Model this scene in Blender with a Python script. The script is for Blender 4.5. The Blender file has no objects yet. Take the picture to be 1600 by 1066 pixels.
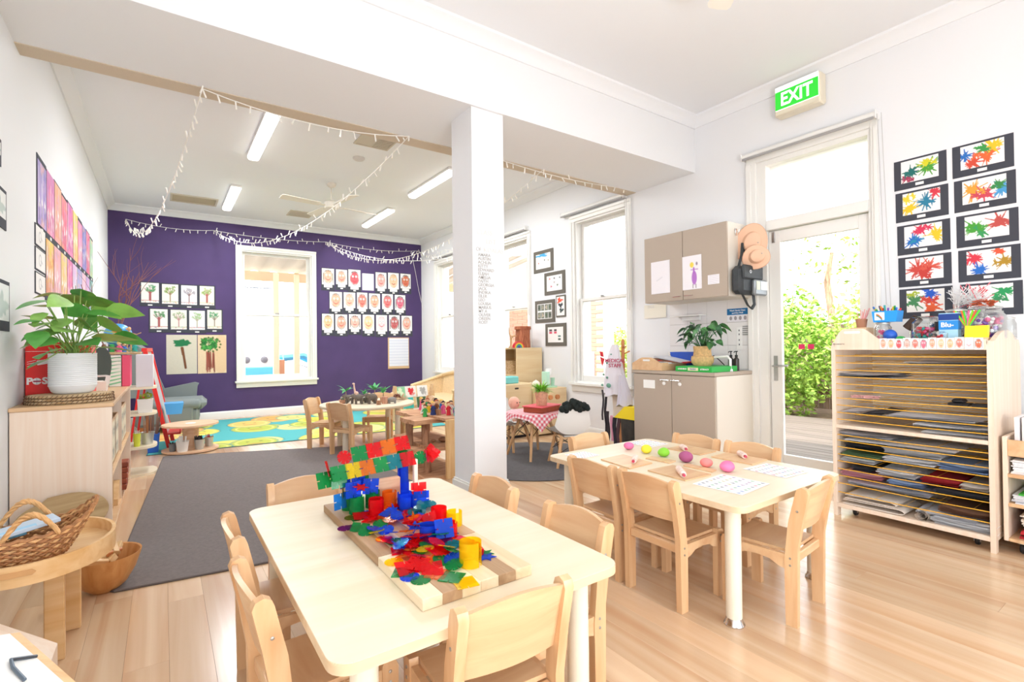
import bpy, math, random
import numpy as np
from mathutils import Vector, Matrix, Euler
rnd = random.Random(7)
PI = math.pi
C = bpy.data.collections.new('room')
sc = bpy.context.scene
sc.collection.children.link(C)

# ---------------------------------------------------------------- camera
cam = bpy.data.objects.new('camera', bpy.data.cameras.new('camera'))
C.objects.link(cam)
_yaw, _pitch, _roll = 0.6079632, 0.00929, -0.0115536
_f = Vector((math.sin(_yaw), math.cos(_yaw), 0)); _r = Vector((math.cos(_yaw), -math.sin(_yaw), 0)); _u = Vector((0, 0, 1))
_f2 = _f * math.cos(_pitch) + _u * math.sin(_pitch); _u2 = _u * math.cos(_pitch) - _f * math.sin(_pitch)
_r3 = _r * math.cos(_roll) + _u2 * math.sin(_roll); _u3 = _u2 * math.cos(_roll) - _r * math.sin(_roll)
cam.matrix_world = Matrix(((_r3.x, _u3.x, -_f2.x, 0), (_r3.y, _u3.y, -_f2.y, 0), (_r3.z, _u3.z, -_f2.z, 1.10), (0, 0, 0, 1)))
cam.data.sensor_width = 36; cam.data.lens = 784 / 1600 * 36
cam.data.clip_start = 0.02; cam.data.clip_end = 200
sc.camera = cam

# ---------------------------------------------------------------- light and exposure
sc.view_settings.view_transform = 'Standard'; sc.view_settings.look = 'None'
sc.view_settings.exposure = 0.48; sc.view_settings.gamma = 1.0
W = bpy.data.worlds.new('sky'); sc.world = W; W.use_nodes = True
bg = W.node_tree.nodes['Background']; bg.inputs[0].default_value = (0.90, 0.95, 1.0, 1); bg.inputs[1].default_value = 3.2

def sun(el, az, e, col, ang):
    l = bpy.data.lights.new('sun', 'SUN'); l.energy = e; l.color = col; l.angle = math.radians(ang)
    o = bpy.data.objects.new('sun', l); C.objects.link(o)
    o.rotation_euler = (math.radians(90 - el), 0, math.radians(az)); return o
sun(62, -70, 5.0, (1.0, 0.95, 0.86), 1.5)      # from the left of the house, over the roof, on to the garden at the right

def area(name, loc, size, e, rot=(0, 0, 0), col=(1, 1, 1)):
    l = bpy.data.lights.new(name, 'AREA'); l.energy = e; l.shape = 'RECTANGLE'; l.size, l.size_y = size; l.color = col
    o = bpy.data.objects.new(name, l); C.objects.link(o); o.location = loc; o.rotation_euler = rot; return o
# unseen fill lights added to brighten the near room, partly through added openings
area('added_rear_fill', (1.5, -2.45, 1.05), (3.2, 2.0), 46, (PI / 2 + .38, 0, PI), (0.86, 0.93, 1.0))  # added fill outside the rear opening, tilted up to lift the beam underside
area('added_side_fill', (-.95, -.9, 1.45), (1.5, 1.9), 14, (PI / 2, 0, -PI / 2), (0.93, 0.96, 1.0))  # added fill outside the side opening, brightens the drying rack
area('added_up_fill', (1.1, 0.7, 2.5), (2.8, 2.2), 8, (PI, 0, 0), (0.96, 0.98, 1.0))  # added fill aimed up at the ceiling, no fitting there
area('flash_bounce_fill', (1.2, -.85, .86), (1.2, .5), 62, (PI - .5, 0, 0), (0.84, 0.92, 1.0))  # added fill standing in for bounced flash
area('added_down_fill', (1.5, 0.8, 3.1), (2.8, 2.0), 5, (0, 0, 0), (0.97, 0.98, 1.0))  # added overhead fill, no fitting there
for _y, _x in ((5.4, .81), (7.83, .78), (5.3, 2.86), (7.8, 2.83)):
    area('tube_glow', (_x, _y, 3.12), (0.1, 1.15), 27, (0, 0, 0), (0.94, 0.97, 1.0))

# ---------------------------------------------------------------- materials
def _new(name):
    m = bpy.data.materials.new(name); m.use_nodes = True
    n = m.node_tree; return m, n, n.nodes['Principled BSDF']
def _c(c): return (c[0], c[1], c[2], 1)
def hexc(h):
    v = [int(h[i:i + 2], 16) / 255 for i in (0, 2, 4)]
    return tuple(x / 12.92 if x <= .04045 else ((x + .055) / 1.055) ** 2.4 for x in v)
MATS = {}
def mat(name, col, rough=.5, metal=0, trans=0, bump=0, bscale=200, var=0, vscale=3, spec=.5, emit=0, alpha=1, ior=1.45, coat=0, sheen=0):
    if name in MATS: return MATS[name]
    if isinstance(col, str): col = hexc(col)
    m, n, p = _new(name); L = n.links.new
    p.inputs['Base Color'].default_value = _c(col); p.inputs['Roughness'].default_value = rough
    p.inputs['Metallic'].default_value = metal; p.inputs['Transmission Weight'].default_value = trans
    p.inputs['Specular IOR Level'].default_value = spec; p.inputs['IOR'].default_value = ior
    p.inputs['Alpha'].default_value = alpha; p.inputs['Coat Weight'].default_value = coat; p.inputs['Sheen Weight'].default_value = sheen
    if emit: p.inputs['Emission Color'].default_value = _c(col); p.inputs['Emission Strength'].default_value = emit
    if bump or var:
        tc = n.nodes.new('ShaderNodeTexCoord')
    if bump:
        t = n.nodes.new('ShaderNodeTexNoise'); t.inputs['Scale'].default_value = bscale; t.inputs['Detail'].default_value = 2
        b = n.nodes.new('ShaderNodeBump'); b.inputs['Strength'].default_value = bump; b.inputs['Distance'].default_value = .002
        L(tc.outputs['Object'], t.inputs['Vector']); L(t.outputs['Fac'], b.inputs['Height']); L(b.outputs['Normal'], p.inputs['Normal'])
    if var:
        t = n.nodes.new('ShaderNodeTexNoise'); t.inputs['Scale'].default_value = vscale; t.inputs['Detail'].default_value = 4
        r = n.nodes.new('ShaderNodeMapRange'); r.inputs['To Min'].default_value = 1 - var; r.inputs['To Max'].default_value = 1 + var
        r.inputs['From Min'].default_value = .3; r.inputs['From Max'].default_value = .7
        v = n.nodes.new('ShaderNodeHueSaturation'); v.inputs['Color'].default_value = _c(col)
        L(tc.outputs['Object'], t.inputs['Vector']); L(t.outputs['Fac'], r.inputs['Value']); L(r.outputs['Result'], v.inputs['Value']); L(v.outputs['Color'], p.inputs['Base Color'])
    MATS[name] = m; return m
def wood(name, c1, c2, rough=.4, axis='X', scale=1.0, objvar=.08, stretch=14, coat=0, knots=0):
    if name in MATS: return MATS[name]
    if isinstance(c1, str): c1 = hexc(c1)
    if isinstance(c2, str): c2 = hexc(c2)
    m, n, p = _new(name); L = n.links.new
    tc = n.nodes.new('ShaderNodeTexCoord'); mp = n.nodes.new('ShaderNodeMapping'); oi = n.nodes.new('ShaderNodeObjectInfo')
    s = [30 * scale] * 3; s['XYZ'.index(axis)] = 30 * scale / stretch; mp.inputs['Scale'].default_value = s
    sx = n.nodes.new('ShaderNodeVectorMath'); sx.operation = 'SCALE'; sx.inputs['Scale'].default_value = 37.0
    cx = n.nodes.new('ShaderNodeCombineXYZ'); L(oi.outputs['Random'], cx.inputs[0]); L(oi.outputs['Random'], cx.inputs[1]); L(cx.outputs[0], sx.inputs[0])
    ad = n.nodes.new('ShaderNodeVectorMath'); ad.operation = 'ADD'; L(tc.outputs['Object'], mp.inputs['Vector']); L(mp.outputs[0], ad.inputs[0]); L(sx.outputs[0], ad.inputs[1])
    t = n.nodes.new('ShaderNodeTexNoise'); t.inputs['Scale'].default_value = 1; t.inputs['Detail'].default_value = 5; t.inputs['Distortion'].default_value = .6; L(ad.outputs[0], t.inputs['Vector'])
    cr = n.nodes.new('ShaderNodeValToRGB'); cr.color_ramp.elements[0].position = .32; cr.color_ramp.elements[1].position = .68
    cr.color_ramp.elements[0].color = _c(c2); cr.color_ramp.elements[1].color = _c(c1); L(t.outputs['Fac'], cr.inputs[0])
    hv = n.nodes.new('ShaderNodeHueSaturation'); mr = n.nodes.new('ShaderNodeMapRange'); mr.inputs['To Min'].default_value = 1 - objvar; mr.inputs['To Max'].default_value = 1 + objvar
    L(oi.outputs['Random'], mr.inputs['Value']); L(mr.outputs[0], hv.inputs['Value']); L(cr.outputs[0], hv.inputs['Color']); L(hv.outputs[0], p.inputs['Base Color'])
    p.inputs['Roughness'].default_value = rough; p.inputs['Coat Weight'].default_value = coat; p.inputs['Coat Roughness'].default_value = .2
    MATS[name] = m; return m
def vcol(name='paint_on_paper', rough=.8, attr='Col'):
    if name in MATS: return MATS[name]
    m, n, p = _new(name); a = n.nodes.new('ShaderNodeVertexColor'); a.layer_name = attr
    n.links.new(a.outputs['Color'], p.inputs['Base Color']); p.inputs['Roughness'].default_value = rough
    MATS[name] = m; return m

# ---------------------------------------------------------------- geometry
class G:
    def __init__(s): s.v = []; s.f = []
    def add(s, vs, fs):
        o = len(s.v); s.v += [tuple(v) for v in vs]; s.f += [tuple(i + o for i in f) for f in fs]; return s
    def box(s, x0, x1, y0, y1, z0, z1, b=0):
        x0, x1 = min(x0, x1), max(x0, x1); y0, y1 = min(y0, y1), max(y0, y1); z0, z1 = min(z0, z1), max(z0, z1)
        if not b:
            return s.add([(x, y, z) for x in (x0, x1) for y in (y0, y1) for z in (z0, z1)],
                         [(0, 1, 3, 2), (4, 6, 7, 5), (0, 4, 5, 1), (2, 3, 7, 6), (0, 2, 6, 4), (1, 5, 7, 3)])
        b = min(b, (x1 - x0) * .45, (y1 - y0) * .45, (z1 - z0) * .45)
        vs = []; idx = {}
        for i, X in enumerate((x0, x1)):
            for j, Y in enumerate((y0, y1)):
                for k, Zz in enumerate((z0, z1)):
                    ix = X + (b if i == 0 else -b); iy = Y + (b if j == 0 else -b); iz = Zz + (b if k == 0 else -b)
                    for a, p in enumerate(((X, iy, iz), (ix, Y, iz), (ix, iy, Zz))):
                        idx[i, j, k, a] = len(vs); vs.append(p)
        fs = []
        q = ((0, 0), (1, 0), (1, 1), (0, 1))
        for e in (0, 1):
            fs.append([idx[e, a, c, 0] for a, c in q]); fs.append([idx[a, e, c, 1] for a, c in q]); fs.append([idx[a, c, e, 2] for a, c in q])
        for a in (0, 1):
            for c in (0, 1):
                fs.append((idx[a, c, 0, 0], idx[a, c, 1, 0], idx[a, c, 1, 1], idx[a, c, 0, 1]))
                fs.append((idx[a, 0, c, 0], idx[a, 1, c, 0], idx[a, 1, c, 2], idx[a, 0, c, 2]))
                fs.append((idx[0, a, c, 1], idx[1, a, c, 1], idx[1, a, c, 2], idx[0, a, c, 2]))
        for i in (0, 1):
            for j in (0, 1):
                for k in (0, 1): fs.append((idx[i, j, k, 0], idx[i, j, k, 1], idx[i, j, k, 2]))
        return s.add(vs, fs)
    def ring(s, rings, cap=True, close=False):
        n = len(rings[0]); vs = [p for r in rings for p in r]; fs = []
        m = len(rings)
        for i in range(m if close else m - 1):
            a = i * n; b = ((i + 1) % m) * n
            for j in range(n): fs.append((a + j, a + (j + 1) % n, b + (j + 1) % n, b + j))
        if cap and not close: fs.append(tuple(range(n - 1, -1, -1))); fs.append(tuple(range((m - 1) * n, m * n)))
        return s.add(vs, fs)
    def lathe(s, prof, n=20, c=(0, 0, 0), sx=1, sy=1, cap=True):
        return s.ring([[(c[0] + r * sx * math.cos(2 * PI * j / n), c[1] + r * sy * math.sin(2 * PI * j / n), c[2] + z) for j in range(n)] for r, z in prof], cap)
    def tube(s, pts, r, n=8, close=False, cap=True, flat=1.0):
        P = [Vector(p) for p in pts]; m = len(P); rs = r if isinstance(r, (list, tuple)) else [r] * m
        rings = []; up = None
        for i in range(m):
            t = (P[(i + 1) % m] - P[i - 1]) if close else (P[min(i + 1, m - 1)] - P[max(i - 1, 0)])
            if t.length < 1e-9: t = Vector((0, 0, 1))
            t.normalize()
            if up is None: up = Vector((0, 0, 1)) if abs(t.z) < .9 else Vector((1, 0, 0))
            a = t.cross(up)
            if a.length < 1e-4: a = t.cross(Vector((1, .3, .2)))
            a.normalize(); b = a.cross(t).normalized(); up = b
            rings.append([tuple(P[i] + (a * math.cos(2 * PI * j / n) + b * (math.sin(2 * PI * j / n) * flat)) * rs[i]) for j in range(n)])
        return s.ring(rings, cap, close)
    def prism(s, pts, axis, a, b):
        # 2-D outline pts extruded along axis from a to b (axis x: pts=(y,z); y: (x,z); z: (x,y))
        mk = {'x': lambda p, t: (t, p[0], p[1]), 'y': lambda p, t: (p[0], t, p[1]), 'z': lambda p, t: (p[0], p[1], t)}[axis]
        n = len(pts); vs = [mk(p, a) for p in pts] + [mk(p, b) for p in pts]
        fs = [tuple(range(n)), tuple(range(2 * n - 1, n - 1, -1))] + [(i, (i + 1) % n, n + (i + 1) % n, n + i) for i in range(n)]
        return s.add(vs, fs)
    def sph(s, c, r, n=12, m=8, sc3=(1, 1, 1)):
        vs = []; fs = []
        vs.append((c[0], c[1], c[2] - r * sc3[2]))
        for i in range(1, m):
            a = -PI / 2 + PI * i / m
            for j in range(n):
                t = 2 * PI * j / n; vs.append((c[0] + r * sc3[0] * math.cos(a) * math.cos(t), c[1] + r * sc3[1] * math.cos(a) * math.sin(t), c[2] + r * sc3[2] * math.sin(a)))
        vs.append((c[0], c[1], c[2] + r * sc3[2])); top = len(vs) - 1
        for j in range(n):
            fs.append((0, 1 + (j + 1) % n, 1 + j)); fs.append((top, top - n + j, top - n + (j + 1) % n))
        for i in range(m - 2):
            for j in range(n): fs.append((1 + i * n + j, 1 + i * n + (j + 1) % n, 1 + (i + 1) * n + (j + 1) % n, 1 + (i + 1) * n + j))
        return s.add(vs, fs)
    def sheet(s, nx, ny, fn, thick=0):
        top = [fn(i / nx, j / ny) for j in range(ny + 1) for i in range(nx + 1)]
        w = nx + 1
        fs = [(j * w + i, j * w + i + 1, (j + 1) * w + i + 1, (j + 1) * w + i) for j in range(ny) for i in range(nx)]
        s.add(top, fs)
        if thick:
            s.add([(x, y, z - thick) for x, y, z in top], [f[::-1] for f in fs])
        return s
    def xf(s, M, start=0):
        s.v[start:] = [tuple(M @ Vector(v)) for v in s.v[start:]]; return s
    def move(s, x, y, z): s.v = [(a + x, b + y, c + z) for a, b, c in s.v]; return s

SM = math.radians(38)
def mesh(name, g, m, smooth=True):
    me = bpy.data.meshes.new(name); me.from_pydata(g.v, [], g.f)
    if m: me.materials.append(m)
    if smooth:
        me.shade_smooth(); me.set_sharp_from_angle(angle=SM)
    return me
def fixn(me):
    import bmesh
    bm = bmesh.new(); bm.from_mesh(me); bmesh.ops.recalc_face_normals(bm, faces=bm.faces); bm.to_mesh(me); bm.free()
def obj(name, g, m, parent=None, world=False, smooth=True):
    me = g if isinstance(g, bpy.types.Mesh) else mesh(name, g, m, smooth)
    if not isinstance(g, bpy.types.Mesh): fixn(me)
    o = bpy.data.objects.new(name, me); C.objects.link(o)
    if parent:
        o.parent = parent
        if world:
            r = parent
            while r.parent: r = r.parent
            me.transform(r.matrix_basis.inverted())
    return o
def tag(o, label=None, cat=None, group=None, kind=None):
    if label: o['label'] = label
    if cat: o['category'] = cat
    if group: o['group'] = group
    if kind: o['kind'] = kind
    return o
def thing(name, label, cat, loc=(0, 0, 0), rz=0, group=None, kind=None):
    o = bpy.data.objects.new(name, None); C.objects.link(o); o.location = loc; o.rotation_euler = (0, 0, rz)
    o.empty_display_size = .05
    return tag(o, label, cat, group, kind)
def one(name, g, m, label, cat, group=None, loc=None, rz=0, kind=None, rot=None):
    o = obj(name, g, m); tag(o, label, cat, group, kind)
    if loc: o.location = loc
    o.rotation_euler = rot if rot else (0, 0, rz)
    return o
def base(g):   # shift world-built geometry so its origin lies at its own base
    xs = [v[0] for v in g.v]; ys = [v[1] for v in g.v]; zs = [v[2] for v in g.v]
    c = ((min(xs) + max(xs)) / 2, (min(ys) + max(ys)) / 2, min(zs)); g.move(-c[0], -c[1], -c[2]); return c
def onew(name, g, m, label, cat, group=None, kind=None):
    c = base(g); return one(name, g, m, label, cat, group, c, 0, kind)
def struct(name, g, m, parent=None, label=None):
    o = obj(name, g, m, parent)
    if not parent: o['kind'] = 'structure'
    if label: o['label'] = label
    return o
def kids(o): return [c for c in C.objects if c.parent == o]
def dup(root, loc, rz=None, label=None, group=None, rot=None):
    r = root.copy(); C.objects.link(r); r.location = loc
    if rz is not None: r.rotation_euler = (0, 0, rz)
    if rot is not None: r.rotation_euler = rot
    if label: r['label'] = label
    if group: r['group'] = group
    for c in root.children:
        d = c.copy(); C.objects.link(d); d.parent = r
        for e in c.children:
            k = e.copy(); C.objects.link(k); k.parent = d
    return r
def text(body, size, m, parent=None, loc=(0, 0, 0), rot=(PI / 2, 0, 0), ext=.0006, name='lettering', align='CENTER', bold=0, sx=1):
    cu = bpy.data.curves.new(name, 'FONT'); cu.body = body; cu.size = size; cu.extrude = ext; cu.align_x = align; cu.align_y = 'CENTER'
    cu.offset = bold; cu.materials.append(m); cu.resolution_u = 3
    f = bpy.data.objects.new(name, cu); C.objects.link(f); bpy.context.view_layer.update()
    me = bpy.data.meshes.new_from_object(f.evaluated_get(bpy.context.evaluated_depsgraph_get())); bpy.data.objects.remove(f); bpy.data.curves.remove(cu)
    o = bpy.data.objects.new(name, me); C.objects.link(o); o.location = loc; o.rotation_euler = rot; o.scale = (sx, 1, 1)
    if parent: o.parent = parent
    return o

# ---------------------------------------------------------------- painted paper: a fine mesh whose vertex colours are the print
class Cv:
    def __init__(s, w, h, bg='f7f5f0', seed=0):
        s.w, s.h = w, h; s.a = np.ones((h, w, 3)) * np.array(hexc(bg)); s.r = random.Random(seed)
        s.Y, s.X = np.mgrid[0:h, 0:w]; s.X = (s.X + .5) / w; s.Y = (s.Y + .5) / h; s.asp = w / h
    def put(s, mask, col, k=1.0):
        c = np.array(hexc(col) if isinstance(col, str) else col); mm = (np.clip(mask, 0, 1) * k)[..., None]; s.a = s.a * (1 - mm) + c * mm; return s
    def ell(s, cx, cy, rx, ry, col, k=1., wob=0):
        dx, dy = (s.X - cx) / rx, (s.Y - cy) / ry; d = np.sqrt(dx ** 2 + dy ** 2)
        if wob:
            t = np.arctan2(dy, dx); ph = s.r.random() * 6
            d = d / (1 + wob * (np.sin(3 * t + ph) + .6 * np.sin(5 * t + 2 * ph) + .5 * np.sin(8 * t + ph)))
        return s.put(np.clip((1 - d) * min(rx * s.w, ry * s.h) + .5, 0, 1), col, k)
    def ringe(s, cx, cy, rx, ry, w, col, k=1.):
        d = np.sqrt(((s.X - cx) / rx) ** 2 + ((s.Y - cy) / ry) ** 2)
        return s.put(np.clip((w - np.abs(d - 1)) * min(rx * s.w, ry * s.h) + .5, 0, 1), col, k)
    def line(s, x0, y0, x1, y1, w, col, k=1.):
        ax, ay = (x1 - x0) * s.asp, y1 - y0; L2 = ax * ax + ay * ay + 1e-9
        px, py = (s.X - x0) * s.asp, s.Y - y0; t = np.clip((px * ax + py * ay) / L2, 0, 1)
        d = np.sqrt((px - t * ax) ** 2 + (py - t * ay) ** 2); return s.put(np.clip((w - d) * s.h + .5, 0, 1), col, k)
    def rect(s, x0, x1, y0, y1, col, k=1.): return s.put(((s.X > x0) & (s.X < x1) & (s.Y > y0) & (s.Y < y1)) * 1., col, k)
    def splat(s, cx, cy, r, col, n=9, core=.5):
        s.ell(cx, cy, r * core / s.asp, r * core, col, 1, .25)
        for _ in range(n):
            t = s.r.random() * 2 * PI; l = r * (.6 + .9 * s.r.random()); s.line(cx, cy, cx + math.cos(t) * l / s.asp, cy + math.sin(t) * l, .012 + .014 * s.r.random(), col)
            s.line(cx, cy, cx + math.cos(t) * l * .6 / s.asp, cy + math.sin(t) * l * .6, .025, col)
        return s
    def noise(s, amp, seed=1):
        g = np.random.RandomState(seed).rand(s.h, s.w); s.a = np.clip(s.a * (1 + (g[..., None] - .5) * amp), 0, 1); return s
def picture(cv, w, h, name='painting', parent=None, loc=(0, 0, 0), rot=(0, 0, 0), bend=0):
    """sheet in the local x-z plane that faces -y, lower edge at z=0"""
    H, Wd = cv.h, cv.w
    xs = np.linspace(-w / 2, w / 2, Wd); zs = np.linspace(h, 0, H)
    v = [(float(x), bend * (x / w) ** 2, float(z)) for z in zs for x in xs]
    f = [(j * Wd + i, (j + 1) * Wd + i, (j + 1) * Wd + i + 1, j * Wd + i + 1) for j in range(H - 1) for i in range(Wd - 1)]
    me = bpy.data.meshes.new(name); me.from_pydata(v, [], f); me.materials.append(vcol())
    ca = me.color_attributes.new('Col', 'FLOAT_COLOR', 'POINT')
    buf = np.ones((H * Wd, 4)); buf[:, :3] = cv.a.reshape(-1, 3); ca.data.foreach_set('color', buf.ravel())
    o = bpy.data.objects.new(name, me); C.objects.link(o); o.location = loc; o.rotation_euler = rot
    if parent: o.parent = parent
    return o
RW = PI / 2 * -1    # things on the right-hand wall: local -y faces -x
LW = PI / 2         # things on the left-hand wall: local -y faces +x

# ---------------------------------------------------------------- palette
M_wall = mat('white_wall_paint', 'eeeff1', .85, bump=.05, bscale=300)
M_ceil = mat('white_ceiling_paint', 'eff1f4', .9)
M_purple = mat('purple_wall_paint', '4f3c6c', .7, var=.10, vscale=2.2, bump=.05, bscale=250)
M_trim = mat('white_gloss_trim', 'f2f1ec', .35)
M_floor = wood('floor_board_oak', 'e6caa8', 'd0a680', .22, 'Y', .35, .10, 22, coat=.25)
M_birch = wood('birch_ply', 'e7c195', 'd8a778', .35, 'Z', .7, .05, 10)
M_birchx = wood('birch_ply_flat', 'e8c59a', 'daac80', .35, 'X', .7, .05, 10)
M_lam = wood('pale_beech_laminate', 'f4e2cf', 'eed5bd', .45, 'Z', 1.2, .02, 30)
M_top = wood('cream_table_laminate', 'efe2c8', 'e9d9ba', .35, 'X', .6, .01, 20)
M_edge = wood('table_edge', 'e6cfae', 'dcc09a', .5, 'X', .8, .02, 10)
M_cream = mat('cream_powder_coat', 'eee6d2', .4)
M_white = mat('white_plastic', 'f4f3f0', .35)
M_paper = mat('white_paper', 'f7f6f2', .8)
M_black = mat('black_plastic', '1d1d20', .45)
M_char = mat('charcoal_card', '454750', .85)
M_grey = mat('grey_metal', 'b8b8b8', .3, .9)
M_chrome = mat('chrome', 'd8d8da', .12, 1)
M_cab = mat('taupe_cabinet_laminate', 'b7a898', .45)
M_cabside = mat('cream_cabinet_side', 'e4dccf', .5)
# ================================================================ the setting
X0, X1, Y0, Y1, ZC = -0.64, 4.2, -2.1, 9.15, 3.25
fl = struct('floor', G().box(X0 - .2, X1 + .25, Y0 - .2, Y1 + .2, -.12, -.0145), mat('floor_gap', 'a98560', .8))
_w = .1308; _n = 37; _cache = {}
for i in range(_n):
    y = Y0 + rnd.random() * -.4; k = 0
    while y < Y1:
        Ln = rnd.choice((1.8, 2.1, 2.4, 2.7, 3.3)); e = min(y + Ln, Y1); s = max(y, Y0)
        if e > s:
            o = obj('board', G().box(.0002, _w - .0002, 0, e - s - .0006, -.0145, 0, .0004), M_floor, fl); o.location = (X0 + i * _w, s, 0)
        y = e
def wall_with(axis, c0, c1, a0, a1, z0, z1, holes):
    """wall slab between c0..c1 on its normal axis, a0..a1 along it, with rectangular holes (a,b,z0,z1)"""
    g = G(); cuts = sorted({a0, a1} | {h[0] for h in holes} | {h[1] for h in holes})
    def bx(a, b, p, q):
        if b - a < 1e-5 or q - p < 1e-5: return
        (g.box(c0, c1, a, b, p, q) if axis == 'x' else g.box(a, b, c0, c1, p, q))
    for a, b in zip(cuts, cuts[1:]):
        hs = sorted([h for h in holes if h[0] <= a + 1e-6 and h[1] >= b - 1e-6], key=lambda h: h[2]); z = z0
        for h in hs: bx(a, b, z, h[2]); z = h[3]
        bx(a, b, z, z1)
    return g
W4 = (3.80, 4.64, .64, 2.62); W3 = (5.62, 6.46, .64, 2.62); W2 = (7.62, 8.46, .64, 2.62); DR = (1.47, 2.32, -.02, 2.64)
RWIN = [W2, W3, W4, DR]
struct('wall_right', wall_with('x', X1, X1 + .25, Y0, Y1 + .25, -.02, ZC + .1, RWIN), M_wall)
W1 = (1.04, 2.13, .58, 2.70)
struct('wall_back', wall_with('y', Y1, Y1 + .25, X0, X1, -.02, ZC + .1, [W1]), M_purple)
struct('wall_left', wall_with('x', X0 - .25, X0, Y0, Y1 + .25, -.02, ZC + .1, [(-1.7, -.1, .45, 2.45)]), M_wall)
struct('wall_rear', wall_with('y', Y0 - .25, Y0, X0, X1, -.02, ZC + .1, [(-.15, 3.15, .0, 2.2)]), M_wall)
g = G()
for x in (-.15, .93, 2.01, 3.09): g.box(x, x + .06, Y0 - .15, Y0 - .08, 0, 2.2, .003)
g.box(-.09, 3.09, Y0 - .149, Y0 - .081, 2.14, 2.2).box(-.09, 3.09, Y0 - .149, Y0 - .081, 0, .08); struct('added_rear_frame', g, M_trim)  # frame of an unseen opening, added to let the rear fill in
g = G().box(X0 - .15, X0 - .08, -1.7, -1.64, .45, 2.45, .003).box(X0 - .15, X0 - .08, -.16, -.1, .45, 2.45, .003).box(X0 - .149, X0 - .081, -1.64, -.16, .45, .51).box(X0 - .149, X0 - .081, -1.64, -.16, 2.39, 2.45).box(X0 - .149, X0 - .081, -1.64, -.16, 1.42, 1.47); struct('added_side_frame', g, M_trim)  # frame of an unseen opening, added to let the side fill in
struct('ceiling', G().box(X0 - .25, X1 + .25, Y0 - .25, Y1 + .25, ZC + .0, ZC + .25).box(X0, X1, 3.66, Y1, 3.2, ZC + .01), M_ceil)
struct('beam', G().box(X0, X1, 2.93, 3.66, 2.74, ZC + .01), M_wall)
struct('beam_edge_board', G().box(X0, X1, 3.66, 3.80, 2.735, 3.2), mat('beige_edge_paint', 'd3c3ad', .7))
col_ = struct('column', G().box(1.735, 1.995, 2.95, 3.235, 0, 2.74), M_wall)
struct('column_base', G().prism([(1.735 - .015, 2.935), (2.01, 2.935), (2.01, 3.25), (1.72, 3.25)], 'z', 0, .14).prism([(1.727, 2.942), (2.003, 2.942), (2.003, 3.243), (1.727, 3.243)], 'z', .14, .155), M_trim, col_)
# cornices
CP = [(0, 0), (0, -.09), (.012, -.09), (.02, -.075), (.035, -.05), (.06, -.028), (.085, -.016), (.09, 0)]
def cornice(name, wall, a, b, z):
    g = G()
    if wall == 'right': g.prism([(X1 - u, z + v) for u, v in CP], 'y', a, b)
    if wall == 'left': g.prism([(X0 + u, z + v) for u, v in CP], 'y', a, b)
    if wall == 'back': g.prism([(Y1 - u, z + v) for u, v in CP], 'x', a, b)
    if wall == 'beam': g.prism([(2.93 - u, z + v) for u, v in CP], 'x', a, b)
    return struct(name, g, M_ceil)
cornice('trim_1', 'right', Y0, 2.93, ZC); cornice('trim_2', 'right', 3.8, Y1, 3.2); cornice('trim_3', 'left', 3.8, Y1, 3.2)
cornice('trim_4', 'back', X0, X1, 3.2); cornice('trim_5', 'beam', X0, X1, ZC); cornice('trim_6', 'left', Y0, 2.93, ZC)
# baseboards
BP = [(0, 0), (.018, 0), (.018, .085), (.012, .105), (.004, .115), (0, .115)]
struct('baseboard_back', G().prism([(Y1 - u, v) for u, v in BP], 'x', X0, X1), M_trim)
struct('baseboard_left', G().prism([(X0 + u, v) for u, v in BP], 'y', Y0, Y1), M_trim)
g = G()
for a, b in ((Y0, 1.40), (2.40, Y1)): g.prism([(X1 - u, v) for u, v in BP], 'y', a, b)
struct('baseboard_right', g, M_trim)

t = thing('added_fill_stand', 'added white trough on a low stand under the unseen fill light', 'lamp', (1.2, -.85, 0))  # unseen prop added around the bounced flash fill
obj('stand', G().lathe([(0, 0), (.16, 0), (.16, .02), (.02, .03), (.02, .80), (0, .80)], 20, cap=False), M_white, t)
obj('trough', G().box(-.62, .62, -.27, .27, .80, .82, .004).box(-.62, -.60, -.27, .27, .82, .85).box(.60, .62, -.27, .27, .82, .85).box(-.60, .60, -.27, -.25, .82, .85).box(-.60, .60, .25, .27, .82, .85), M_white, t)
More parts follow.
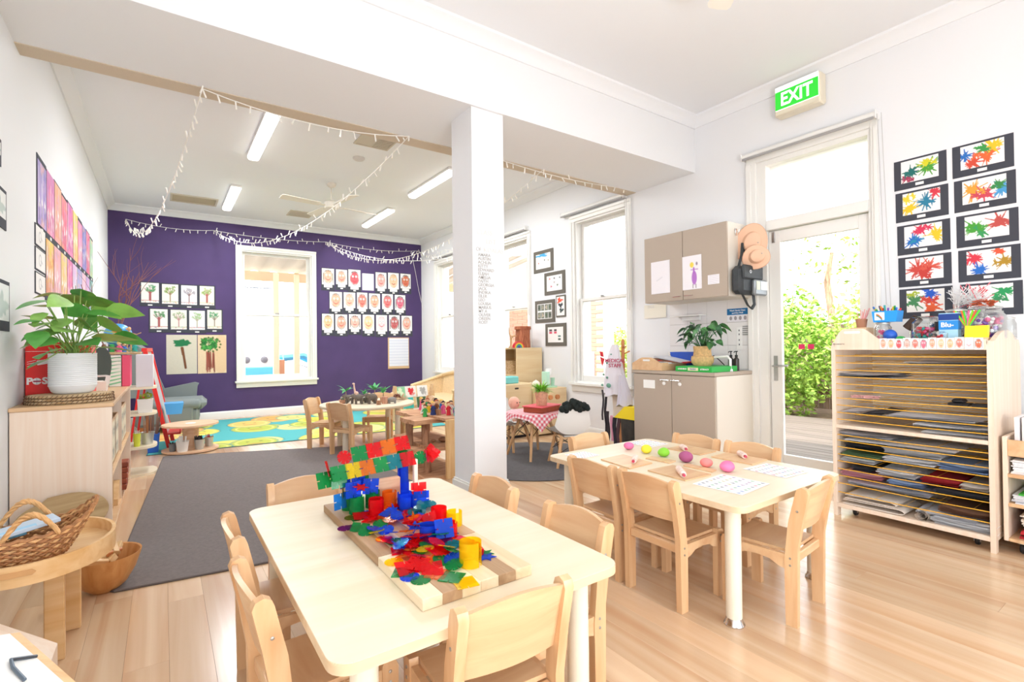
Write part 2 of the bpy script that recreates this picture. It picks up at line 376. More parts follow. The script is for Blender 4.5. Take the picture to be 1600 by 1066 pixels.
# windows: architrave, jambs, two sashes, sill, glass
M_glass = mat('window_glass', 'ffffff', 0.0, trans=1, ior=1.01, spec=.2)
def sash_window(name, hole, wall):
    a, b, z0, z1 = hole
    # local frame: u along the wall, d depth outwards from the room (negative = into the room)
    def bx(g, u0, u1, d0, d1, p, q, bv=.003):
        return g.box(X1 + d0, X1 + d1, u0, u1, p, q, bv) if wall == 'right' else g.box(u0, u1, Y1 + d0, Y1 + d1, p, q, bv)
    t = thing(name, None, None, kind='structure')
    t.location = (X1, (a + b) / 2, z0) if wall == 'right' else ((a + b) / 2, Y1, z0)
    A = .095; g = G()
    for u0, u1 in ((a - A + .02, a + .0), (b, b + A - .02)): bx(g, u0, u1, -.022, .0, z0 - .0, z1 + .0); bx(g, *((u0 + .002, u1 - .035) if u0 < a else (u0 + .035, u1 - .002)), -.034, -.021, z0 + .002, z1)
    bx(g, a - A + .02, b + A - .02, -.022, 0, z1, z1 + A - .02); bx(g, a - A + .02, b + A - .02, -.034, -.02, z1 + .04, z1 + A - .02)
    obj('architrave', g, M_trim, t, True)
    g = G(); bx(g, a, a + .02, 0, .2, z0, z1, 0); bx(g, b - .02, b, 0, .2, z0, z1, 0); bx(g, a + .02, b - .02, 0, .2, z1 - .02, z1, 0); bx(g, a + .02, b - .02, 0, .2, z0, z0 + .02, 0)
    obj('jamb', g, M_trim, t, True)
    g = G(); bx(g, a - A, b + A, -.06, .02, z0 - .03, z0 + .0); bx(g, a - A + .02, b + A - .02, -.02, 0, z0 - .11, z0 - .03)
    obj('sill', g, M_trim, t, True)
    zm = (z0 + z1) / 2 + .02; S = .045
    for nm, p, q, d in (('upper_sash', zm - .02, z1 - .02, .085), ('lower_sash', z0 + .02, zm + .02, .045)):
        g = G(); bx(g, a + .02, a + .02 + S, d, d + .035, p, q); bx(g, b - .02 - S, b - .02, d, d + .035, p, q)
        bx(g, a + .02 + S, b - .02 - S, d + .001, d + .034, p, p + (S if nm[0] == 'u' else S + .02)); bx(g, a + .02 + S, b - .02 - S, d + .001, d + .034, q - S * .8, q)
        s = obj(nm, g, M_trim, t, True)
        g = G(); bx(g, a + .06, b - .06, d + .015, d + .019, p + .04, q - .03, 0); o = obj('pane', g, M_glass, s)
        o.data.transform(t.matrix_basis.inverted()) if False else None
        o.location = (0, 0, 0); o.data.transform(Matrix.Translation(-t.location))
    g = G(); c = (a + b) / 2; bx(g, c - .03, c + .03, .03, .05, zm + .018, zm + .035); obj('latch', g, M_grey, t, True)
    return t
sash_window('window_1', W1, 'back'); sash_window('window_2', W2, 'right'); sash_window('window_3', W3, 'right'); sash_window('window_4', W4, 'right')

# garden door with its transom
a, b = DR[0], DR[1]
d = thing('door_1', None, None, (X1, (a + b) / 2, 0), kind='structure')
g = G()
for u0, u1 in ((a - .045, a), (b, b + .085)): g.box(X1 - .022, X1, u0, u1, 0, 2.7, .003); g.box(X1 - .034, X1 - .021, *((a - .043, a - .02) if u0 < a else (b + .04, b + .083)), .002, 2.638, .003)
g.box(X1 - .023, X1, a, b, 2.64, 2.70, .003)
obj('architrave', g, M_trim, d, True)
g = G().box(X1, X1 + .2, a, a + .025, 0, 2.64).box(X1, X1 + .2, b - .075, b, 0, 2.64).box(X1, X1 + .2, a + .025, b - .075, 2.60, 2.64).box(X1 - .01, X1 + .15, a + .025, b - .075, 2.045, 2.13, .003).box(X1 - .01, X1 + .22, a + .025, b - .075, -.02, .04, .004)
obj('jamb', g, M_trim, d, True)
obj('transom_pane', G().box(X1 + .07, X1 + .074, a + .02, b - .07, 2.12, 2.61), mat('frosted_transom_glass', 'ffffff', .65, trans=1, ior=1.2), d, True)
la, lb = a + .028, b - .078
lf = obj('door_leaf', G().box(X1 + .03, X1 + .07, la, la + .075, .045, 2.04, .003).box(X1 + .03, X1 + .07, lb - .095, lb, .045, 2.04, .003)
         .box(X1 + .031, X1 + .069, la + .075, lb - .095, 1.94, 2.04, .003).box(X1 + .031, X1 + .069, la + .075, lb - .095, .045, .17, .003), M_trim, d, True)
for nm, g, m in (('pane', G().box(X1 + .047, X1 + .051, la + .07, lb - .09, .16, 1.95), M_glass),
                 ('handle_plate', G().box(X1 + .024, X1 + .03, lb - .062, lb - .028, .78, .99, .002), M_grey),
                 ('handle', G().tube([(X1 + .024, lb - .045, .905), (X1 - .02, lb - .045, .905), (X1 - .028, lb - .06, .905), (X1 - .028, lb - .17, .91)], .009, 8), M_grey),
                 ('flush_bolt', G().box(X1 + .018, X1 + .03, lb - .055, lb - .03, 1.94, 2.03, .002), M_grey)):
    o = obj(nm, g, m, lf); o.data.transform(Matrix.Translation(-d.location))
for i, y in enumerate((1.925, 1.995)):   # two pink stickers on the glass
    o = obj('sticker', G().box(X1 + .044, X1 + .046, y - .024, y + .024, 1.045, 1.085, 0), mat('pink_sticker', 'ee3d74', .6), lf); o.data.transform(Matrix.Translation(-d.location))

# ---------------------------------------------------------------- outdoors
struct('ground', G().box(-12, 25, -12, 40, -.35, -.3), mat('bark_mulch', '8a7360', .95, var=.25, vscale=8))
dk = struct('deck', G().box(X1 + .25, 8.2, -3, 7.5, -.3, -.11), mat('deck_frame', '3a322c', .9))
M_deck = wood('weathered_deck', '75675e', '54483f', .7, 'Y', .5, .12, 20)
for i in range(29):
    obj('board', G().box(X1 + .27 + i * .134, X1 + .27 + i * .134 + .126, -3, 7.5, -.108, -.08, .002), M_deck, dk)
fn = thing('paling_fence', 'brown timber paling fence behind the leafy hedge outside the glass door', 'fence', (11.4, 2.5, -.3))
M_pal = wood('brown_paling', '8d7462', '6b5547', .9, 'Z', .5, .15, 10)
for i in range(110):
    obj('paling', G().box(-.01, .01, -5.6 + i * .11, -5.6 + i * .11 + .1, 0, 1.75 + rnd.random() * .02), M_pal, fn)
obj('rail', G().box(-.06, -.01, -5.6, 6.5, .4, .47).box(-.06, -.01, -5.6, 6.5, 1.3, 1.37), M_pal, fn)
def leafmass(cx, cy, cz, rx, ry, rz, n, s, seed, cols=None, flat=.5):
    r = random.Random(seed); g = G()
    for _ in range(n):
        u = Vector((r.gauss(0, 1), r.gauss(0, 1), r.gauss(0, 1))); u.normalize(); k = (.55 + .45 * r.random()) * (1 + .12 * math.sin(5 * u.x + 3 * u.z + seed) + .1 * math.sin(9 * u.y + seed))
        p = Vector((cx + u.x * rx * k, cy + u.y * ry * k, cz + u.z * rz * k))
        a = Vector((r.gauss(0, 1), r.gauss(0, 1), r.gauss(0, .6))).normalized(); b = a.cross(Vector((r.gauss(0, 1), r.gauss(0, 1), r.gauss(0, 1)))).normalized(); q = s * (.6 + .8 * r.random())
        g.add([p - a * q, p + b * q * flat, p + a * q, p - b * q * flat], [(0, 1, 2, 3)])
    return g
M_leaf = mat('yellow_green_leaves', 'bcd46c', .55, var=.35, vscale=6)
M_leaf2 = mat('fresh_green_leaves', '9cc052', .55, var=.3, vscale=6)
M_bark = wood('tree_bark', 'c0a184', '94775f', .9, 'Z', 1, .1, 5)
for i, (x, y, z, rx, ry, rz, n, lab) in enumerate((
        (9.8, 2.9, .95, 1.0, 1.2, 1.4, 12000, 'sunlit yellow green bush filling the lower part of the glass door'),
        (9.9, 5.0, .85, 1.0, .95, 1.2, 7000, 'sunlit bush behind the door handle side of the glass door'),
        (9.6, 9.0, .55, 1.2, 1.3, 1.0, 7000, 'leafy green bush seen low in the window beside the white coats'),
        (9.9, .75, 1.1, .9, .95, 1.6, 6000, 'tall leafy bush behind the drying rack'))):
    t = thing('leafy_bush', lab, 'bush', (x, y, -.3), group='garden bushes'); t['label'] = lab
    obj('foliage', leafmass(0, 0, z + .3, rx, ry, rz, n, .052, i + 3), (M_leaf, M_leaf2)[i % 2], t, smooth=False)
    obj('stem', G().tube([(0, 0, 0), (.05, .02, .5), (0, 0, z + .3)], [.05, .04, .02], 7), M_bark, t)
for x, y, h, lab in ((13.5, 5.6, 3.6, 'thin trunked tree high in the right side of the glass door'), (14.5, 8.6, 3.4, 'small tree at the top left of the glass door')):
    t = thing('garden_tree', lab, 'tree', (x, y, -.3), group='garden trees'); t['label'] = lab
    obj('trunk', G().tube([(0, 0, 0), (.1, 0, h * .4), (-.05, .1, h * .8), (0, 0, h)], [.13, .1, .08, .04], 8), M_bark, t)
    obj('crown', leafmass(0, 0, h * 1.0, .9, .9, .8, 170, .07, int(h * 10)), M_leaf2, t, smooth=False)
# brick neighbour seen through windows 2 to 4
M_brick = mat('pale_red_brick', 'd9a58c', .9)
nb = struct('exterior_house', G().box(7.4, 7.7, 7.35, 13.0, -.3, 3.4), mat('brick_mortar', 'e6dccf', .95))
nb['label'] = 'pale red brick house next door'
me_b = None
for r_ in range(22):
    for c_ in range(14 if r_ % 2 else 13):
        if len([1]) and r_ * 14 + c_ < 300:
            o = obj('brick', me_b if me_b else G().box(-.012, 0, 0, .385, 0, .076, .003), M_brick, nb)
            if not me_b: me_b = o.data
            o.location = (7.4, 7.36 + c_ * .40 + (.2 if r_ % 2 else 0), .2 + r_ * .086)
obj('window', G().box(7.35, 7.387, 7.60, 7.86, .25, .95, .01), mat('pale_blue_pane', 'b9c7d3', .3), nb)
# veranda seen through the window in the purple wall
vr = thing('veranda', 'cream timber veranda with a corrugated roof outside the window in the purple wall', 'veranda', (2.5, 12.4, -.3))
M_ver = mat('cream_veranda_paint', 'f8edcc', .6)
for x in (-2.6, -1.5, -.393, .043, 1.6):
    obj('post', G().box(x - .06, x + .06, -.06, .06, 0, 3.1, .01), M_ver, vr)
obj('fascia_beam', G().box(-6, 6, -.05, .05, 2.92, 3.12), mat('tan_fascia', 'e9cda6', .7), vr)
g = G(); n = 120
g.sheet(n, 1, lambda u, v: (-6 + 12 * u, -2.9 + 3.1 * v, 3.50 - .34 * v + .022 * math.cos(u * n * PI / 2)), .008); obj('roof_sheet', g, mat('translucent_roof_sheet', 'fbfaf4', .6, trans=.75, ior=1.05), vr)
for i in range(7): obj('rafter', G().box(-4.5 + i * 1.5, -4.42 + i * 1.5, -.1, .02, 3.13, 3.16), M_ver, vr)
t = thing('playground_slide', 'blue playground slide behind the veranda posts', 'slide', (3.6, 14.6, -.3))
M_blue = mat('blue_play_plastic', '5fb4e6', .4)
g = G()
for s_ in (-.3, .3): g.tube([(-1.0, s_, 1.15), (-.5, s_, 1.2), (0, s_, .95), (.8, s_, .4), (1.5, s_, .2)], .09, 8)
obj('side_rail', g, M_blue, t); obj('chute', G().sheet(8, 1, lambda u, v: (-1 + 2.5 * u, -.3 + .6 * v, 1.05 - .95 * u * u ** .3), .03), M_blue, t)
obj('tower', G().box(-1.7, -1.0, -.5, .5, 0, 1.1), mat('tan_play_panel', 'c98f70', .7), t)
t = thing('play_barrier', 'white play barrier with round holes and blue base outside the purple wall window', 'barrier', (1.4, 14.0, -.3))
obj('panel', G().box(-1.4, 1.0, 0, .05, .45, 1.5, .01), mat('white_play_panel', 'f4f4f2', .5), t); obj('base_rail', G().box(-1.4, 1.0, -.05, .1, 0, .94, .02), M_blue, t)
for x in (.30, .70): obj('porthole', G().lathe([(.0, .01), (.06, .01), (.085, .03), (.06, .04)], 16).xf(Matrix.Rotation(PI / 2, 4, 'X')).move(x, -.01, 1.12), mat('porthole_grey', '7f7f8a', .5), t)
t = thing('boundary_wall', 'bright white boundary wall far behind the veranda', 'wall', (3, 22, -.3)); obj('panel', G().box(-9, 12, 0, .2, 0, 3.3), mat('white_render', 'f2f0ec', .8), t)
g = G()
for i in range(60): g.tube([(-6.5 + i * .12, .1, 3.3), (-6.5 + i * .12, .1, 3.82)], .012, 4)
g.tube([(-6.5, .1, 3.82), (.6, .1, 3.82)], .02, 4); o = obj('railing', g, mat('dark_railing', '60646c', .6), t); o['kind'] = 'stuff'
# ================================================================ rugs
def rrect(x0, x1, y0, y1, r, n=6):
    P = []
    for cx, cy, a in ((x1 - r, y1 - r, 0), (x0 + r, y1 - r, 90), (x0 + r, y0 + r, 180), (x1 - r, y0 + r, 270)):
        for k in range(n + 1): t = math.radians(a + 90 * k / n); P.append((cx + r * math.cos(t), cy + r * math.sin(t)))
    return P
M_rug = mat('grey_brown_loop_carpet', '79716f', .95, bump=.6, bscale=160, var=.10, vscale=60)
t = thing('rug', 'plain grey brown rug with rounded corner on the floor beside the near table', 'rug', (-.2, 2.9, 0))
t.rotation_euler = (0, 0, 0)
P = [(-.215, 2.93), (-.19, 2.89), (2.0, 2.55), (2.05, 2.6), (2.2, 5.6), (.05, 6.28), (.0, 6.26)]
P = [(-.21, 2.945), (-.185, 2.915), (.35, 2.85), (1.62, 2.69), (1.66, 3.4), (1.66, 5.63), (1.39, 5.74), (.03, 6.26), (-.0, 6.24)]
P = [(x + .2, y - 2.9) for x, y in P]
obj('pile', G().prism(P, 'z', .001, .009), M_rug, t)
obj('binding', G().tube([(x, y, .005) for x, y in P], .0055, 6, close=True), mat('rug_binding', '6b625f', .9), t)
# bright rug with round faces
cv = Cv(230, 120, '4fb3b5'); r_ = random.Random(5)
for i in range(46):
    x, y = r_.random(), r_.random(); c = r_.choice(('cfcf4a', 'e8d860', 'efb765', 'e3e08a', 'f0c870', 'b9c24e')); rx = .05 + .03 * r_.random()
    cv.ell(x, y, rx + .004, (rx + .004) * cv.asp, '2f8f94'); cv.ell(x, y, rx, rx * cv.asp, c); cv.ell(x - .018, y - .02, .004, .008, '3a3a3a'); cv.ell(x + .018, y - .02, .004, .008, '3a3a3a')
    cv.line(x - .018, y + .04, x + .018, y + .04, .006, 'c0593f'); cv.ringe(x, y, rx * .8, rx * .8 * cv.asp, .05, 'f4ee9c', .6)
t = thing('rug', 'turquoise rug printed with round yellow and orange faces by the purple wall', 'rug', (1.9, 7.66, 0), math.radians(-3.5))
t.rotation_euler = (0, 0, math.radians(-3))
obj('backing', G().box(-1.98, 1.98, -1.32, 1.22, .001, .007), mat('rug_backing', '3f6f78', .9), t)
picture(cv, 3.94, 2.52, 'printed_pile', t, (0, -1.31, .0075), (-PI / 2, 0, 0))
t = thing('rug', 'round dark grey rug beneath the small gingham table', 'rug', (2.95, 3.88, 0))
obj('pile', G().lathe([(.0, .001), (.80, .001), (.81, .006), (.80, .010), (0, .010)], 48, cap=False), mat('dark_grey_carpet', '625f60', .95, bump=.5, bscale=180, var=.12, vscale=40), t)

# ================================================================ child chairs
def make_chair(label, group):
    t = thing('child_chair', label, 'chair', group=group)
    prof = [(-.150, 0), (-.108, 0), (-.106, .25), (-.122, .40), (-.150, .52), (-.156, .535), (-.172, .544), (-.190, .538), (-.197, .522), (-.175, .42), (-.155, .30)]
    fr = [(.104, 0), (.146, 0), (.148, .27), (.142, .284), (.128, .289), (.108, .289), (.104, .28)]
    for s in (-1, 1):
        x0, x1 = sorted((s * .126, s * .152))
        obj('rear_post', G().prism(prof, 'x', x0, x1), M_birch, t)
        obj('leg', G().prism(fr, 'x', x0, x1), M_birch, t)
        rail = [(-.108, .272), (.106, .272), (.106, .215), (.075, .222), (.05, .238), (.0, .243), (-.05, .238), (-.08, .222), (-.108, .215)]
        obj('side_rail', G().prism(rail, 'x', *sorted((s * .130, s * .148))), M_birchx, t)
    g = G(); n = 8
    def pan(u, v):   # u across, v up
        x = -.127 + .254 * u; z = .365 + (.165 + .018 * math.sin(PI * u)) * v - (0.0 if v else 0); y = -.145 - .045 * v - .016 * math.sin(PI * u)
        return (x, y, z)
    rings = []
    for i in range(n + 1):
        u = i / n; a = pan(u, 0); b = pan(u, 1)
        rings.append([a, b, (b[0], b[1] + .013, b[2]), (a[0], a[1] + .013, a[2])])
    g.ring(rings); obj('backrest', g, M_birchx, t)
    def top(u, v, dz=0):
        x = -.124 + .248 * u; y = -.118 + .25 * v; d = -.014 * max(0, 1 - ((u - .5) / .42) ** 2) * max(0, 1 - ((v - .45) / .42) ** 2)
        return (x, y, .284 + d + dz)
    g = G(); N = 8
    g.sheet(N, N, top); g.sheet(N, N, lambda u, v: top(u, v, -.012))
    w = N + 1; o = w * w
    for a, b in [(i, i + 1) for i in range(N)] + [(N * w + i, N * w + i + 1) for i in range(N)] + [(i * w, i * w + w) for i in range(N)] + [(i * w + N, i * w + w + N) for i in range(N)]:
        g.f.append((a, b, b + o, a + o))
    obj('seat', g, M_birchx, t)
    obj('cross_rail', G().box(-.126, .126, -.14, -.12, .235, .27, .003), M_birchx, t); obj('cross_rail', G().box(-.126, .126, .112, .13, .225, .268, .003), M_birchx, t)
    g = G()
    for s in (-1, 1):
        for y, z in ((-.128, .262), (-.128, .235), (-.156, .45), (.125, .262), (.125, .235)): g.lathe([(0, 0), (.0045, 0), (.0045, .0015), (0, .0025)], 8, cap=False).xf(Matrix.Translation((s * .152, y, z)) @ Matrix.Rotation(s * PI / 2, 4, 'Y'), len(g.v) - 32)
    obj('bolt_heads', g, M_grey, t)['kind'] = 'stuff'
    return t
GCH = 'small birch chairs'
def face(dx, dy): return math.atan2(dy, dx) - PI / 2
SPOTS = [  # x, y of the seat centre, facing, label
    (1.875, 1.445, 0, 'nearer of two birch chairs facing away along the playdough table'),
    (1.875, 1.785, 0, 'farther of two birch chairs facing away along the playdough table'),
    (2.49, 1.525, PI, 'birch chair across the playdough table, closer to the drying rack'),
    (2.47, 1.865, PI, 'birch chair across the playdough table, in front of the taupe cabinet'),
    (2.175, 2.13, -PI / 2, 'birch chair at the end of the playdough table near the white shell chair'),
    (2.13, 1.135, PI / 2 + .10, 'birch chair at the playdough table end, all its legs clear of the tabletop'),
    (.355, 1.83, 0, 'birch chair at the long side of the near table, beside the grey rug'),
    (.345, 1.40, .06, 'birch chair at the near left corner of the table with coloured pieces'),
    (.665, 1.115, PI / 2 - .06, 'closest birch chair, its broad backrest faces us at the near end'),
    (.955, 1.765, PI, 'birch chair on the far side of the block table, beside the column'),
    (.965, 1.27, PI, 'birch chair on the right side of the block table, between the two tables'),
    (.50, 2.10, -PI / 2, 'birch chair at the far end of the block table, touching the grey rug'),
    (1.49, 5.76, math.atan2(-.41, .48), 'birch chair at the round table, standing sideways nearest the window'),
    (1.60, 5.23, math.atan2(.13, .25), 'birch chair with its back to us at the round table'),
    (2.10, 5.83, math.atan2(-.85, -.5), 'birch chair behind the round table, mostly under it'),
    (2.30, 5.20, math.atan2(.2, -.9), 'birch chair at the round table, beside the rough timber shelf')]
ch0 = None
for x, y, a, lab in SPOTS:
    if ch0 is None: ch0 = make_chair(lab, GCH); ch0.location = (x, y, 0); ch0.rotation_euler = (0, 0, a - PI / 2)
    else: dup(ch0, (x, y, 0), a - PI / 2, lab)

# ================================================================ tables
def make_table(x0, x1, y0, y1, label):
    cx, cy = (x0 + x1) / 2, (y0 + y1) / 2; w, h = (x1 - x0) / 2, (y1 - y0) / 2
    t = thing('activity_table', label, 'table', (cx, cy, 0))
    obj('tabletop', G().prism(rrect(-w, w, -h, h, .05), 'z', .466, .4885), M_edge, t)
    obj('laminate_surface', G().prism(rrect(-w + .001, w - .001, -h + .001, h - .001, .05), 'z', .4885, .490), M_top, t)
    for sx in (-1, 1):
        for sy in (-1, 1):
            c = (sx * (w - .09), sy * (h - .09), 0)
            l = obj('leg', G().lathe([(.0, .02), (.030, .02), (.030, .466)], 20, c, cap=False), M_cream, t)
            obj('foot', G().lathe([(0, 0), (.038, 0), (.04, .006), (.034, .016), (.030, .03), (0, .03)], 20, c, cap=False), M_chrome, l)
    return t
make_table(.26, 1.05, .98, 2.14, 'pale rectangular table nearest us holding a chopping board of coloured plastic pieces')
make_table(1.74, 2.58, 1.04, 2.18, 'pale rectangular table set with playdough balls and small boards')
t = thing('activity_table', 'round pale table carrying toy elephants and palm trees', 'table', (1.85, 5.45, 0))
obj('tabletop', G().lathe([(0, .462), (.492, .462), (.497, .466), (.5, .47), (.5, .486), (.497, .49), (0, .49)], 48, cap=False), M_top, t)
for a in (-55, 35, 125, 215):
    a = math.radians(a); obj('leg', G().lathe([(0, 0), (.03, 0), (.03, .462)], 16, (.38 * math.cos(a), .38 * math.sin(a), 0), cap=False), M_cream, t)

# ================================================================ left-hand cabinet
t = thing('storage_cabinet', 'long low pale beech cabinet along the left wall, plain end panel towards us', 'cabinet', (-.42, 4.45, 0))
xa, xb, ya, yb = -.215, .19, -.94, .95   # local
obj('end_panel', G().box(xa, xb, ya, ya + .018, 0, .792, .002), M_lam, t)
obj('end_panel', G().box(xa, xb, yb - .018, yb, 0, .792, .002), M_lam, t)
obj('divider', G().box(xa, xb - .01, -.009, .009, .06, .792, .001), M_lam, t)
obj('top_panel', G().box(xa - .003, xb + .008, ya - .006, yb + .006, .792, .814, .003), M_birchx, t)
obj('back_panel', G().box(xa, xa + .01, ya + .018, yb - .018, .05, .792), M_lam, t)
for z in (.05, .385): obj('shelf', G().box(xa, xb - .005, ya + .018, yb - .018, z, z + .018, .002), M_birchx, t)
obj('plinth', G().box(xb - .05, xb - .03, ya + .018, yb - .018, 0, .05), M_lam, t)
# patterned storage tray fronts on the upper shelf
cvs = []
for k in range(3):
    cv = Cv(40, 34, 'e9dcc0', k)
    for i in range(9): x, y = .1 + .2 * (i % 5), .25 + .5 * (i // 5); cv.ell(x, y, .045, .10, '3a4450', 1, .3); cv.line(x, y, x + .05, y + .16, .02, '4a5560')
    cvs.append(cv)
for i in range(6):
    y = 3.68 + i * .29 if i < 3 else 4.592 + (i - 3) * .262; z0 = .405
    w = .27 if i < 3 else .25
    b = thing('storage_box', ('first', 'second', 'third', 'fourth', 'fifth', 'sixth')[i] + ' patterned cream box from the near end of the cabinet upper shelf', 'box', (-.42, y, z0), group='patterned boxes in the long cabinet')
    obj('tub', G().box(-.19, .165, -w / 2, w / 2, 0, .005).box(-.19, -.185, -w / 2, w / 2, 0, .27).box(.160, .165, -w / 2, w / 2, 0, .27, .001).box(-.19, .165, -w / 2, -w / 2 + .005, 0, .27).box(-.19, .165, w / 2 - .005, w / 2, 0, .27), M_birchx, b)
    picture(cvs[i % 3], w * .9, .24, 'printed_front', b, (.1665, 0, .015), (0, 0, PI / 2))
# wooden blocks and arches on the lower shelf
M_red = wood('red_brown_block', 'a8502f', '8c3f26', .5, 'Y', 1, .1); M_wd = wood('orange_beech_block', 'd9905a', 'c77b46', .45, 'Z', .8, .1); M_wl = wood('light_block', 'e6bf8b', 'd6a871', .45, 'Z', .8, .1)
for i in range(6):
    onew('step_block', G().box(-.36 + .01 * i, -.26 + .012 * i, 4.55 - i * .035, 4.70 - i * .02, .07 + i * .035, .105 + i * .035, .004) if i == 0 else G().box(-.38 + .012 * i, -.22 + .002 * i, 4.50 + i * .02, 4.75, .0685 + i * .0365, .1045 + i * .0365, .004), M_red, 'red brown step block, number %s up in the stair on the lower cabinet shelf' % ('one', 'two', 'three', 'four', 'five', 'six')[i], 'block', 'red brown stair blocks')
def arch(w, h, d, th, n=10):
    P = [(-w / 2, 0), (-w / 2, h - w / 2)] + [(-w / 2 * math.cos(PI * k / n), h - w / 2 + w / 2 * math.sin(PI * k / n)) for k in range(1, n)] + [(w / 2, h - w / 2), (w / 2, 0), (w / 2 - th, 0), (w / 2 - th, h - w / 2)]
    P += [((w / 2 - th) * math.cos(PI * k / n), h - w / 2 + (w / 2 - th) * math.sin(PI * k / n)) for k in range(1, n)] + [(-w / 2 + th, h - w / 2), (-w / 2 + th, 0)]
    return G().prism(P, 'x', -d / 2, d / 2)
one('wooden_arch', arch(.2, .30, .10, .03), M_wd, 'tall orange wooden arch on the lower shelf of the long cabinet', 'arch', loc=(-.32, 3.80, .0685))
one('wooden_arch', arch(.24, .24, .10, .03), M_wl, 'pale wooden arch behind the tall orange one on the lower cabinet shelf', 'arch', loc=(-.32, 4.10, .0685))
onew('wooden_block', G().box(-.40, -.26, 3.58, 3.66, .0685, .25, .004), M_wd, 'upright orange wooden block in the near end of the lower cabinet shelf', 'block')
onew('wooden_block', G().prism([(4.25, .0685), (4.45, .0685), (4.45, .20), (4.40, .20), (4.25, .11)], 'x', -.38, -.25), M_wl, 'pale sloping wooden ramp block on the lower cabinet shelf', 'block')

# quarter round corner shelf unit at the end of the cabinet
t = thing('corner_shelf', 'corner shelf with quarter round pale shelves at the far end of the long cabinet', 'shelf', (-.25, 5.42, 0))
for z in (.0, .235, .525, .755):
    P = [(-.38, .0)] + [(.0 + .20 * math.sin(PI / 2 * k / 8), .0 + .33 - .33 * math.cos(PI / 2 * k / 8)) for k in range(0, 9)] + [(.20, .36), (-.38, .36)]
    P = [(-.38, 0), (.08, 0), (.14, .02), (.18, .06), (.20, .12), (.205, .2), (.20, .28), (.17, .36), (-.38, .36)]
    obj('shelf', G().prism(P, 'z', z, z + .02), M_top, t)
obj('side_panel', G().box(-.01, .012, .01, .03, .02, .755), M_lam, t); obj('back_panel', G().box(-.385, -.37, .0, .36, 0, .755), M_lam, t)

# ================================================================ drying rack
t = thing('drying_rack', 'tall beech drying rack with yellow wire shelves and papers, on castors', 'rack', (3.80, 1.08, 0))
xf, xk = -.29, .30; yl, yr = .39, -.37
Lp = [(xf, .0), (xf + .045, 0), (xf + .045, .06), (xk - .045, .06), (xk - .045, 0), (xk, 0), (xk, 1.06), (xk - .03, 1.10)] + [(xk - .06 - .47 * k / 8, 1.10 + .055 * math.sin(PI * k / 8)) for k in range(9)] + [(xf + .02, 1.095), (xf, 1.07)]
obj('side_panel', G().prism(Lp, 'y', yl - .022, yl), M_lam, t)
obj('side_panel', G().prism(Lp, 'y', yr, yr + .022), M_lam, t)
hump = [(yr + .022, 1.05), (yr + .022, 1.105), (.10, 1.105), (.135, 1.118), (.19, 1.165), (.21, 1.178), (.225, 1.18), (.31, 1.18), (.325, 1.176), (.345, 1.155), (yl - .022, 1.11), (yl - .022, 1.05)]
obj('top_board', G().box(xf, xk, yr + .022, yl - .022, 1.08, 1.10, .002), M_lam, t)
obj('front_board', G().prism(hump, 'x', xf - .002, xf + .014), M_lam, t)
obj('handle_slot', G().prism(rrect(.225, .315, 1.15, 1.166, .008, 4), 'x', xf - .0035, xf - .0015), mat('pale_slot_backing', 'f6f4ee', .6), t)
text('MOORESETTI', .011, M_black, t, (xf - .0025, .345, 1.085), (PI / 2, 0, -PI / 2), .0003)
obj('middle_shelf', G().box(xf, xk, yr + .022, yl - .022, .555, .577, .002), M_lam, t)
obj('bottom_shelf', G().box(xf, xk, yr + .022, yl - .022, .055, .080, .002), M_lam, t)
obj('back_panel', G().box(xk - .012, xk - .004, yr + .022, yl - .022, .08, 1.05), mat('pale_back_board', 'efe0cc', .7), t)
M_wire = mat('yellow_coated_wire', 'f0b738', .35)
ws = [1.012, .968, .923, .879, .835, .795, .744, .700, .653, .611] + [.512, .477, .435, .389, .346, .298, .255, .207, .150]
for z in ws:
    g = G(); g.tube([(xf + .01, yr + .024, z), (xf + .01, 0, z - .003), (xf + .01, yl - .024, z)], .0026, 6)
    for k in range(5): y = yr + .09 + k * .15; g.tube([(xf + .01, y, z - .002), (xk - .02, y, z)], .0012, 4)
    g.tube([(xk - .02, yr + .024, z), (xk - .02, yl - .024, z)], .0026, 5); g.tube([(0, yr + .024, z), (0, yl - .024, z)], .002, 5)
    obj('wire_shelf', g, M_wire, t)
for y in (-.28, .30):
    for x in (-.21, .24):
        k = obj('castor', G().lathe([(0, -.01), (.018, -.01), (.022, -.006), (.022, .006), (.018, .01), (0, .01)], 16, cap=False).xf(Matrix.Translation((x + .01, y, .022)) @ Matrix.Rotation(PI / 2, 4, 'X')), M_black, t)
        obj('fork', G().box(x - .012, x + .008, y - .014, y + .014, .042, .055).box(x - .006, x + .014, y - .014, y - .0115, .02, .045).box(x - .006, x + .014, y + .0115, y + .014, .02, .045), M_grey, k)
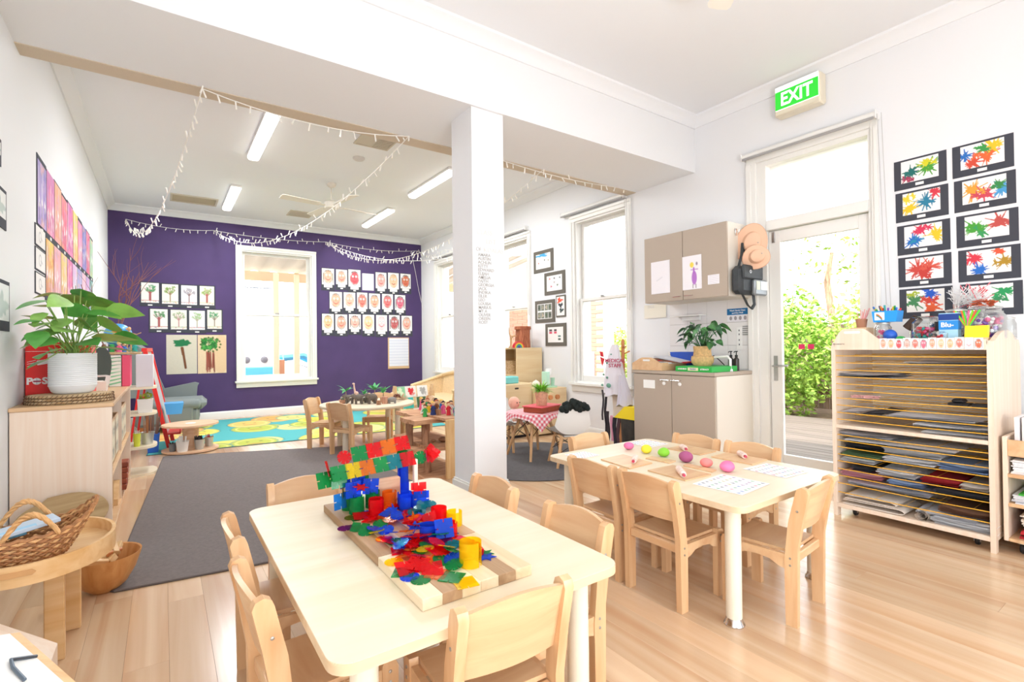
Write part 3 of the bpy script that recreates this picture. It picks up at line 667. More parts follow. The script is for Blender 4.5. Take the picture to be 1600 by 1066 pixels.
# papers lying on the wire shelves: each stack of sheets its own thing
PC = {'white': 'f8f7f8', 'grey': 'dfdfe4', 'black': '4a4a50', 'cream': 'efe3d6', 'pink': 'e9a8b4', 'blue': '9fb6d8', 'red': 'c8323a', 'green': '6e8f62', 'brown': '9a6f55'}
def papers(z, y0, y1, col, n=3, x0=-.28, x1=.12, lab='', seed=0, curl=0, cat='paper', name='paper_sheet'):
    r = random.Random(seed + int(z * 1000)); g = G()
    for i in range(n):
        dy, dx = r.uniform(-.015, .015), r.uniform(0, .03); zz = z + .004 + i * .0052; cu = curl * (1 + i * .3)
        g.sheet(6, 4, lambda u, v: (x0 + dx + (x1 - x0) * u, y0 + dy + (y1 - y0) * v, zz + cu * ((v - .5) ** 2) * 2 + .0025 * math.sin(u * 9 + i + v * 4)), .003)
    g.move(3.80, 1.08, 0)
    return onew(name, g, mat('sheet_' + col, PC[col], .85), lab, cat, 'papers in the drying rack')
for a in ((.966, -.30, .02, 'white', 2, 'white curled sheet on the second wire shelf from the top', .006), (.877, .08, .36, 'grey', 4, 'grey printed papers at the left of the fourth wire shelf', .004),
          (.611, -.34, -.02, 'white', 3, 'pale papers on the right of the wire shelf just above the middle board', .003), (.655, .12, .22, 'black', 2, 'black sheet on the ninth wire shelf', .003),
          (.655, .24, .34, 'grey', 2, 'rolled grey sheet at the left of the ninth wire shelf', .006), (.655, -.30, .10, 'grey', 2, 'grey and white clippings at the right of the ninth wire shelf', .004),
          (.579, -.35, -.06, 'white', 2, 'white sheet lying on the middle board of the rack', .0), (.513, .10, .36, 'grey', 3, 'grey sheets on the first wire shelf below the middle board', .002),
          (.478, -.20, .34, 'white', 2, 'wide white sheet on the second wire shelf below the middle board', .002), (.436, .14, .34, 'black', 4, 'black paper stack at the left of the third lower wire shelf', .002),
          (.436, -.14, .13, 'white', 5, 'white paper stack in the middle of the third lower wire shelf', .002), (.390, .14, .35, 'green', 2, 'grey green sheets at the left of the fourth lower wire shelf', .003),
          (.390, -.12, .12, 'white', 4, 'white paper stack in the middle of the fourth lower wire shelf', .004), (.347, .18, .35, 'white', 5, 'white folded papers at the left of the fifth lower wire shelf', .003),
          (.390, -.34, -.14, 'blue', 5, 'blue and white papers at the right of the fourth lower wire shelf', .006), (.299, -.02, .16, 'white', 5, 'thick white paper stack on the sixth lower wire shelf', .003),
          (.299, .20, .30, 'black', 3, 'small black folder at the left of the sixth lower wire shelf', .001), (.300, -.22, -.06, 'red', 5, 'red folder on the sixth lower wire shelf', .002),
          (.300, -.34, -.23, 'cream', 4, 'cream cards at the right of the sixth lower wire shelf', .002), (.256, .14, .35, 'pink', 5, 'pink and white crumpled papers at the left of the seventh lower wire shelf', .006),
          (.256, -.06, .10, 'blue', 4, 'light blue papers in the middle of the seventh lower wire shelf', .004), (.256, -.34, -.12, 'black', 4, 'black folders at the right of the seventh lower wire shelf', .001),
          (.208, -.08, .33, 'grey', 3, 'wide grey sheet on the eighth lower wire shelf', .004), (.151, -.34, -.14, 'brown', 5, 'brown patterned papers at the right of the lowest wire shelf', .006),
          (.082, -.36, -.10, 'white', 8, 'white paper stack at the right of the bottom board', .002), (.125, -.30, -.04, 'grey', 2, 'grey photo sheet above the white stack at the bottom of the rack', .003)):
    papers(a[0], a[1], a[2], a[3], a[4], lab=a[5], curl=a[6], x1=-.28 + .36)
# folded and rolled large cream papers at the bottom
def fold(y0, y1, z, hgt, lab, flip=1):
    P = [(y1, z), (y0 + .03, z + .002), (y0 + .01, z + hgt * .2), (y0, z + hgt * .5), (y0 + .01, z + hgt * .8), (y0 + .03, z + hgt), (y1, z + hgt * .8)]
    g = G()
    g.ring([[(3.52, 1.08 + y, zz), (3.80, 1.08 + y, zz), (3.80, 1.08 + y, zz + .003), (3.52, 1.08 + y, zz + .003)] for y, zz in P]); return onew('folded_paper', g, mat('sheet_cream', PC['cream'], .85), lab, 'paper', 'papers in the drying rack')
fold(.02, .34, .083, .030, 'lowest folded cream paper at the bottom left of the drying rack'); fold(.06, .33, .118, .026, 'upper folded cream paper at the bottom left of the drying rack')
g = G(); n = 26
for i in range(n): pass
g.ring([[(x, 1.08 - .06 + (.012 + .0009 * k) * math.cos(k * .5), .112 + (.012 + .0009 * k) * math.sin(k * .5)) for x in (3.52, 3.82)] for k in range(26)], cap=False)
onew('paper_roll', g, mat('sheet_cream', PC['cream'], .85), 'loosely rolled cream paper on the bottom board of the rack', 'paper')
onew('stapler', G().box(3.53, 3.62, .81, .90, .747, .760, .003).box(3.535, 3.60, .83, .885, .760, .782, .008).box(3.53, 3.60, .72, .80, .746, .762, .003), M_black, 'black stapler lying on the wire shelf at the right of the rack', 'stapler')
g = G(); r_ = random.Random(4)
for i in range(26): g.tube([(3.55 + r_.random() * .05, 1.22 + r_.random() * .17, .75 + r_.random() * .015) for _ in range(3)], .003, 4)
onew('paper_scraps', g, mat('pink_scraps', 'dca8a4', .8), 'tangle of pink and cream paper scraps at the left of the rack', 'craft scraps', kind='stuff')

# trolley of paper trays at the right edge
t = thing('paper_trolley', 'low beech trolley of stacked papers at the right edge of the photo', 'trolley', (3.92, .42, 0))
obj('side_panel', G().box(-.34, .24, .255, .275, .06, .60, .003), M_lam, t); obj('side_panel', G().box(-.34, .24, -.40, -.38, .06, .60, .003), M_lam, t)
obj('front_lip', G().box(-.34, -.325, -.38, .255, .50, .585, .003), M_birchx, t); obj('top_shelf', G().box(-.325, .24, -.38, .255, .50, .515), M_lam, t)
for z in (.39, .24, .06): obj('shelf', G().box(-.34, .24, -.38, .255, z, z + .018, .002), M_birchx, t)
obj('back_panel', G().box(.225, .24, -.38, .255, .06, .60), M_lam, t)
for x in (-.29, .17):
    for y in (.21, -.33):
        k = obj('castor', G().lathe([(0, -.012), (.02, -.012), (.026, -.007), (.026, .007), (.02, .012), (0, .012)], 16, cap=False).xf(Matrix.Translation((x, y, .026)) @ Matrix.Rotation(PI / 2, 4, 'X')), M_black, t)
        obj('fork', G().box(x - .02, x + .01, y - .017, y + .017, .05, .06).box(x - .005, x + .012, y - .017, y - .014, .02, .055), M_grey, k)
for i, (z, n, c, lab) in enumerate(((.408, 12, 'white', 'thick white paper ream in the top tray of the trolley'), (.258, 7, 'grey', 'grey and white card stack below the green sheet in the trolley'), (.078, 8, 'red', 'red and pink paper stack in the bottom tray of the trolley'), (.150, 9, 'cream', 'cream card stack on the red papers in the trolley'))):
    g = G(); r = random.Random(i)
    for k in range(n): d = r.uniform(-.012, .012); g.box(3.60 + d, 4.02 + d, .10 + d, .66 + d - (.03 if i > 1 else 0), z + k * .006, z + k * .006 + .0052)
    onew('paper_stack', g, mat('stack_' + c, PC[c], .85), lab, 'paper', 'paper stacks in the trolley')
onew('card_sheet', G().box(3.60, 4.0, .12, .64, .302, .308), mat('bright_green_card', '47b944', .7), 'bright green card on top of the middle stack in the trolley', 'card')
for i in range(4):
    y = .655 - i * .028; g = G().box(3.62, 3.80, y - .020, y, .516, .70, .002)
    b = one('magazine_box', g, mat('white_patterned_spine', 'f2ecec', .7), 'white picture book standing on the trolley, %s from the rack' % ('first', 'second', 'third', 'fourth')[i], 'book', 'white books on the trolley')
    b.name = 'picture_book'

# ================================================================ kitchenette cabinets
t = thing('base_cabinet', 'taupe two door base cabinet with a worktop beside the glass door', 'cabinet', (3.93, 2.80, 0))
obj('carcass', G().box(-.285, .26, -.43, .42, .08, .83, .002), M_cabside, t)
obj('worktop', G().box(-.31, .265, -.43, .44, .832, .862, .004), M_cab, t)
obj('kickboard', G().box(-.24, .26, -.42, .41, 0, .08), M_cab, t)
for i, (a, b, hy) in enumerate(((-.425, -.01, -.06), (-.005, .417, .05))):
    dd = obj('door', G().box(-.305, -.287, a, b, .085, .828, .002), M_cab, t)
    obj('handle', G().tube([(-.305, hy - .045, .785), (-.325, hy - .045, .783), (-.325, hy + .045, .783), (-.305, hy + .045, .785)], .004, 6), M_chrome, dd)
    obj('child_lock', G().lathe([(0, 0), (.016, 0), (.016, .006), (.010, .01), (0, .01)], 14, cap=False).xf(Matrix.Translation((-.305, hy * 1.4 + (.0 if i else -.01), .752)) @ Matrix.Rotation(-PI / 2, 4, 'Y')), M_white, dd)
obj('notice', G().box(-.307, -.305, .17, .30, .70, .775), M_paper, t, smooth=False)
t = thing('wall_cabinet', 'taupe two door wall cupboard with drawings taped on its doors', 'cabinet', (4.0, 2.80, 1.49))
obj('carcass', G().box(-.165, .198, -.43, .43, .0, .62, .002), M_cabside, t)
for i, (a, b, hy) in enumerate(((-.43, -.003, -.06), (.003, .43, .06))):
    dd = obj('door', G().box(-.185, -.167, a, b, .002, .618, .002), M_cab, t)
    obj('handle', G().tube([(-.185, hy - .04, .035), (-.2, hy - .04, .035), (-.2, hy + .04, .035), (-.185, hy + .04, .035)], .0035, 6), M_chrome, dd)
# ================================================================ ceiling fittings
M_diff = mat('lit_tube_diffuser', (1, .98, .94), .4, emit=2.2)
NM = ['long fluorescent ceiling light nearest the beam, in the far room', 'fluorescent ceiling light nearest the purple wall on the left, by the beige vent', 'fluorescent ceiling light that comes out from behind the column', 'fluorescent ceiling light to the right of the ceiling fan, near the purple wall']
for (x, y, l), lab in zip(((.81, 5.41, 1.24), (.78, 7.84, 1.2), (2.81, 5.80, 1.2), (2.83, 7.8, 1.2)), NM):
    t = thing('ceiling_light', lab, 'ceiling light', (x, y, 3.2), group='fluorescent ceiling lights')
    obj('housing', G().box(-.062, .062, -l / 2, l / 2, -.03, 0, .004), M_white, t)
    g = G(); P = [(-.058, -.03), (-.056, -.05), (-.04, -.066), (0, -.07), (.04, -.066), (.056, -.05), (.058, -.03)]
    g.prism(P, 'y', -l / 2 + .012, l / 2 - .012); obj('diffuser', g, M_diff, t)
M_vent = mat('cream_vent_metal', 'cfc6b4', .5); M_vdark = mat('vent_dark', '8a8272', .8)
t = thing('ceiling_vent', 'square ceiling vent beside the beam, half flat panel and half dark louvres', 'vent', (1.79, 4.97, 3.2))
obj('frame', G().box(-.18, .18, -.15, -.13, -.012, 0).box(-.18, .18, .13, .15, -.012, 0).box(-.18, -.16, -.13, .13, -.012, 0).box(.16, .18, -.13, .13, -.012, 0).box(-.005, .005, -.13, .13, -.01, 0), M_vent, t)
obj('panel', G().box(-.16, -.005, -.13, .13, -.006, -.001), M_vent, t); obj('duct', G().box(.005, .16, -.13, .13, -.003, -.001), M_vdark, t)
for i in range(9): obj('louvre', G().box(.006, .158, -.12 + i * .028, -.106 + i * .028, -.012, -.004), M_vent, t)
t = thing('ceiling_vent', 'wide beige ceiling vent at the left near the purple wall', 'vent', (.37, 8.29, 3.2))
obj('frame', G().box(-.28, .28, -.20, -.175, -.014, 0).box(-.28, .28, .175, .20, -.014, 0).box(-.28, -.255, -.175, .175, -.014, 0).box(.255, .28, -.175, .175, -.014, 0), M_vent, t); obj('filter', G().box(-.255, .255, -.175, .175, -.004, -.001), mat('beige_filter', 'b9ac92', .9), t)
t = thing('ceiling_vent', 'small louvred ceiling vent below the ceiling fan, near the purple wall', 'vent', (1.77, 8.3, 3.2))
obj('frame', G().box(-.17, .17, -.17, -.15, -.012, 0).box(-.17, .17, .15, .17, -.012, 0).box(-.17, -.15, -.15, .15, -.012, 0).box(.15, .17, -.15, .15, -.012, 0), M_vent, t); obj('duct', G().box(-.15, .15, -.15, .15, -.003, -.001), M_vdark, t)
for i in range(10): obj('louvre', G().box(-.15, .15, -.142 + i * .03, -.126 + i * .03, -.012, -.004), M_vent, t)
one('smoke_detector', G().lathe([(0, 0), (.065, 0), (.065, -.012), (.05, -.026), (0, -.03)], 24, cap=False), mat('pale_grey_plastic', 'd9d6d2', .5), 'small round pale disc on the ceiling between the beam vent and the fan', 'smoke detector', loc=(1.79, 5.5, 3.2))
def fan(loc, zc, a0, lab):
    t = thing('ceiling_fan', lab, 'ceiling fan', loc); h = zc - loc[2]
    M_f = mat('cream_fan', 'ebe6da', .4)
    obj('canopy', G().lathe([(0, 0), (.06, 0), (.055, -.03), (.03, -.05), (0, -.05)], 20, cap=False), M_f, t)
    obj('rod', G().lathe([(.012, -.04), (.012, h + .06)], 12), M_f, t)
    obj('motor', G().lathe([(0, .07), (.05, .065), (.085, .04), (.09, .0), (.08, -.03), (.05, -.045), (0, -.05)], 24, (0, 0, h), cap=False), M_f, t)
    for k in range(4):
        a = math.radians(a0 + 90 * k); R = Matrix.Rotation(a, 4, 'Z') @ Matrix.Translation((0, 0, h)) @ Matrix.Rotation(math.radians(11), 4, 'X')
        b = obj('blade', G().prism([(.15, -.045), (.60, -.062), (.625, -.05), (.63, 0), (.625, .05), (.60, .062), (.15, .045)], 'z', -.004, .004).xf(R), M_f, t)
        obj('bracket', G().box(.07, .2, -.018, .018, -.008, -.003, .001).xf(R), M_f, b)
    return t
fan((1.777, 6.56, 3.2), 2.913, 10, 'cream four bladed ceiling fan in front of the purple wall')
fan((2.12, 1.12, 3.25), 2.95, 50, 'ceiling fan of the near room, only a blade tip showing at the top edge')

# ================================================================ fairy lights
M_str = mat('white_light_cable', 'f3f0ea', .5); M_bulb = mat('white_icicle_bulb', 'fbf8f0', .35)
def curve(A, B, s, n): return [tuple(A[k] + (B[k] - A[k]) * i / n - (4 * s * (i / n) * (1 - i / n) if k == 2 else 0) for k in range(3)) for i in range(n + 1)]
def string(P, lab, step=.075, seed=1, bl=.05):
    r = random.Random(seed); A = Vector(P[0])
    t = thing('fairy_lights', lab, 'fairy lights', P[0], group='fairy light strings'); t['label'] = lab
    obj('cable', G().tube([tuple(Vector(p) - A) for p in P], .0035, 5), M_str, t)
    g = G(); d = 0
    for a, b in zip(P, P[1:]):
        a, b = Vector(a) - A, Vector(b) - A; L = (b - a).length; u = 0
        while d < L:
            p = a + (b - a) * d / L; v = Vector((r.uniform(-.5, .5), r.uniform(-.5, .5), -1 if r.random() < .8 else .8)).normalized()
            g.tube([tuple(p), tuple(p + v * bl)], [.0045, .006], 5); d += step * r.uniform(.6, 1.4)
        d -= L
    o = obj('bulbs', g, M_bulb, t); o['kind'] = 'stuff'; return t
string(curve((.21, 3.64, 2.72), (1.57, 3.62, 2.73), .07, 10), 'fairy lights drooping along the beam edge, above the purple wall', .12, 2)
string(curve((.21, 3.62, 2.73), (-.43, 9.1, 2.99), .5, 20), 'left-hand fairy light string sagging from the beam to the corner of the purple wall', .09, 3)
string(curve((1.57, 3.62, 2.73), (.66, 9.1, 2.96), .46, 20), 'fairy light string crossing in front of the ceiling fan to the purple wall', .09, 4)
string(curve((2.9, 3.62, 2.73), (2.37, 9.1, 2.96), .55, 20), 'fairy light string dipping over the top row of face drawings', .08, 5)
string(curve((4.0, 3.9, 2.72), (2.37, 9.1, 2.96), .50, 20)[8:], 'fairy light string arriving from the right at the middle of the purple wall', .09, 6)
string(curve((-.43, 9.1, 2.99), (.66, 9.1, 2.96), .05, 8) + curve((.66, 9.1, 2.96), (2.37, 9.1, 2.965), .04, 8)[1:] + curve((2.37, 9.1, 2.965), (4.08, 9.1, 2.975), .06, 8)[1:], 'taut fairy light string running along the top of the purple wall', .10, 7)
string(curve((4.09, 9.08, 2.975), (4.13, 8.0, 2.83), .10, 6) + curve((4.13, 8.0, 2.83), (4.13, 6.3, 2.86), .12, 8)[1:], 'fairy light string along the white wall over the window beside the purple corner', .08, 8)
string(curve((2.2, 3.62, 2.74), (4.05, 3.66, 2.76), .05, 10), 'fairy lights drooping along the beam edge between the column and the white wall', .10, 9)
onew('hanging_string', G().tube([(3.98, 9.13, 2.95), (4.06, 9.13, 2.6), (4.13, 9.12, 2.2), (4.17, 9.0, 1.8)], .004, 5), M_str, 'thin white cord slanting down the right edge of the purple wall', 'cord')

# ================================================================ roller blinds and exit sign
def blind(y0, y1, z, lab, drop, proj=.07):
    t = thing('roller_blind', lab, 'blind', (X1, (y0 + y1) / 2, z)); h = (y1 - y0) / 2
    obj('roll', G().lathe([(.026, -h), (.026, h)], 18).xf(Matrix.Translation((-.042, 0, .0)) @ Matrix.Rotation(PI / 2, 4, 'X')), M_trim, t)
    obj('bottom_bar', G().box(-.074, -.062, -h + .01, h - .01, -.036, -.016, .003), mat('grey_blind_bar', 'a9a7a6', .4), t)
    for s in (-1, 1): obj('bracket', G().box(-.072, -.0, s * h - .003, s * h + .003, -.03, .03, .002), M_white, t)
    c = [(-.05, -h - .005, .0)] + [(-.05 + .004 * math.sin(k), -h - .005 - .006 * k, -drop * k / 6) for k in range(1, 7)]
    back = [(-.05 + .0, -h - .03 - .006 * (6 - k), -drop * (6 - k) / 6 - (.02 if k == 0 else 0)) for k in range(0, 7)]
    obj('chain', G().tube(c + back, .0022, 5), mat('grey_chain', 'c4c2c0', .4), t)
blind(1.42, 2.42, 2.71, 'white roller blind rolled up over the glass door', 1.35)
blind(3.79, 4.84, 2.74, 'white roller blind rolled up over the window beside the small framed pictures', 1.25)
blind(5.60, 6.62, 2.74, 'white roller blind above the window partly hidden by the column', 1.2)
blind(7.55, 8.52, 2.74, 'white roller blind above the window nearest the purple wall', 1.2)
t = thing('exit_sign', 'green and white box sign reading EXIT above the glass door', 'exit sign', (X1, 1.935, 2.93))
obj('casing', G().box(-.10, -.0, -.175, .175, 0, .24, .012), mat('cream_sign_case', 'ece4cf', .4), t)
obj('lit_panel', G().box(-.104, -.099, -.165, .165, .045, .235, .002), mat('lit_white_panel', (.95, 1, .95), .4, emit=.5), t)
obj('green_panel', G().box(-.1055, -.1035, -.163, .163, .05, .195), mat('lit_exit_green', (.03, .62, .04), .4, emit=.35), t)
text('EXIT', .145, mat('lit_letter_white', (1, 1, 1), .4, emit=.6), t, (-.1062, 0, .12), (PI / 2, 0, -PI / 2), .0008, bold=.0035, sx=.82)

# ================================================================ art on the right wall
def art(name, cv, w, h, label, group, loc, rz, mount=None, mw=0, mh=0, oz=0, th=.004, cap=None, tilt=0, cat='artwork', mm=None):
    """mount board mw x mh with the sheet w x h on it; loc is the lower middle of the board on the wall"""
    t = thing(name, label, cat, loc, rz, group)
    if mount: obj('mount', G().box(-mw / 2, mw / 2, -th, 0, 0, mh, .0008), mm or mount, t, smooth=False)
    picture(cv, w, h, 'drawing', t, (0, -th - .0015, oz), (0, tilt, 0))
    if cap:
        for i, (cw, ch, cz) in enumerate(cap): obj('caption_slip', G().box(-cw / 2, cw / 2, -th - .003, -th - .0005, cz, cz + ch), M_paper, t, smooth=False)
    return t
SPL = [  # colours, label
    ([('1f6f6a', .25, .55, .22), ('4a9f3a', .72, .5, .25), ('d8d22a', .68, .3, .2), ('a83a5a', .15, .8, .12)], 'teal and green splatter painting, top of the left column'),
    ([('f2c62a', .22, .7, .22), ('2a7fa0', .62, .55, .24), ('e8d23a', .12, .25, .14), ('d83a4a', .86, .2, .16)], 'yellow splatter painting with a blue splash, second in the left column'),
    ([('2a6fc0', .22, .72, .22), ('f4c52a', .85, .5, .24), ('d8385a', .45, .22, .22), ('2a8fb0', .35, .65, .12)], 'blue, pink and yellow splatter painting, middle of the left column'),
    ([('cf4a40', .35, .5, .26), ('d65a48', .65, .45, .24), ('c84038', .5, .7, .18)], 'thin red line splatter painting, fourth in the left column'),
    ([('d84a3a', .62, .5, .2), ('e8643a', .65, .82, .24), ('2a5fc8', .65, .18, .18), ('4a8a5a', .2, .55, .24), ('a8b83a', .15, .2, .12)], 'red, blue and green splatter painting behind the glass jars, left column'),
    ([('e86a3a', .6, .6, .26), ('d8503a', .3, .75, .2), ('2a6fc0', .12, .4, .14), ('f2c32a', .75, .3, .2), ('3a9a4a', .55, .3, .16)], 'rainbow splatter painting, top of the right column'),
    ([('f0a03a', .25, .45, .26), ('cf4a5a', .5, .7, .24), ('4a9ad0', .9, .6, .2), ('3a8a4a', .82, .4, .14)], 'orange splatter painting with a blue edge, second in the right column'),
    ([('4aa03a', .25, .5, .26), ('c0504a', .8, .4, .26), ('3a9a5a', .4, .7, .14)], 'green and dull red splatter painting, middle of the right column'),
    ([('d83a4a', .2, .3, .2), ('2a6fc8', .3, .85, .2), ('b08a2a', .85, .55, .2), ('e85a3a', .7, .1, .1)], 'red splash over a blue base with a brown splash, fourth in the right column'),
    ([('2a9a5a', .78, .3, .2), ('b84a2a', .35, .7, .2), ('d83a4a', .3, .3, .16), ('3a8a5a', .65, .6, .12)], 'green star splatter painting above the tallest jar, right column')]
rows = [2.144, 1.921, 1.693, 1.472, 1.254]; ys = [(1.193, 1.187, 1.181, 1.178, 1.175), (.878, .872, .864, .858, .852)]
for c_ in range(2):
    for i in range(5):
        k = c_ * 5 + i; cv = Cv(84, 62, 'f8f6f2', k)
        for col, x, y, r in SPL[k][0]: cv.splat(x, y, r * 1.35, col, 16 if k != 3 else 30, .5 if k != 3 else .08)
        for col, x, y, r in SPL[k][0]: [cv.splat(x + cv.r.uniform(-.2, .2), y + cv.r.uniform(-.16, .16), r * .6, col, 8, .4) for _ in range(2)]
        art('splatter_painting', cv, .204, .148, SPL[k][1], 'splatter paintings on charcoal card', (X1, ys[c_][i], rows[i]), -PI / 2, M_char, .286, .203, .042, cap=[(.045, .018, .012)])
# five small framed pieces
M_taup = mat('taupe_mount_card', '6a655c', .8)
def mini(kind):
    cv = Cv(48, 40, 'f2efec', kind)
    if kind == 0: cv.ell(.4, .12, .4, .1, '4aa8dc', 1, .3); cv.ell(.2, .6, .04, .05, 'd86a5a'); cv.ell(.6, .45, .04, .06, '606a70'); cv.ell(.85, .5, .03, .06, '8a7a60')
    if kind == 1:
        for x, y, c in ((.2, .2, 'd85a5a'), (.5, .2, '5a5a60'), (.85, .2, '4a5a70'), (.3, .7, 'c84a6a'), (.7, .65, '4a6a5a'), (.5, .45, 'b0a0a0')): cv.ell(x, y, .05, .06, c, .9, .3)
    if kind == 2:
        for i in range(4):
            for j in range(2): cv.rect(.04 + i * .24, .24 + i * .24, .06 + j * .5, .46 + j * .5, '7a8074'); cv.ell(.14 + i * .24, .25 + j * .5, .05, .12, ('4a5048', 'a8a08c', 'c8b8a0', '5a6a50')[(i + j) % 4], 1, .3)
    if kind == 3: cv.ell(.4, .2, .3, .12, 'e8583a', 1, .3); cv.ell(.5, .45, .28, .1, '3a3e44', 1, .3); cv.ell(.6, .72, .25, .1, '3a4a4a', 1, .3)
    if kind == 4:
        for x, y, c in ((.2, .22, '5a4a4a'), (.5, .22, '5a4a4a'), (.2, .36, 'd8506a'), (.5, .36, 'd8506a'), (.75, .6, '4a7a74'), (.75, .78, '5a6a64')): cv.rect(x - .09, x + .09, y - .06, y + .06, c)
    return cv
for k, (ya, yb, z0, z1, lab) in enumerate(((5.06, 5.48, 2.083, 2.376, 'highest small grey mounted picture, with a blue patch, between the two windows'), (4.83, 5.25, 1.764, 2.059, 'grey mounted picture with scattered tiny prints, second from the top'),
        (5.04, 5.46, 1.405, 1.703, 'grey mounted picture made of eight small photos'), (4.825, 5.015, 1.461, 1.742, 'narrow grey mounted picture with a red blot, beside the eight photos'), (4.82, 5.24, 1.089, 1.383, 'lowest grey mounted picture, above the toy corner'))):
    w, h = yb - ya, z1 - z0; art('mounted_picture', mini(k), w * (.74 if k != 3 else .8), h * (.68 if k != 3 else .86), lab, 'small grey mounted pictures', (X1, (ya + yb) / 2, z0), -PI / 2, M_taup, w, h, h * (.16 if k != 3 else .07), th=.01)

# ================================================================ art on the purple wall
def tree_cv(k):
    cv = Cv(36, 48, ('f3f0ea', 'efece2', 'f2eff0', 'efe9dc')[k % 4], k); r = cv.r
    g = ('4f9a63', '7fa04a', 'a7a2ac', '8fae5e', '4f8f5a', '9fb08a', '9fc08a', '4f9a6a')[k]; tr = ('a85a5a', '9a7a5a', '8a6a6a', 'b0605a', 'a8585a', 'c08a8a', 'b0a890', '8a7a6a')[k]
    cv.line(.5, .85, .5, .45, .05 if k in (0, 3, 4) else .025, tr)
    for i in range(5): cv.line(.5, .55, .2 + .15 * i, .2 + .05 * abs(i - 2), .015, tr)
    for i in range(16): cv.ell(.5 + r.uniform(-.32, .32), .28 + r.uniform(-.14, .14), .07, .05, g, .75, .3)
    cv.rect(0, 1, .86, .9, ('c05a5a', '9aa870', 'b06a6a', 'b8c090')[k % 4], .6)
    for i in range(8): cv.ell(r.random(), .9 + r.uniform(-.04, .06), .03, .02, ('d8505a', '6a8ab0', 'd8a050')[i % 3], .8)
    return cv
TW = [('small painting of a wide green tree, first in the upper row', -.152, 1.798, .213), ('small painting of a round olive tree, second in the upper row', .094, 1.79, .203), ('small painting of a bare grey tree, third in the upper row', .334, 1.785, .204), ('small painting of a tree with a red trunk, last in the upper row', .569, 1.788, .193),
      ('small painting of a branching red trunk tree, first in the lower row', -.046, 1.411, .213), ('small painting of a pale pink tree, second in the lower row', .20, 1.406, .203), ('small painting of a faint green tree, third in the lower row', .436, 1.402, .204), ('small painting of a thin dark tree, last in the lower row beside the window', .668, 1.419, .193)]
for k, (lab, x, z, w) in enumerate(TW):
    art('tree_painting', tree_cv(k), w, .295, lab, 'small tree paintings', (x, Y1, z - .055), 0, M_char, w + .035, .365, .055, cap=[(.055, .018, .012)])
cv = Cv(60, 84, 'd9d2c0', 3).noise(.06); cv.line(.52, .34, .62, .84, .028, '7a4a2a'); cv.line(.50, .34, .54, .5, .03, '7a4a2a'); cv.ell(.5, .22, .26, .085, '1f7a4a', 1, .12); cv.ell(.42, .2, .18, .07, '1f7a4a', 1, .2); cv.ell(.58, .19, .14, .07, '1f7a4a', 1, .2)
art('tree_painting', cv, .39, .596, 'large painting of a green lollipop tree on grey paper', 'large tree paintings', (.237, Y1, .727), 0)
cv = Cv(60, 84, 'ead2b0', 4).noise(.08); cv.ell(.8, .5, .3, .5, 'e3bd90', .5)
for i in range(26): x = .3 + cv.r.random() * .28; cv.line(x, .42 + cv.r.random() * .1, x + cv.r.uniform(-.04, .04), .8 + cv.r.random() * .18, .012, ('9a4a3a', '7a3a2a', 'b8685a')[i % 3], .8)
for i in range(34): cv.ell(.42 + cv.r.uniform(-.24, .24), .24 + cv.r.uniform(-.12, .12), .07, .045, ('2a8a3a', '4aae4a', '1f6a2f')[i % 3], .9, .3)
for i in range(14): a = i / 14 * 6.28; cv.ell(.45 + .34 * math.cos(a), .25 + .18 * math.sin(a), .035, .025, '4a6a2f')
art('tree_painting', cv, .387, .60, 'large painting of a bushy green tree with a red brown trunk', 'large tree paintings', (.635, Y1, .722), 0)
def face_cv(k, w=34, h=46, sk=None, hr=None):
    cv = Cv(w, h, 'faf8f5', k); r = cv.r; sk = sk or ('f0b89a', 'e8a890', 'd8505a', 'f4f2ee', 'f0a8a0', 'f0c8a0', 'd87040', 'f0b090', 'f4b8a0', 'e88070', 'f0b090', 'e87878', 'e0708a', 'e8c090', 'f0a890', 'f4b8a8', 'f4d0a0', 'f8d8dc', 'c06060', 'f0b8a0')[k % 20]
    hr = hr or ('7a6a50', '9a8a80', '4a3a3a', '9aa09a', '8a5a4a', 'c8a070', '5a4a4a', '6a5a4a', 'b89080', '9a6a5a', '5a4a44', '6a3a3a', '3a2a30', '9a7a50', '4a3a3a', '5a3a3a', 'c0a060', 'e0b8c0', '3a2a38', '9a8078')[k % 20]
    if k == 3:
        for i in range(5): cv.line(.2, .3 + i * .1, .8, .3 + i * .1 + r.uniform(-.05, .05), .01, '8f9a90', .7)
        return cv
    cv.ell(.5, .5, .33, .36, sk, .95, .04); cv.ringe(.5, .5, .36, .39, .05, hr, .8)
    for i in range(7): x = .25 + i * .08; cv.line(x, .2, x + r.uniform(-.05, .05), .08 + .02 * abs(i - 3), .015, hr, .8)
    for s in (-1, 1): cv.ell(.5 + s * .13, .4, .075, .06, 'fbfbfb'); cv.ell(.5 + s * .13, .4, .03, .028, '4a5a6a')
    cv.line(.5, .45, .5, .55, .012, hr, .8); cv.line(.36, .66, .5, .71, .018, 'c8404a'); cv.line(.5, .71, .64, .66, .018, 'c8404a')
    if r.random() < .5: cv.ell(.3, .6, .06, .05, 'e87888', .6); cv.ell(.7, .6, .06, .05, 'e87888', .6)
    if k % 3 == 0:
        for s in (-1, 1): cv.line(.5 + s * .37, .3, .5 + s * .38, .85, .025, hr, .8)
    return cv
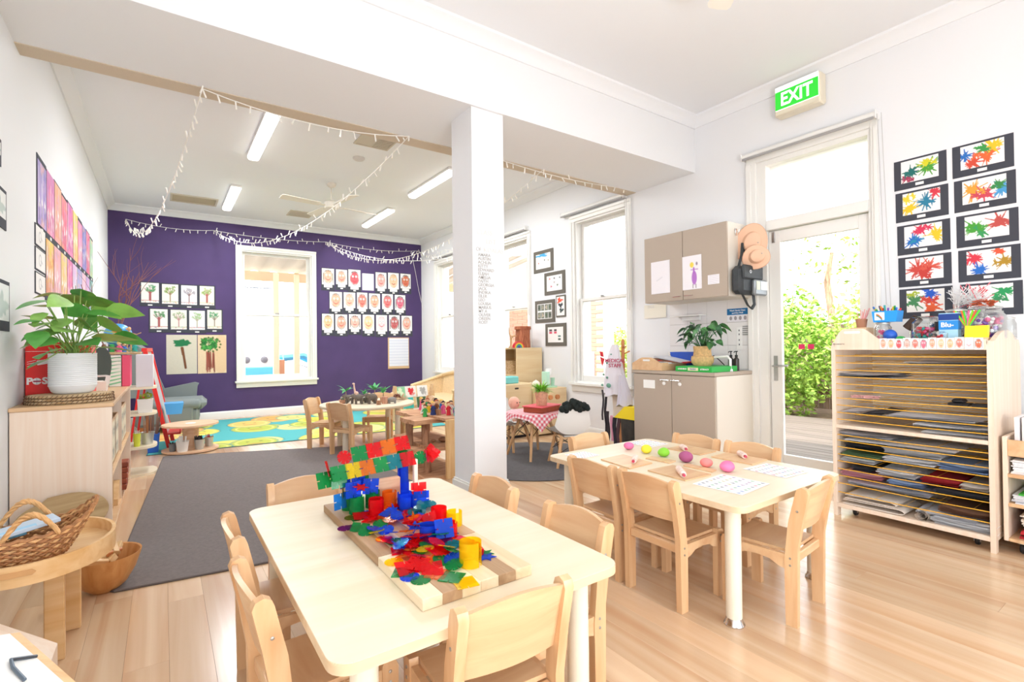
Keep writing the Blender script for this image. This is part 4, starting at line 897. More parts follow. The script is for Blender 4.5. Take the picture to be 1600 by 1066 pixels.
FX = [(2.408, 2.220, .21, .285), (2.645, 2.237, .197, .265), (2.877, 2.209, .219, .31), (3.127, 2.156, .217, .31), (3.377, 2.205, .21, .30), (3.621, 2.205, .215, .31), (3.867, 2.232, .21, .283),
      (2.541, 1.797, .216, .30), (2.783, 1.819, .211, .28), (3.016, 1.808, .195, .30), (3.248, 1.812, .21, .29), (3.50, 1.816, .215, .29), (3.75, 1.809, .215, .29),
      (2.401, 1.415, .2, .285), (2.633, 1.406, .21, .29), (2.878, 1.435, .216, .27), (3.129, 1.407, .216, .297), (3.38, 1.396, .212, .307), (3.633, 1.406, .215, .303), (3.883, 1.408, .216, .294)]
FD = ['smiling long face', 'small faint pink face', 'bright red face with dark hair', 'grey scribble without a mount', 'pink face with wide eyes', 'pale yellow haired face', 'orange brown face',
      'broad face with round eyes', 'plain peach face', 'red cheeked face with white eyes', 'tilted smiling face', 'red face with large eyes', 'crimson face with dark plaits',
      'slim tan face', 'wide dark haired face', 'oval face with long brown hair', 'face with pink teeth', 'very pale pink face', 'dark red bearded face', 'plain peach face with small eyes']
PO = ['first', 'second', 'third', 'fourth', 'fifth', 'sixth', 'seventh']
for k, (x, z, w, h) in enumerate(FX):
    row, i = (('top', k) if k < 7 else ('middle', k - 7) if k < 13 else ('bottom', k - 13))
    lab = "child's drawing of a %s, %s in the %s row" % (FD[k], PO[i], row)
    if k == 3: art('face_drawing', face_cv(k), w, h, lab, 'face drawings on the purple wall', (x, Y1, z), 0)
    else: art('face_drawing', face_cv(k), w, h, lab, 'face drawings on the purple wall', (x, Y1, z - .105), 0, M_char, w + .022, h + .115, .105, cap=[(w * .68, .048, .054), (.045, .022, .022)])
t = thing('paper_scroll', 'blank lined paper scroll with tan edges hanging below the face drawings', 'scroll', (3.712, Y1, .681))
obj('backing', G().box(-.213, .213, -.006, 0, .0, .60, .001), mat('tan_kraft_paper', 'd8b791', .8), t)
cv = Cv(40, 60, 'e6e9f4')
for i in range(9): cv.rect(0, 1, .08 + i * .1, .085 + i * .1 + .008, 'c9cfe2')
picture(cv, .39, .53, 'lined_sheet', t, (.005, -.0075, .055)); obj('rod', G().tube([(-.21, -.012, .03), (.21, -.012, .02)], .01, 8), mat('tan_rod', 'e3c59c', .6), t)

# ================================================================ the mural and sheets on the left wall
STR1 = [('8a7fc4', 'b49ad8', .30), ('c860a8', 'e878a0', .32), ('e8a070', 'f09080', .33), ('e06878', 'd84a70', .30), ('c850a0', 'e060a0', .28), ('f0d040', 'e8a850', .30), ('e870a8', 'f090b0', .30), ('5a6ac0', '7a70c8', .30), ('e06090', 'd84a70', .28), ('8fc8a0', 'b0d8b0', .28)]
def strip_cv(c1, c2, k):
    cv = Cv(26, 60, c1, k)
    cv.put(np.clip(cv.Y * 1.3 - .2, 0, 1), c2, .8)
    cv.rect(0, 1, 0, 1, 'f2dfe6', .22)
    for i in range(20): cv.ell(cv.r.random(), cv.r.random(), .16, .07, (c1, c2, 'f0c8d8', 'f2b070', 'b8a0d8')[i % 5], .35, .3)
    for i in range(14): x = cv.r.random(); cv.line(x, cv.r.random() * .5, x + cv.r.uniform(-.1, .1), .5 + cv.r.random() * .5, .012, (c1, c2, 'f4ecf0')[i % 3], .5)
    for i in range(3): cv.ell(.2 + .3 * i, .62 + cv.r.uniform(-.1, .1), .07, .08, 'f6f0ee', .85, .3); cv.line(.2 + .3 * i, .66, .2 + .3 * i, .9, .012, '5a5060', .6)
    return cv
ORD = ['first', 'second', 'third', 'fourth', 'fifth', 'sixth', 'seventh', 'eighth', 'ninth', 'tenth']
DC = ['violet', 'magenta', 'orange pink', 'coral red', 'purple pink', 'yellow', 'pink', 'blue violet', 'rose', 'pale green']
for k, (c1, c2, w) in enumerate(STR1):
    h = .425 - (.0 if k % 3 else .02)
    art('strip_painting', strip_cv(c1, c2, k), .285, h - .0, '%s streaky painting with white figures, %s in the upper row on the left wall' % (DC[k], ORD[k]), 'streaky paintings, upper row', (X0, 4.37 + k * .302, 1.855), PI / 2, M_char, .302, .47 + (0 if k % 2 else .01), .042, cap=[(.05, .02, .010)])
DC2 = ['yellow and red', 'pink', 'gold', 'magenta', 'lilac', 'blue', 'pale pink', 'orchid', 'teal']
for k, (c1, c2) in enumerate([('f0cf38', 'e06a50'), ('e8a0a8', 'f0b8c0'), ('f0c860', 'f0a860'), ('d04aa0', 'e85a70'), ('d8b0dc', 'a8d0d0'), ('7a90d0', 'c0b0e0'), ('f0c0d0', 'e8a0c0'), ('c890d0', '9ab0d8'), ('50a8a8', '78c0b8')]):
    art('strip_painting', strip_cv(c1, c2, k + 20), .285, .385, '%s streaky painting, %s in the lower row on the left wall' % (DC2[k], ORD[k]), 'streaky paintings, lower row', (X0, 4.64 + k * .302, 1.44), PI / 2, M_char, .302, .41, .03, cap=[(.05, .018, .008)])
for k, (z0, z1) in enumerate(((1.752, 1.888), (1.601, 1.746), (1.455, 1.592))):
    cv = Cv(44, 24, 'f3f1ee', k); cv.ringe(.45, .5, .12, .25, .12, 'a0a0a4', .8); cv.line(.5, .5, .7, .6, .02, 'b0b0b4')
    art('line_drawing', cv, .30, z1 - z0 - .018, 'faint pencil drawing with thin dark border, %s of three beside the streaky paintings' % ('top', 'middle', 'lowest')[k], 'pencil drawings', (X0, 4.32, z0), PI / 2, M_char, .318, z1 - z0, .009)
for ya, yb, z0, z1, lab in ((3.05, 3.478, 1.698, 1.895, 'dark framed sheet cut by the left edge of the photo, the upper one'), (3.05, 3.536, 1.20, 1.449, 'dark framed sheet cut by the left edge of the photo, level with the plant leaves'), (3.0, 3.383, 1.99, 2.12, 'dark framed sheet at the far left edge, highest of three')):
    cv = Cv(40, 24, 'eef0ef', 4); cv.ell(.7, .6, .2, .3, 'b8c8c4', .8, .3)
    art('line_drawing', cv, yb - ya - .04, z1 - z0 - .07, lab, 'framed sheets at the left edge', (X0, (ya + yb) / 2, z0), PI / 2, M_char, yb - ya, z1 - z0, .05)

# ================================================================ lettering on the column
t = thing('class_list', 'silver capital letters of a class list stuck to the white column', 'lettering', (1.7675, 2.949, 1.25))
M_sil = mat('silver_letters', 'bdbbb8', .5); M_pal = mat('pale_silver_letters', 'e2dfda', .5)
for s, x, z, sz, m in (('CLASS', .0, 1.885, .048, M_pal), ('LIST', .075, 1.825, .048, M_pal), ('OF', -.008, 1.765, .036, M_sil), ('KOALAS', .055, 1.765, .046, M_pal)):
    o = text(s, sz, m, t, (x - .0, -.001, z - 1.25), (PI / 2, 0, 0), .0008, align='LEFT', name='heading', sx=.95)
for i, s in enumerate('AMARA AUSTIN ACHLIN KITTY EDWARD ELIJAH AMELIA FAITH GEORGIA JACK INDIKA EILER LEO LOUISA MARIUS MT.A OLIVER OREEN ROSY'.split()):
    text(s.replace('.', ' '), .030, M_sil, t, (.008, -.001, 1.728 - i * .0259 - 1.25), (PI / 2, 0, 0), .0008, align='LEFT', name='list_line', bold=.0006)
# ================================================================ the chopping boards and coloured construction pieces
cols = [('f3dfbf', 'e8cda6'), ('c9a47e', 'ad8663'), ('efd6b2', 'e2c094'), ('f5e5c8', 'ecd6b0'), ('c2a07c', 'a5825f'), ('f0dab8', 'e3c59b')]
def chop(y0, y1, x0, x1, lab, order):
    t = thing('chopping_board', lab, 'board', ((x0 + x1) / 2, (y0 + y1) / 2, .4905)); w = (x1 - x0) / 6; L = (y1 - y0) / 2
    for i in range(6):
        c = cols[order[i]]; obj('stave', G().box(-(x1 - x0) / 2 + i * w, -(x1 - x0) / 2 + (i + 1) * w - .0004, -L, L, 0, .0275, .0012), wood('stave_%d' % order[i], c[0], c[1], .55, 'Y', 1.2, .03), t)
chop(1.072, 1.362, .487, .802, 'striped wooden board nearer us, beneath red, green and yellow plastic pieces', (3, 1, 3, 0, 4, 2))
chop(1.366, 1.935, .487, .802, 'browner wooden board behind the striped one, holding the coloured construction', (4, 2, 1, 5, 4, 1))
def clear(name, col):
    if name in MATS: return MATS[name]
    m, n, p = _new(name); L = n.links.new; c = hexc(col)
    tr = n.nodes.new('ShaderNodeBsdfTransparent'); tr.inputs[0].default_value = (min(1, c[0] + .10), min(1, c[1] + .10), min(1, c[2] + .10), 1)
    p.inputs['Base Color'].default_value = _c(c); p.inputs['Roughness'].default_value = .12; p.inputs['Specular IOR Level'].default_value = .6
    mx = n.nodes.new('ShaderNodeMixShader'); mx.inputs[0].default_value = .28
    L(tr.outputs[0], mx.inputs[1]); L(p.outputs[0], mx.inputs[2]); L(mx.outputs[0], n.nodes['Material Output'].inputs[0]); MATS[name] = m; return m
CC = {'red': 'f0202a', 'green': '22b466', 'blue': '2f70f2', 'yellow': 'fbe021', 'orange': 'f7962a', 'teal': '18a0b0', 'purple': '9a2a8a', 'pink': 'f0508a', 'olive': '9a9a30', 'skyblue': '38a0e8'}
def piece_mesh(shape):
    P = []; r = .025
    if shape == 'square': 
        q = .0275; s = .0016; d = .010
        for k in range(4):
            a = k * PI / 2
            for x, y in ((-q, -q), (-s, -q), (-s, -q + d), (s, -q + d), (s, -q)): P.append((x * math.cos(a) - y * math.sin(a), x * math.sin(a) + y * math.cos(a)))
    elif shape == 'disc':
        for k in range(8):
            a = k * PI / 4
            for u, rr in ((-.06, r), (-.06, r * .62), (.06, r * .62), (.06, r), (.40, r)): P.append((rr * math.cos(a + u), rr * math.sin(a + u)))
    else:
        for k in range(12): a = k * PI / 6; rr = .028 if k % 2 else .013; P.append((rr * math.cos(a), rr * math.sin(a)))
    return P
SH = {}
NSEEN = {}
def piece(shape, col, loc, rot, lab, group='coloured clear plastic pieces'):
    k = (shape, col)
    if k not in SH:
        g = G().prism(piece_mesh(shape), 'z', -.0009, .0009); me = mesh('plastic_' + shape, g, clear('clear_' + col, CC[col]), False); fixn(me); SH[k] = me
    o = bpy.data.objects.new('plastic_' + shape, SH[k]); C.objects.link(o); tag(o, lab, 'toy', group); o.location = loc; o.rotation_euler = rot; return o
rp = random.Random(11)
PIECES = [('disc','green',0.524,1.163,0.522),('disc','yellow',0.509,1.302,0.524),('square','yellow',0.607,1.085,0.522),('square','green',0.594,1.130,0.523),('square','orange',0.572,1.168,0.523),('square','red',0.546,1.233,0.530),('square','red',0.622,1.261,0.536),('square','red',0.567,1.187,0.526),('square','red',0.517,1.232,0.526),('disc','blue',0.509,1.195,0.522),('square','green',0.507,1.228,0.522),('disc','green',0.625,1.175,0.528),('disc','teal',0.673,1.279,0.534),('disc','blue',0.637,1.210,0.530),('disc','red',0.668,1.217,0.527),('star','blue',0.728,1.181,0.524),('star','green',0.738,1.207,0.522),('square','pink',0.720,1.304,0.526),('disc','orange',0.740,1.278,0.522),('disc','red',0.559,1.290,0.531),('disc','green',0.585,1.307,0.528),('disc','orange',0.542,1.307,0.528),('square','red',0.555,1.363,0.524),('disc','green',0.567,1.436,0.524),('disc','red',0.547,1.476,0.524),('disc','green',0.519,1.556,0.526),('disc','blue',0.544,1.551,0.530),('disc','blue',0.565,1.508,0.534),('disc','green',0.576,1.583,0.530),('disc','purple',0.502,1.630,0.524),('disc','purple',0.479,1.637,0.523),('disc','olive',0.527,1.725,0.524),('disc','red',0.559,1.648,0.528),('square','red',0.585,1.636,0.526),('disc','orange',0.610,1.588,0.534),('disc','blue',0.638,1.591,0.540),('star','blue',0.641,1.555,0.545),('disc','red',0.641,1.503,0.545),('disc','red',0.640,1.451,0.550),('square','red',0.628,1.378,0.545),('square','blue',0.565,1.461,0.540),('star','orange',0.595,1.418,0.550),('disc','pink',0.658,1.502,0.548),('disc','teal',0.693,1.580,0.545),('disc','teal',0.713,1.573,0.560),('disc','blue',0.599,1.405,0.534),('square','purple',0.676,1.348,0.530),('square','purple',0.623,1.346,0.528),('disc','green',0.621,1.329,0.530),('disc','red',0.545,1.428,0.528),('disc','orange',0.611,1.648,0.530),('disc','green',0.613,1.224,0.526),('square','pink',0.708,1.369,0.524),('star','red',0.606,1.366,0.535),('disc','orange',0.580,1.339,0.526),('disc','red',0.683,1.714,0.534),('square','red',0.554,1.706,0.526),('disc','blue',0.578,1.745,0.524),('square','green',0.545,1.712,0.522),('disc','yellow',0.756,1.462,0.522),]
def where(x, y):
    if y > 1.7: a = 'at the foot of the construction'
    elif y > 1.5: a = 'between the red cylinders and the construction'
    elif y > 1.36: a = 'beside the middle red and blue cylinders'
    elif y > 1.22: a = 'behind the front row of pieces'
    else: a = 'in the front row of pieces'
    return a
cnt = {}
for s, c, x, y, z in PIECES:
    k = (s, c, where(x, y)); cnt[k] = cnt.get(k, 0) + 1
seen = {}
for s, c, x, y, z in PIECES:
    k = (s, c, where(x, y)); seen[k] = seen.get(k, 0) + 1
    nm = {'square': 'slotted square', 'disc': 'slotted disc', 'star': 'star'}[s]
    lab = 'clear %s plastic %s %s' % (c, nm, where(x, y))
    if cnt[k] > 1: lab += ', ' + {1: 'first', 2: 'second', 3: 'third', 4: 'fourth'}[seen[k]] + ' from the right'
    fl_ = z < .5245
    piece(s, c, (x, y, z if not fl_ else .5195 + (z - .522) * .5), (0 if fl_ else rp.uniform(-.3, .3), 0 if fl_ else rp.uniform(-.3, .3), rp.uniform(0, 1.5)), lab)
def roll(col, x, y, z, lab, r=.026, h=.060):
    g = G(); n = 18; P = [(r * math.cos(2 * PI * k / n * .93), r * math.sin(2 * PI * k / n * .93)) for k in range(n + 1)] + [((r - .0018) * math.cos(2 * PI * k / n * .93), (r - .0018) * math.sin(2 * PI * k / n * .93)) for k in range(n, -1, -1)]
    g.ring([[(a, b, 0) for a, b in P], [(a, b, h) for a, b in P]], cap=False); n2 = len(P)
    return one('plastic_cylinder', g, clear('clear_' + col, CC[col]), lab, 'toy', 'clear plastic cylinders', (x, y, z), rp.uniform(0, 6))
for col, x, y, z, lab in (('green', .548, 1.825, .5195, 'green clear cylinder at the far left of the construction'), ('green', .556, 1.765, .5195, 'green clear cylinder at the near left corner of the construction'), ('green', .625, 1.80, .5195, 'green clear cylinder in the middle of the construction'), ('green', .600, 1.842, .578, 'green clear cylinder raised behind the middle of the construction'),
        ('red', .603, 1.70, .5195, 'red clear cylinder standing in front of the green ones'), ('orange', .672, 1.755, .5195, 'orange clear cylinder to the right of the tall red one'), ('blue', .712, 1.71, .5195, 'blue clear cylinder to the right of the orange one'), ('blue', .700, 1.665, .5195, 'blue clear cylinder nearest the teal disc'),
        ('blue', .770, 1.86, .5195, 'blue clear cylinder at the base of the right tower'), ('blue', .768, 1.86, .578, 'blue clear cylinder in the middle of the right tower'), ('green', .766, 1.86, .636, 'green clear cylinder at the top of the right tower'),
        ('red', .735, 1.485, .5195, 'large red clear cylinder in the middle of the boards'), ('yellow', .775, 1.455, .5195, 'yellow clear cylinder just behind the large red one'), ('red', .712, 1.372, .5195, 'red clear cylinder behind the low blue one'), ('blue', .655, 1.395, .5195, 'low blue clear cylinder in the middle of the boards')):
    roll(col, x, y, z, lab, .021 if 'tower' in lab else .026, .058 if 'low' not in lab else .045)
roll('yellow', .668, 1.165, .5195, 'yellow clear cylinder standing alone near the front of the boards', .030, .064)
for k in range(44):
    yy = rp.uniform(1.20, 1.72); xx = .50 + rp.random() * .20 + (1.72 - yy) * .10; hh = max(0, .045 * (1 - abs(yy - 1.42) / .34)) * (1 - abs(xx - .63) / .16)
    s_, c_ = rp.choice(('disc', 'square', 'disc', 'star')), rp.choice(('red', 'red', 'green', 'blue', 'orange', 'teal', 'red', 'pink', 'yellow'))
    piece(s_, c_, (xx, yy, .522 + max(0, hh) * rp.random()), (rp.uniform(-.45, .45), rp.uniform(-.45, .45), rp.uniform(0, 3)), 'clear %s plastic %s half buried in the %s of the coloured heap' % (c_, s_, 'near part' if yy < 1.38 else 'middle' if yy < 1.55 else 'far part'), 'buried clear plastic pieces')
# the roof of squares
up = ['red', 'green', 'red', 'orange', 'red']; lo = ['green', 'yellow', 'orange', 'green', 'teal', 'red']; NR = ['first', 'second', 'third', 'fourth', 'fifth', 'sixth']
for i, c in enumerate(up):
    piece('disc' if i == 0 else 'square', c, (.525 + i * .054, 1.80, .712 + i * .006), (1.05, -.05, 0), '%s clear %s, %s along the upper roof row of the construction' % (c, 'disc' if i == 0 else 'square', NR[i]))
for i, c in enumerate(lo):
    piece('square', c, (.498 + i * .050, 1.765, .667 + i * .003), (1.0, -.05, 0), '%s clear square, %s along the lower roof row of the construction' % (c, NR[i]))
for c, s, p, r, lab in (('red', 'square', (.468, 1.80, .68), (1.3, .2, 1.2), 'red clear square hanging at the left end of the roof'), ('green', 'square', (.455, 1.79, .645), (1.2, 0, .2), 'green clear square at the lower left end of the roof'), ('green', 'square', (.50, 1.78, .640), (1.4, 0, .1), 'green clear square under the left of the roof'),
        ('green', 'disc', (.815, 1.80, .672), (1.4, 0, -.4), 'green clear disc standing out to the right of the roof'), ('red', 'star', (.872, 1.80, .680), (1.4, 0, -.3), 'red clear star at the far right tip of the construction'), ('red', 'square', (.868, 1.815, .680), (1.3, .7, -.6), 'red clear square crossing the red star'), ('red', 'disc', (.862, 1.79, .684), (.3, .7, -.6), 'red clear disc crossing the red star'),
        ('pink', 'disc', (.845, 1.80, .672), (1.4, 0, 1.0), 'pink clear disc linking the green disc and the red star'), ('blue', 'square', (.545, 1.765, .602), (1.5, 0, .1), 'blue clear square standing on the left green cylinders'), ('blue', 'square', (.575, 1.80, .610), (1.5, 0, .3), 'blue clear square behind the small red one'), ('blue', 'square', (.612, 1.78, .600), (1.5, .1, -.2), 'blue clear square in the middle under the roof'),
        ('blue', 'square', (.535, 1.83, .625), (1.5, 0, .6), 'blue clear square at the back left under the roof'), ('blue', 'square', (.600, 1.85, .650), (1.5, 0, .2), 'blue clear square touching the roof from below'), ('skyblue', 'square', (.512, 1.80, .560), (1.5, 0, .3), 'sky blue clear square at the left edge of the construction'), ('red', 'star', (.562, 1.735, .615), (.3, 0, .2), 'small red clear star lying on the blue squares'),
        ('olive', 'square', (.522, 1.81, .600), (1.5, 0, 1.2), 'dark olive clear square at the left of the construction'), ('red', 'square', (.762, 1.70, .578), (1.45, 0, -.3), 'red clear square upright at the right of the blue cylinders'), ('blue', 'square', (.768, 1.69, .548), (1.5, 0, -.3), 'blue clear square below the upright red one at the right'), ('teal', 'disc', (.785, 1.66, .535), (.2, 0, 0), 'teal clear disc lying out at the right of the blue cylinders'),
        ('blue', 'star', (.640, 1.63, .545), (1.0, .3, .5), 'blue clear star leaning in front of the red cylinder'), ('teal', 'disc', (.735, 1.62, .542), (1.1, 0, .6), 'teal clear disc leaning beside the blue cylinder'), ('orange', 'star', (.655, 1.50, .548), (1.3, 0, .2), 'orange clear star standing upright among red pieces'), ('red', 'star', (.640, 1.53, .548), (1.1, .5, .7), 'red clear star leaning among the middle pieces'),
        ('red', 'square', (.690, 1.455, .548), (1.3, 0, .3), 'red clear square leaning on the large red cylinder'), ('blue', 'square', (.683, 1.345, .560), (1.1, 0, -.2), 'blue clear square leaning over the low blue cylinder'), ('red', 'disc', (.675, 1.50, .540), (.9, .3, .3), 'red clear disc leaning left of the large red cylinder')):
    piece(s, c, p, r, lab)
# small log block house wall beneath the roof
one('wooden_block', G().box(-.06, .06, -.012, .012, 0, .085, .004), wood('rough_pink_timber', 'e2c0a0', 'c89a78', .7, 'X', 2, .05), 'pinkish rough timber block under the plastic roof', 'block', loc=(.685, 1.84, .5195))
one('wooden_block', G().box(-.008, .008, -.008, .008, 0, .15, .002), M_lam, 'thin upright timber stick at the right of the plastic construction', 'block', loc=(.793, 1.80, .5195))

# ================================================================ the playdough table
def dough(col, x, y, r, lab, sq=.75):
    g = G().sph((0, 0, r * sq), r, 18, 12, (1, 1, sq)); rr = random.Random(lab); ph = [rr.uniform(0, 6) for _ in range(4)]
    g.v = [(a * (1 + .07 * math.sin(40 * c + ph[0]) + .05 * math.sin(90 * b + ph[1])), b * (1 + .06 * math.sin(60 * a + ph[2])), max(0, c * (1 + .08 * math.sin(70 * a + 50 * b + ph[3])))) for a, b, c in g.v]
    return one('playdough_ball', g, mat('playdough_' + col, {'pink': 'ef7fb0', 'yellow': 'f4e13e', 'green': '8fd63f', 'purple': 'a8557f', 'coral': 'f58a86', 'rose': 'f37fae'}[col], .7, bump=.3, bscale=90), lab, 'playdough', 'playdough balls', (x, y, .4905))
dough('pink', 2.215, 2.010, .030, 'bubblegum pink playdough lump at the far end of the row')
dough('yellow', 2.213, 1.878, .030, 'yellow playdough lump, second from the far end'); dough('green', 2.222, 1.768, .031, 'lime green playdough ball in the middle of the table')
dough('purple', 2.205, 1.615, .036, 'plum purple playdough ball, the largest of the row'); dough('coral', 2.192, 1.490, .031, 'coral playdough lump next to the purple ball', .7); dough('rose', 2.195, 1.378, .034, 'bright pink playdough ball nearest us')
def board(P, lab):
    cx = sum(p[0] for p in P) / 4; cy = sum(p[1] for p in P) / 4
    one('play_board', G().prism([(x - cx, y - cy) for x, y in P], 'z', 0, .006), M_birchx, lab, 'board', 'small ply play boards', (cx, cy, .4905))
board([(1.895, 1.915), (2.075, 1.925), (2.045, 1.70), (1.865, 1.69)], 'small ply board on the near side of the table, farther from us')
board([(1.905, 1.612), (2.085, 1.605), (2.075, 1.385), (1.895, 1.392)], 'small ply board on the near side of the table, beneath a roller, closer to us')
board([(2.395, 1.88), (2.545, 1.88), (2.545, 1.665), (2.395, 1.665)], 'small ply board on the far side of the table, before the taupe cabinet'); board([(2.40, 1.60), (2.56, 1.61), (2.565, 1.385), (2.405, 1.375)], 'small ply board on the far side of the table, closer to the rack')
board([(2.10, 1.79), (2.165, 1.80), (2.175, 1.655), (2.11, 1.645)], 'narrow ply board beside the green playdough'); board([(2.12, 1.57), (2.17, 1.58), (2.17, 1.42), (2.12, 1.41)], 'narrow ply board beside the coral playdough')
def roller(x0, y0, x1, y1, lab):
    t = thing('rolling_pin', lab, 'rolling pin', (x0, y0, .512), math.atan2(y1 - y0, x1 - x0), 'small playdough rollers'); L = math.hypot(x1 - x0, y1 - y0)
    obj('barrel', G().lathe([(0, .02), (.014, .021), (.015, .03), (.015, L - .03), (.014, L - .021), (0, L - .02)], 14).xf(Matrix.Rotation(PI / 2, 4, 'Y')), mat('pink_printed_wood', 'f1d5c8', .5, var=.2, vscale=60), t)
    for a, b in ((0, .02), (L - .02, L)): obj('grip', G().lathe([(0, a), (.006, a), (.008, (a + b) / 2), (.006, b), (0, b)], 10).xf(Matrix.Rotation(PI / 2, 4, 'Y')), mat('red_grip', 'c23a55', .4), t)
roller(2.035, 1.795, 1.93, 1.725, 'pink patterned roller on the near far-end board'); roller(2.010, 1.52, 1.905, 1.405, 'pink patterned roller on the near board closest to us'); roller(2.45, 1.83, 2.39, 1.745, 'pink patterned roller on the far board before the cabinet'); roller(2.545, 1.535, 2.47, 1.445, 'pink patterned roller on the far board beside the rack side')
def placemat(cx, cy, w, h, rz, lab, k):
    cv = Cv(60, 44, 'fafafc', k)
    for i in range(8):
        for j in range(5): cv.ell(.08 + i * .12, .12 + j * .19, .028, .04, cv.r.choice(('4a4a58', '5a7ab0', 'c84a5a', '4a9a5a', 'b0a040', '8a5a8a')), .85, .3)
    o = picture(cv, w, h, 'activity_sheet', None, (cx, cy, .4912), (-PI / 2, 0, rz)); tag(o, lab, 'paper', 'printed sheets on the playdough table')
placemat(2.025, 1.14, .25, .22, .08, 'printed sheet of small insects on the near corner of the playdough table', 1); placemat(2.39, 1.15, .20, .21, -.05, 'printed sheet near the rack end of the playdough table, behind the chair', 2); placemat(2.44, 1.97, .17, .18, 0, 'printed sheet at the far cabinet side of the playdough table', 3); placemat(1.90, 2.00, .15, .13, 0, 'small printed sheet at the far corner near the white shell chair', 4)
# ================================================================ on the long cabinet
CT = .8145
M_rat = wood('natural_woven_fibre', 'e0c8a4', 'b99566', .8, 'X', 2, .04, 3)
for i in range(3):
    z = CT + i * .0165; g = G(); R = .190 - .002 * i
    g.lathe([(0, 0), (R - .016, 0), (R - .003, .003), (R, .0075), (R - .003, .012), (R - .016, .0155), (0, .0155)], 40, sx=1.0, sy=.75, cap=False)
    t = thing('woven_placemat', ('lowest', 'middle', 'topmost')[i] + ' of the three oval woven placemats under the white plant pot', 'placemat', (-.422, 3.70, z), 0, 'oval woven placemats')
    obj('weave', g, M_rat, t); g = G()
    for k in range(56):
        a = 2 * PI * k / 56; c = Vector((R * math.cos(a), R * .75 * math.sin(a), .008)); d = Vector((math.cos(a), math.sin(a), 0)); tt = Vector((-math.sin(a), math.cos(a), 0))
        g.tube([tuple(c - tt * .006 - Vector((0, 0, .007)) + d * .001), tuple(c + d * .003), tuple(c + tt * .006 + Vector((0, 0, .007)) + d * .001)], .0018, 4)
    o = obj('rim_stitching', g, mat('dark_fibre', '7d5f48', .8), t); o['kind'] = 'stuff'
def leaf(g, L, Wd, droop=.3, fold=.12, n=7, notch=.12):
    """heart shaped leaf from the origin along +x, returns start index for a transform"""
    s = len(g.v); top = []; rows = []
    for i in range(n + 1):
        u = i / n; w = Wd * math.sin(PI * min(1, u ** .62 * 1.0)) ** .9 * (1 - .15 * u) if 0 < u < 1 else 0
        x = L * (u - (notch * (1 - u) * 0)); z = -droop * L * u * u
        row = []
        for k in (-1, -.5, 0, .5, 1): row.append((x - (notch * L * abs(k) * (1 - u) ** 3), k * w / 2 + 0, z + fold * abs(k) * w - .04 * w * (abs(k) == 1)))
        rows.append(row)
    vs = [p for r in rows for p in r]; fs = [(i * 5 + k, i * 5 + k + 1, (i + 1) * 5 + k + 1, (i + 1) * 5 + k) for i in range(n) for k in range(4)]
    g.add(vs, fs); return s
t = thing('potted_plant', 'large leafy green plant in a ribbed white pot on the long cabinet', 'plant', (-.412, 3.70, CT + .0500))
prof = [(0, 0), (.075, 0), (.092, .012), (.103, .04)]
for i in range(16): z = .045 + i * .0105; prof += [(.1055, z), (.1035, z + .006)]
prof += [(.105, .215), (.105, .222), (.098, .222), (.097, .20), (0, .198)]
obj('pot', G().lathe(prof, 36, cap=False), mat('matte_white_ceramic', 'eceef0', .6), t)
obj('soil', G().lathe([(0, .205), (.096, .202)], 20, cap=False), mat('potting_soil', '4a3828', .95, var=.3, vscale=40), t)
M_pl = mat('plant_leaf', '5faa4e', .35, var=.25, vscale=14); M_pl2 = mat('plant_leaf_light', '97c763', .35, var=.2, vscale=14); M_stalk = mat('green_stalk', '93b35e', .5)
r = random.Random(21)
LV = [(-.30, 0, .30, 20, 0), (-.27, .05, .42, 100, 1), (-.20, -.05, .38, 150, 0), (-.12, .1, .50, 60, 1), (-.02, -.08, .46, 160, 0), (.06, .10, .53, -20, 0), (.13, -.06, .40, 0, 0), (.24, -.04, .42, -5, 1), (.19, .05, .30, -30, 0), (.10, -.12, .24, -60, 0), (-.10, -.14, .26, 200, 0), (-.22, -.12, .28, 190, 0),
      (-.28, -.02, .22, 170, 1), (0, -.15, .30, -100, 0), (.05, .15, .38, 70, 0), (-.15, .15, .34, 110, 0), (.16, .14, .24, 30, 0), (-.05, .0, .36, 90, 1), (.20, -.12, .33, -40, 0), (-.18, .02, .45, 140, 0), (.02, -.02, .42, 20, 0), (-.25, .12, .36, 120, 0), (.12, .03, .47, 15, 0), (-.08, -.06, .30, 240, 1), (.27, .02, .27, 0, 0), (-.31, -.08, .34, 185, 0), (.22, -.10, .20, -20, 0), (-.26, .02, .14, 170, 0), (.15, .10, .46, 30, 1), (.0, .12, .50, 80, 0), (-.22, -.04, .33, 160, 1), (.17, .0, .26, -10, 0), (.08, -.14, .34, -70, 0), (-.1, -.16, .18, 230, 0)]
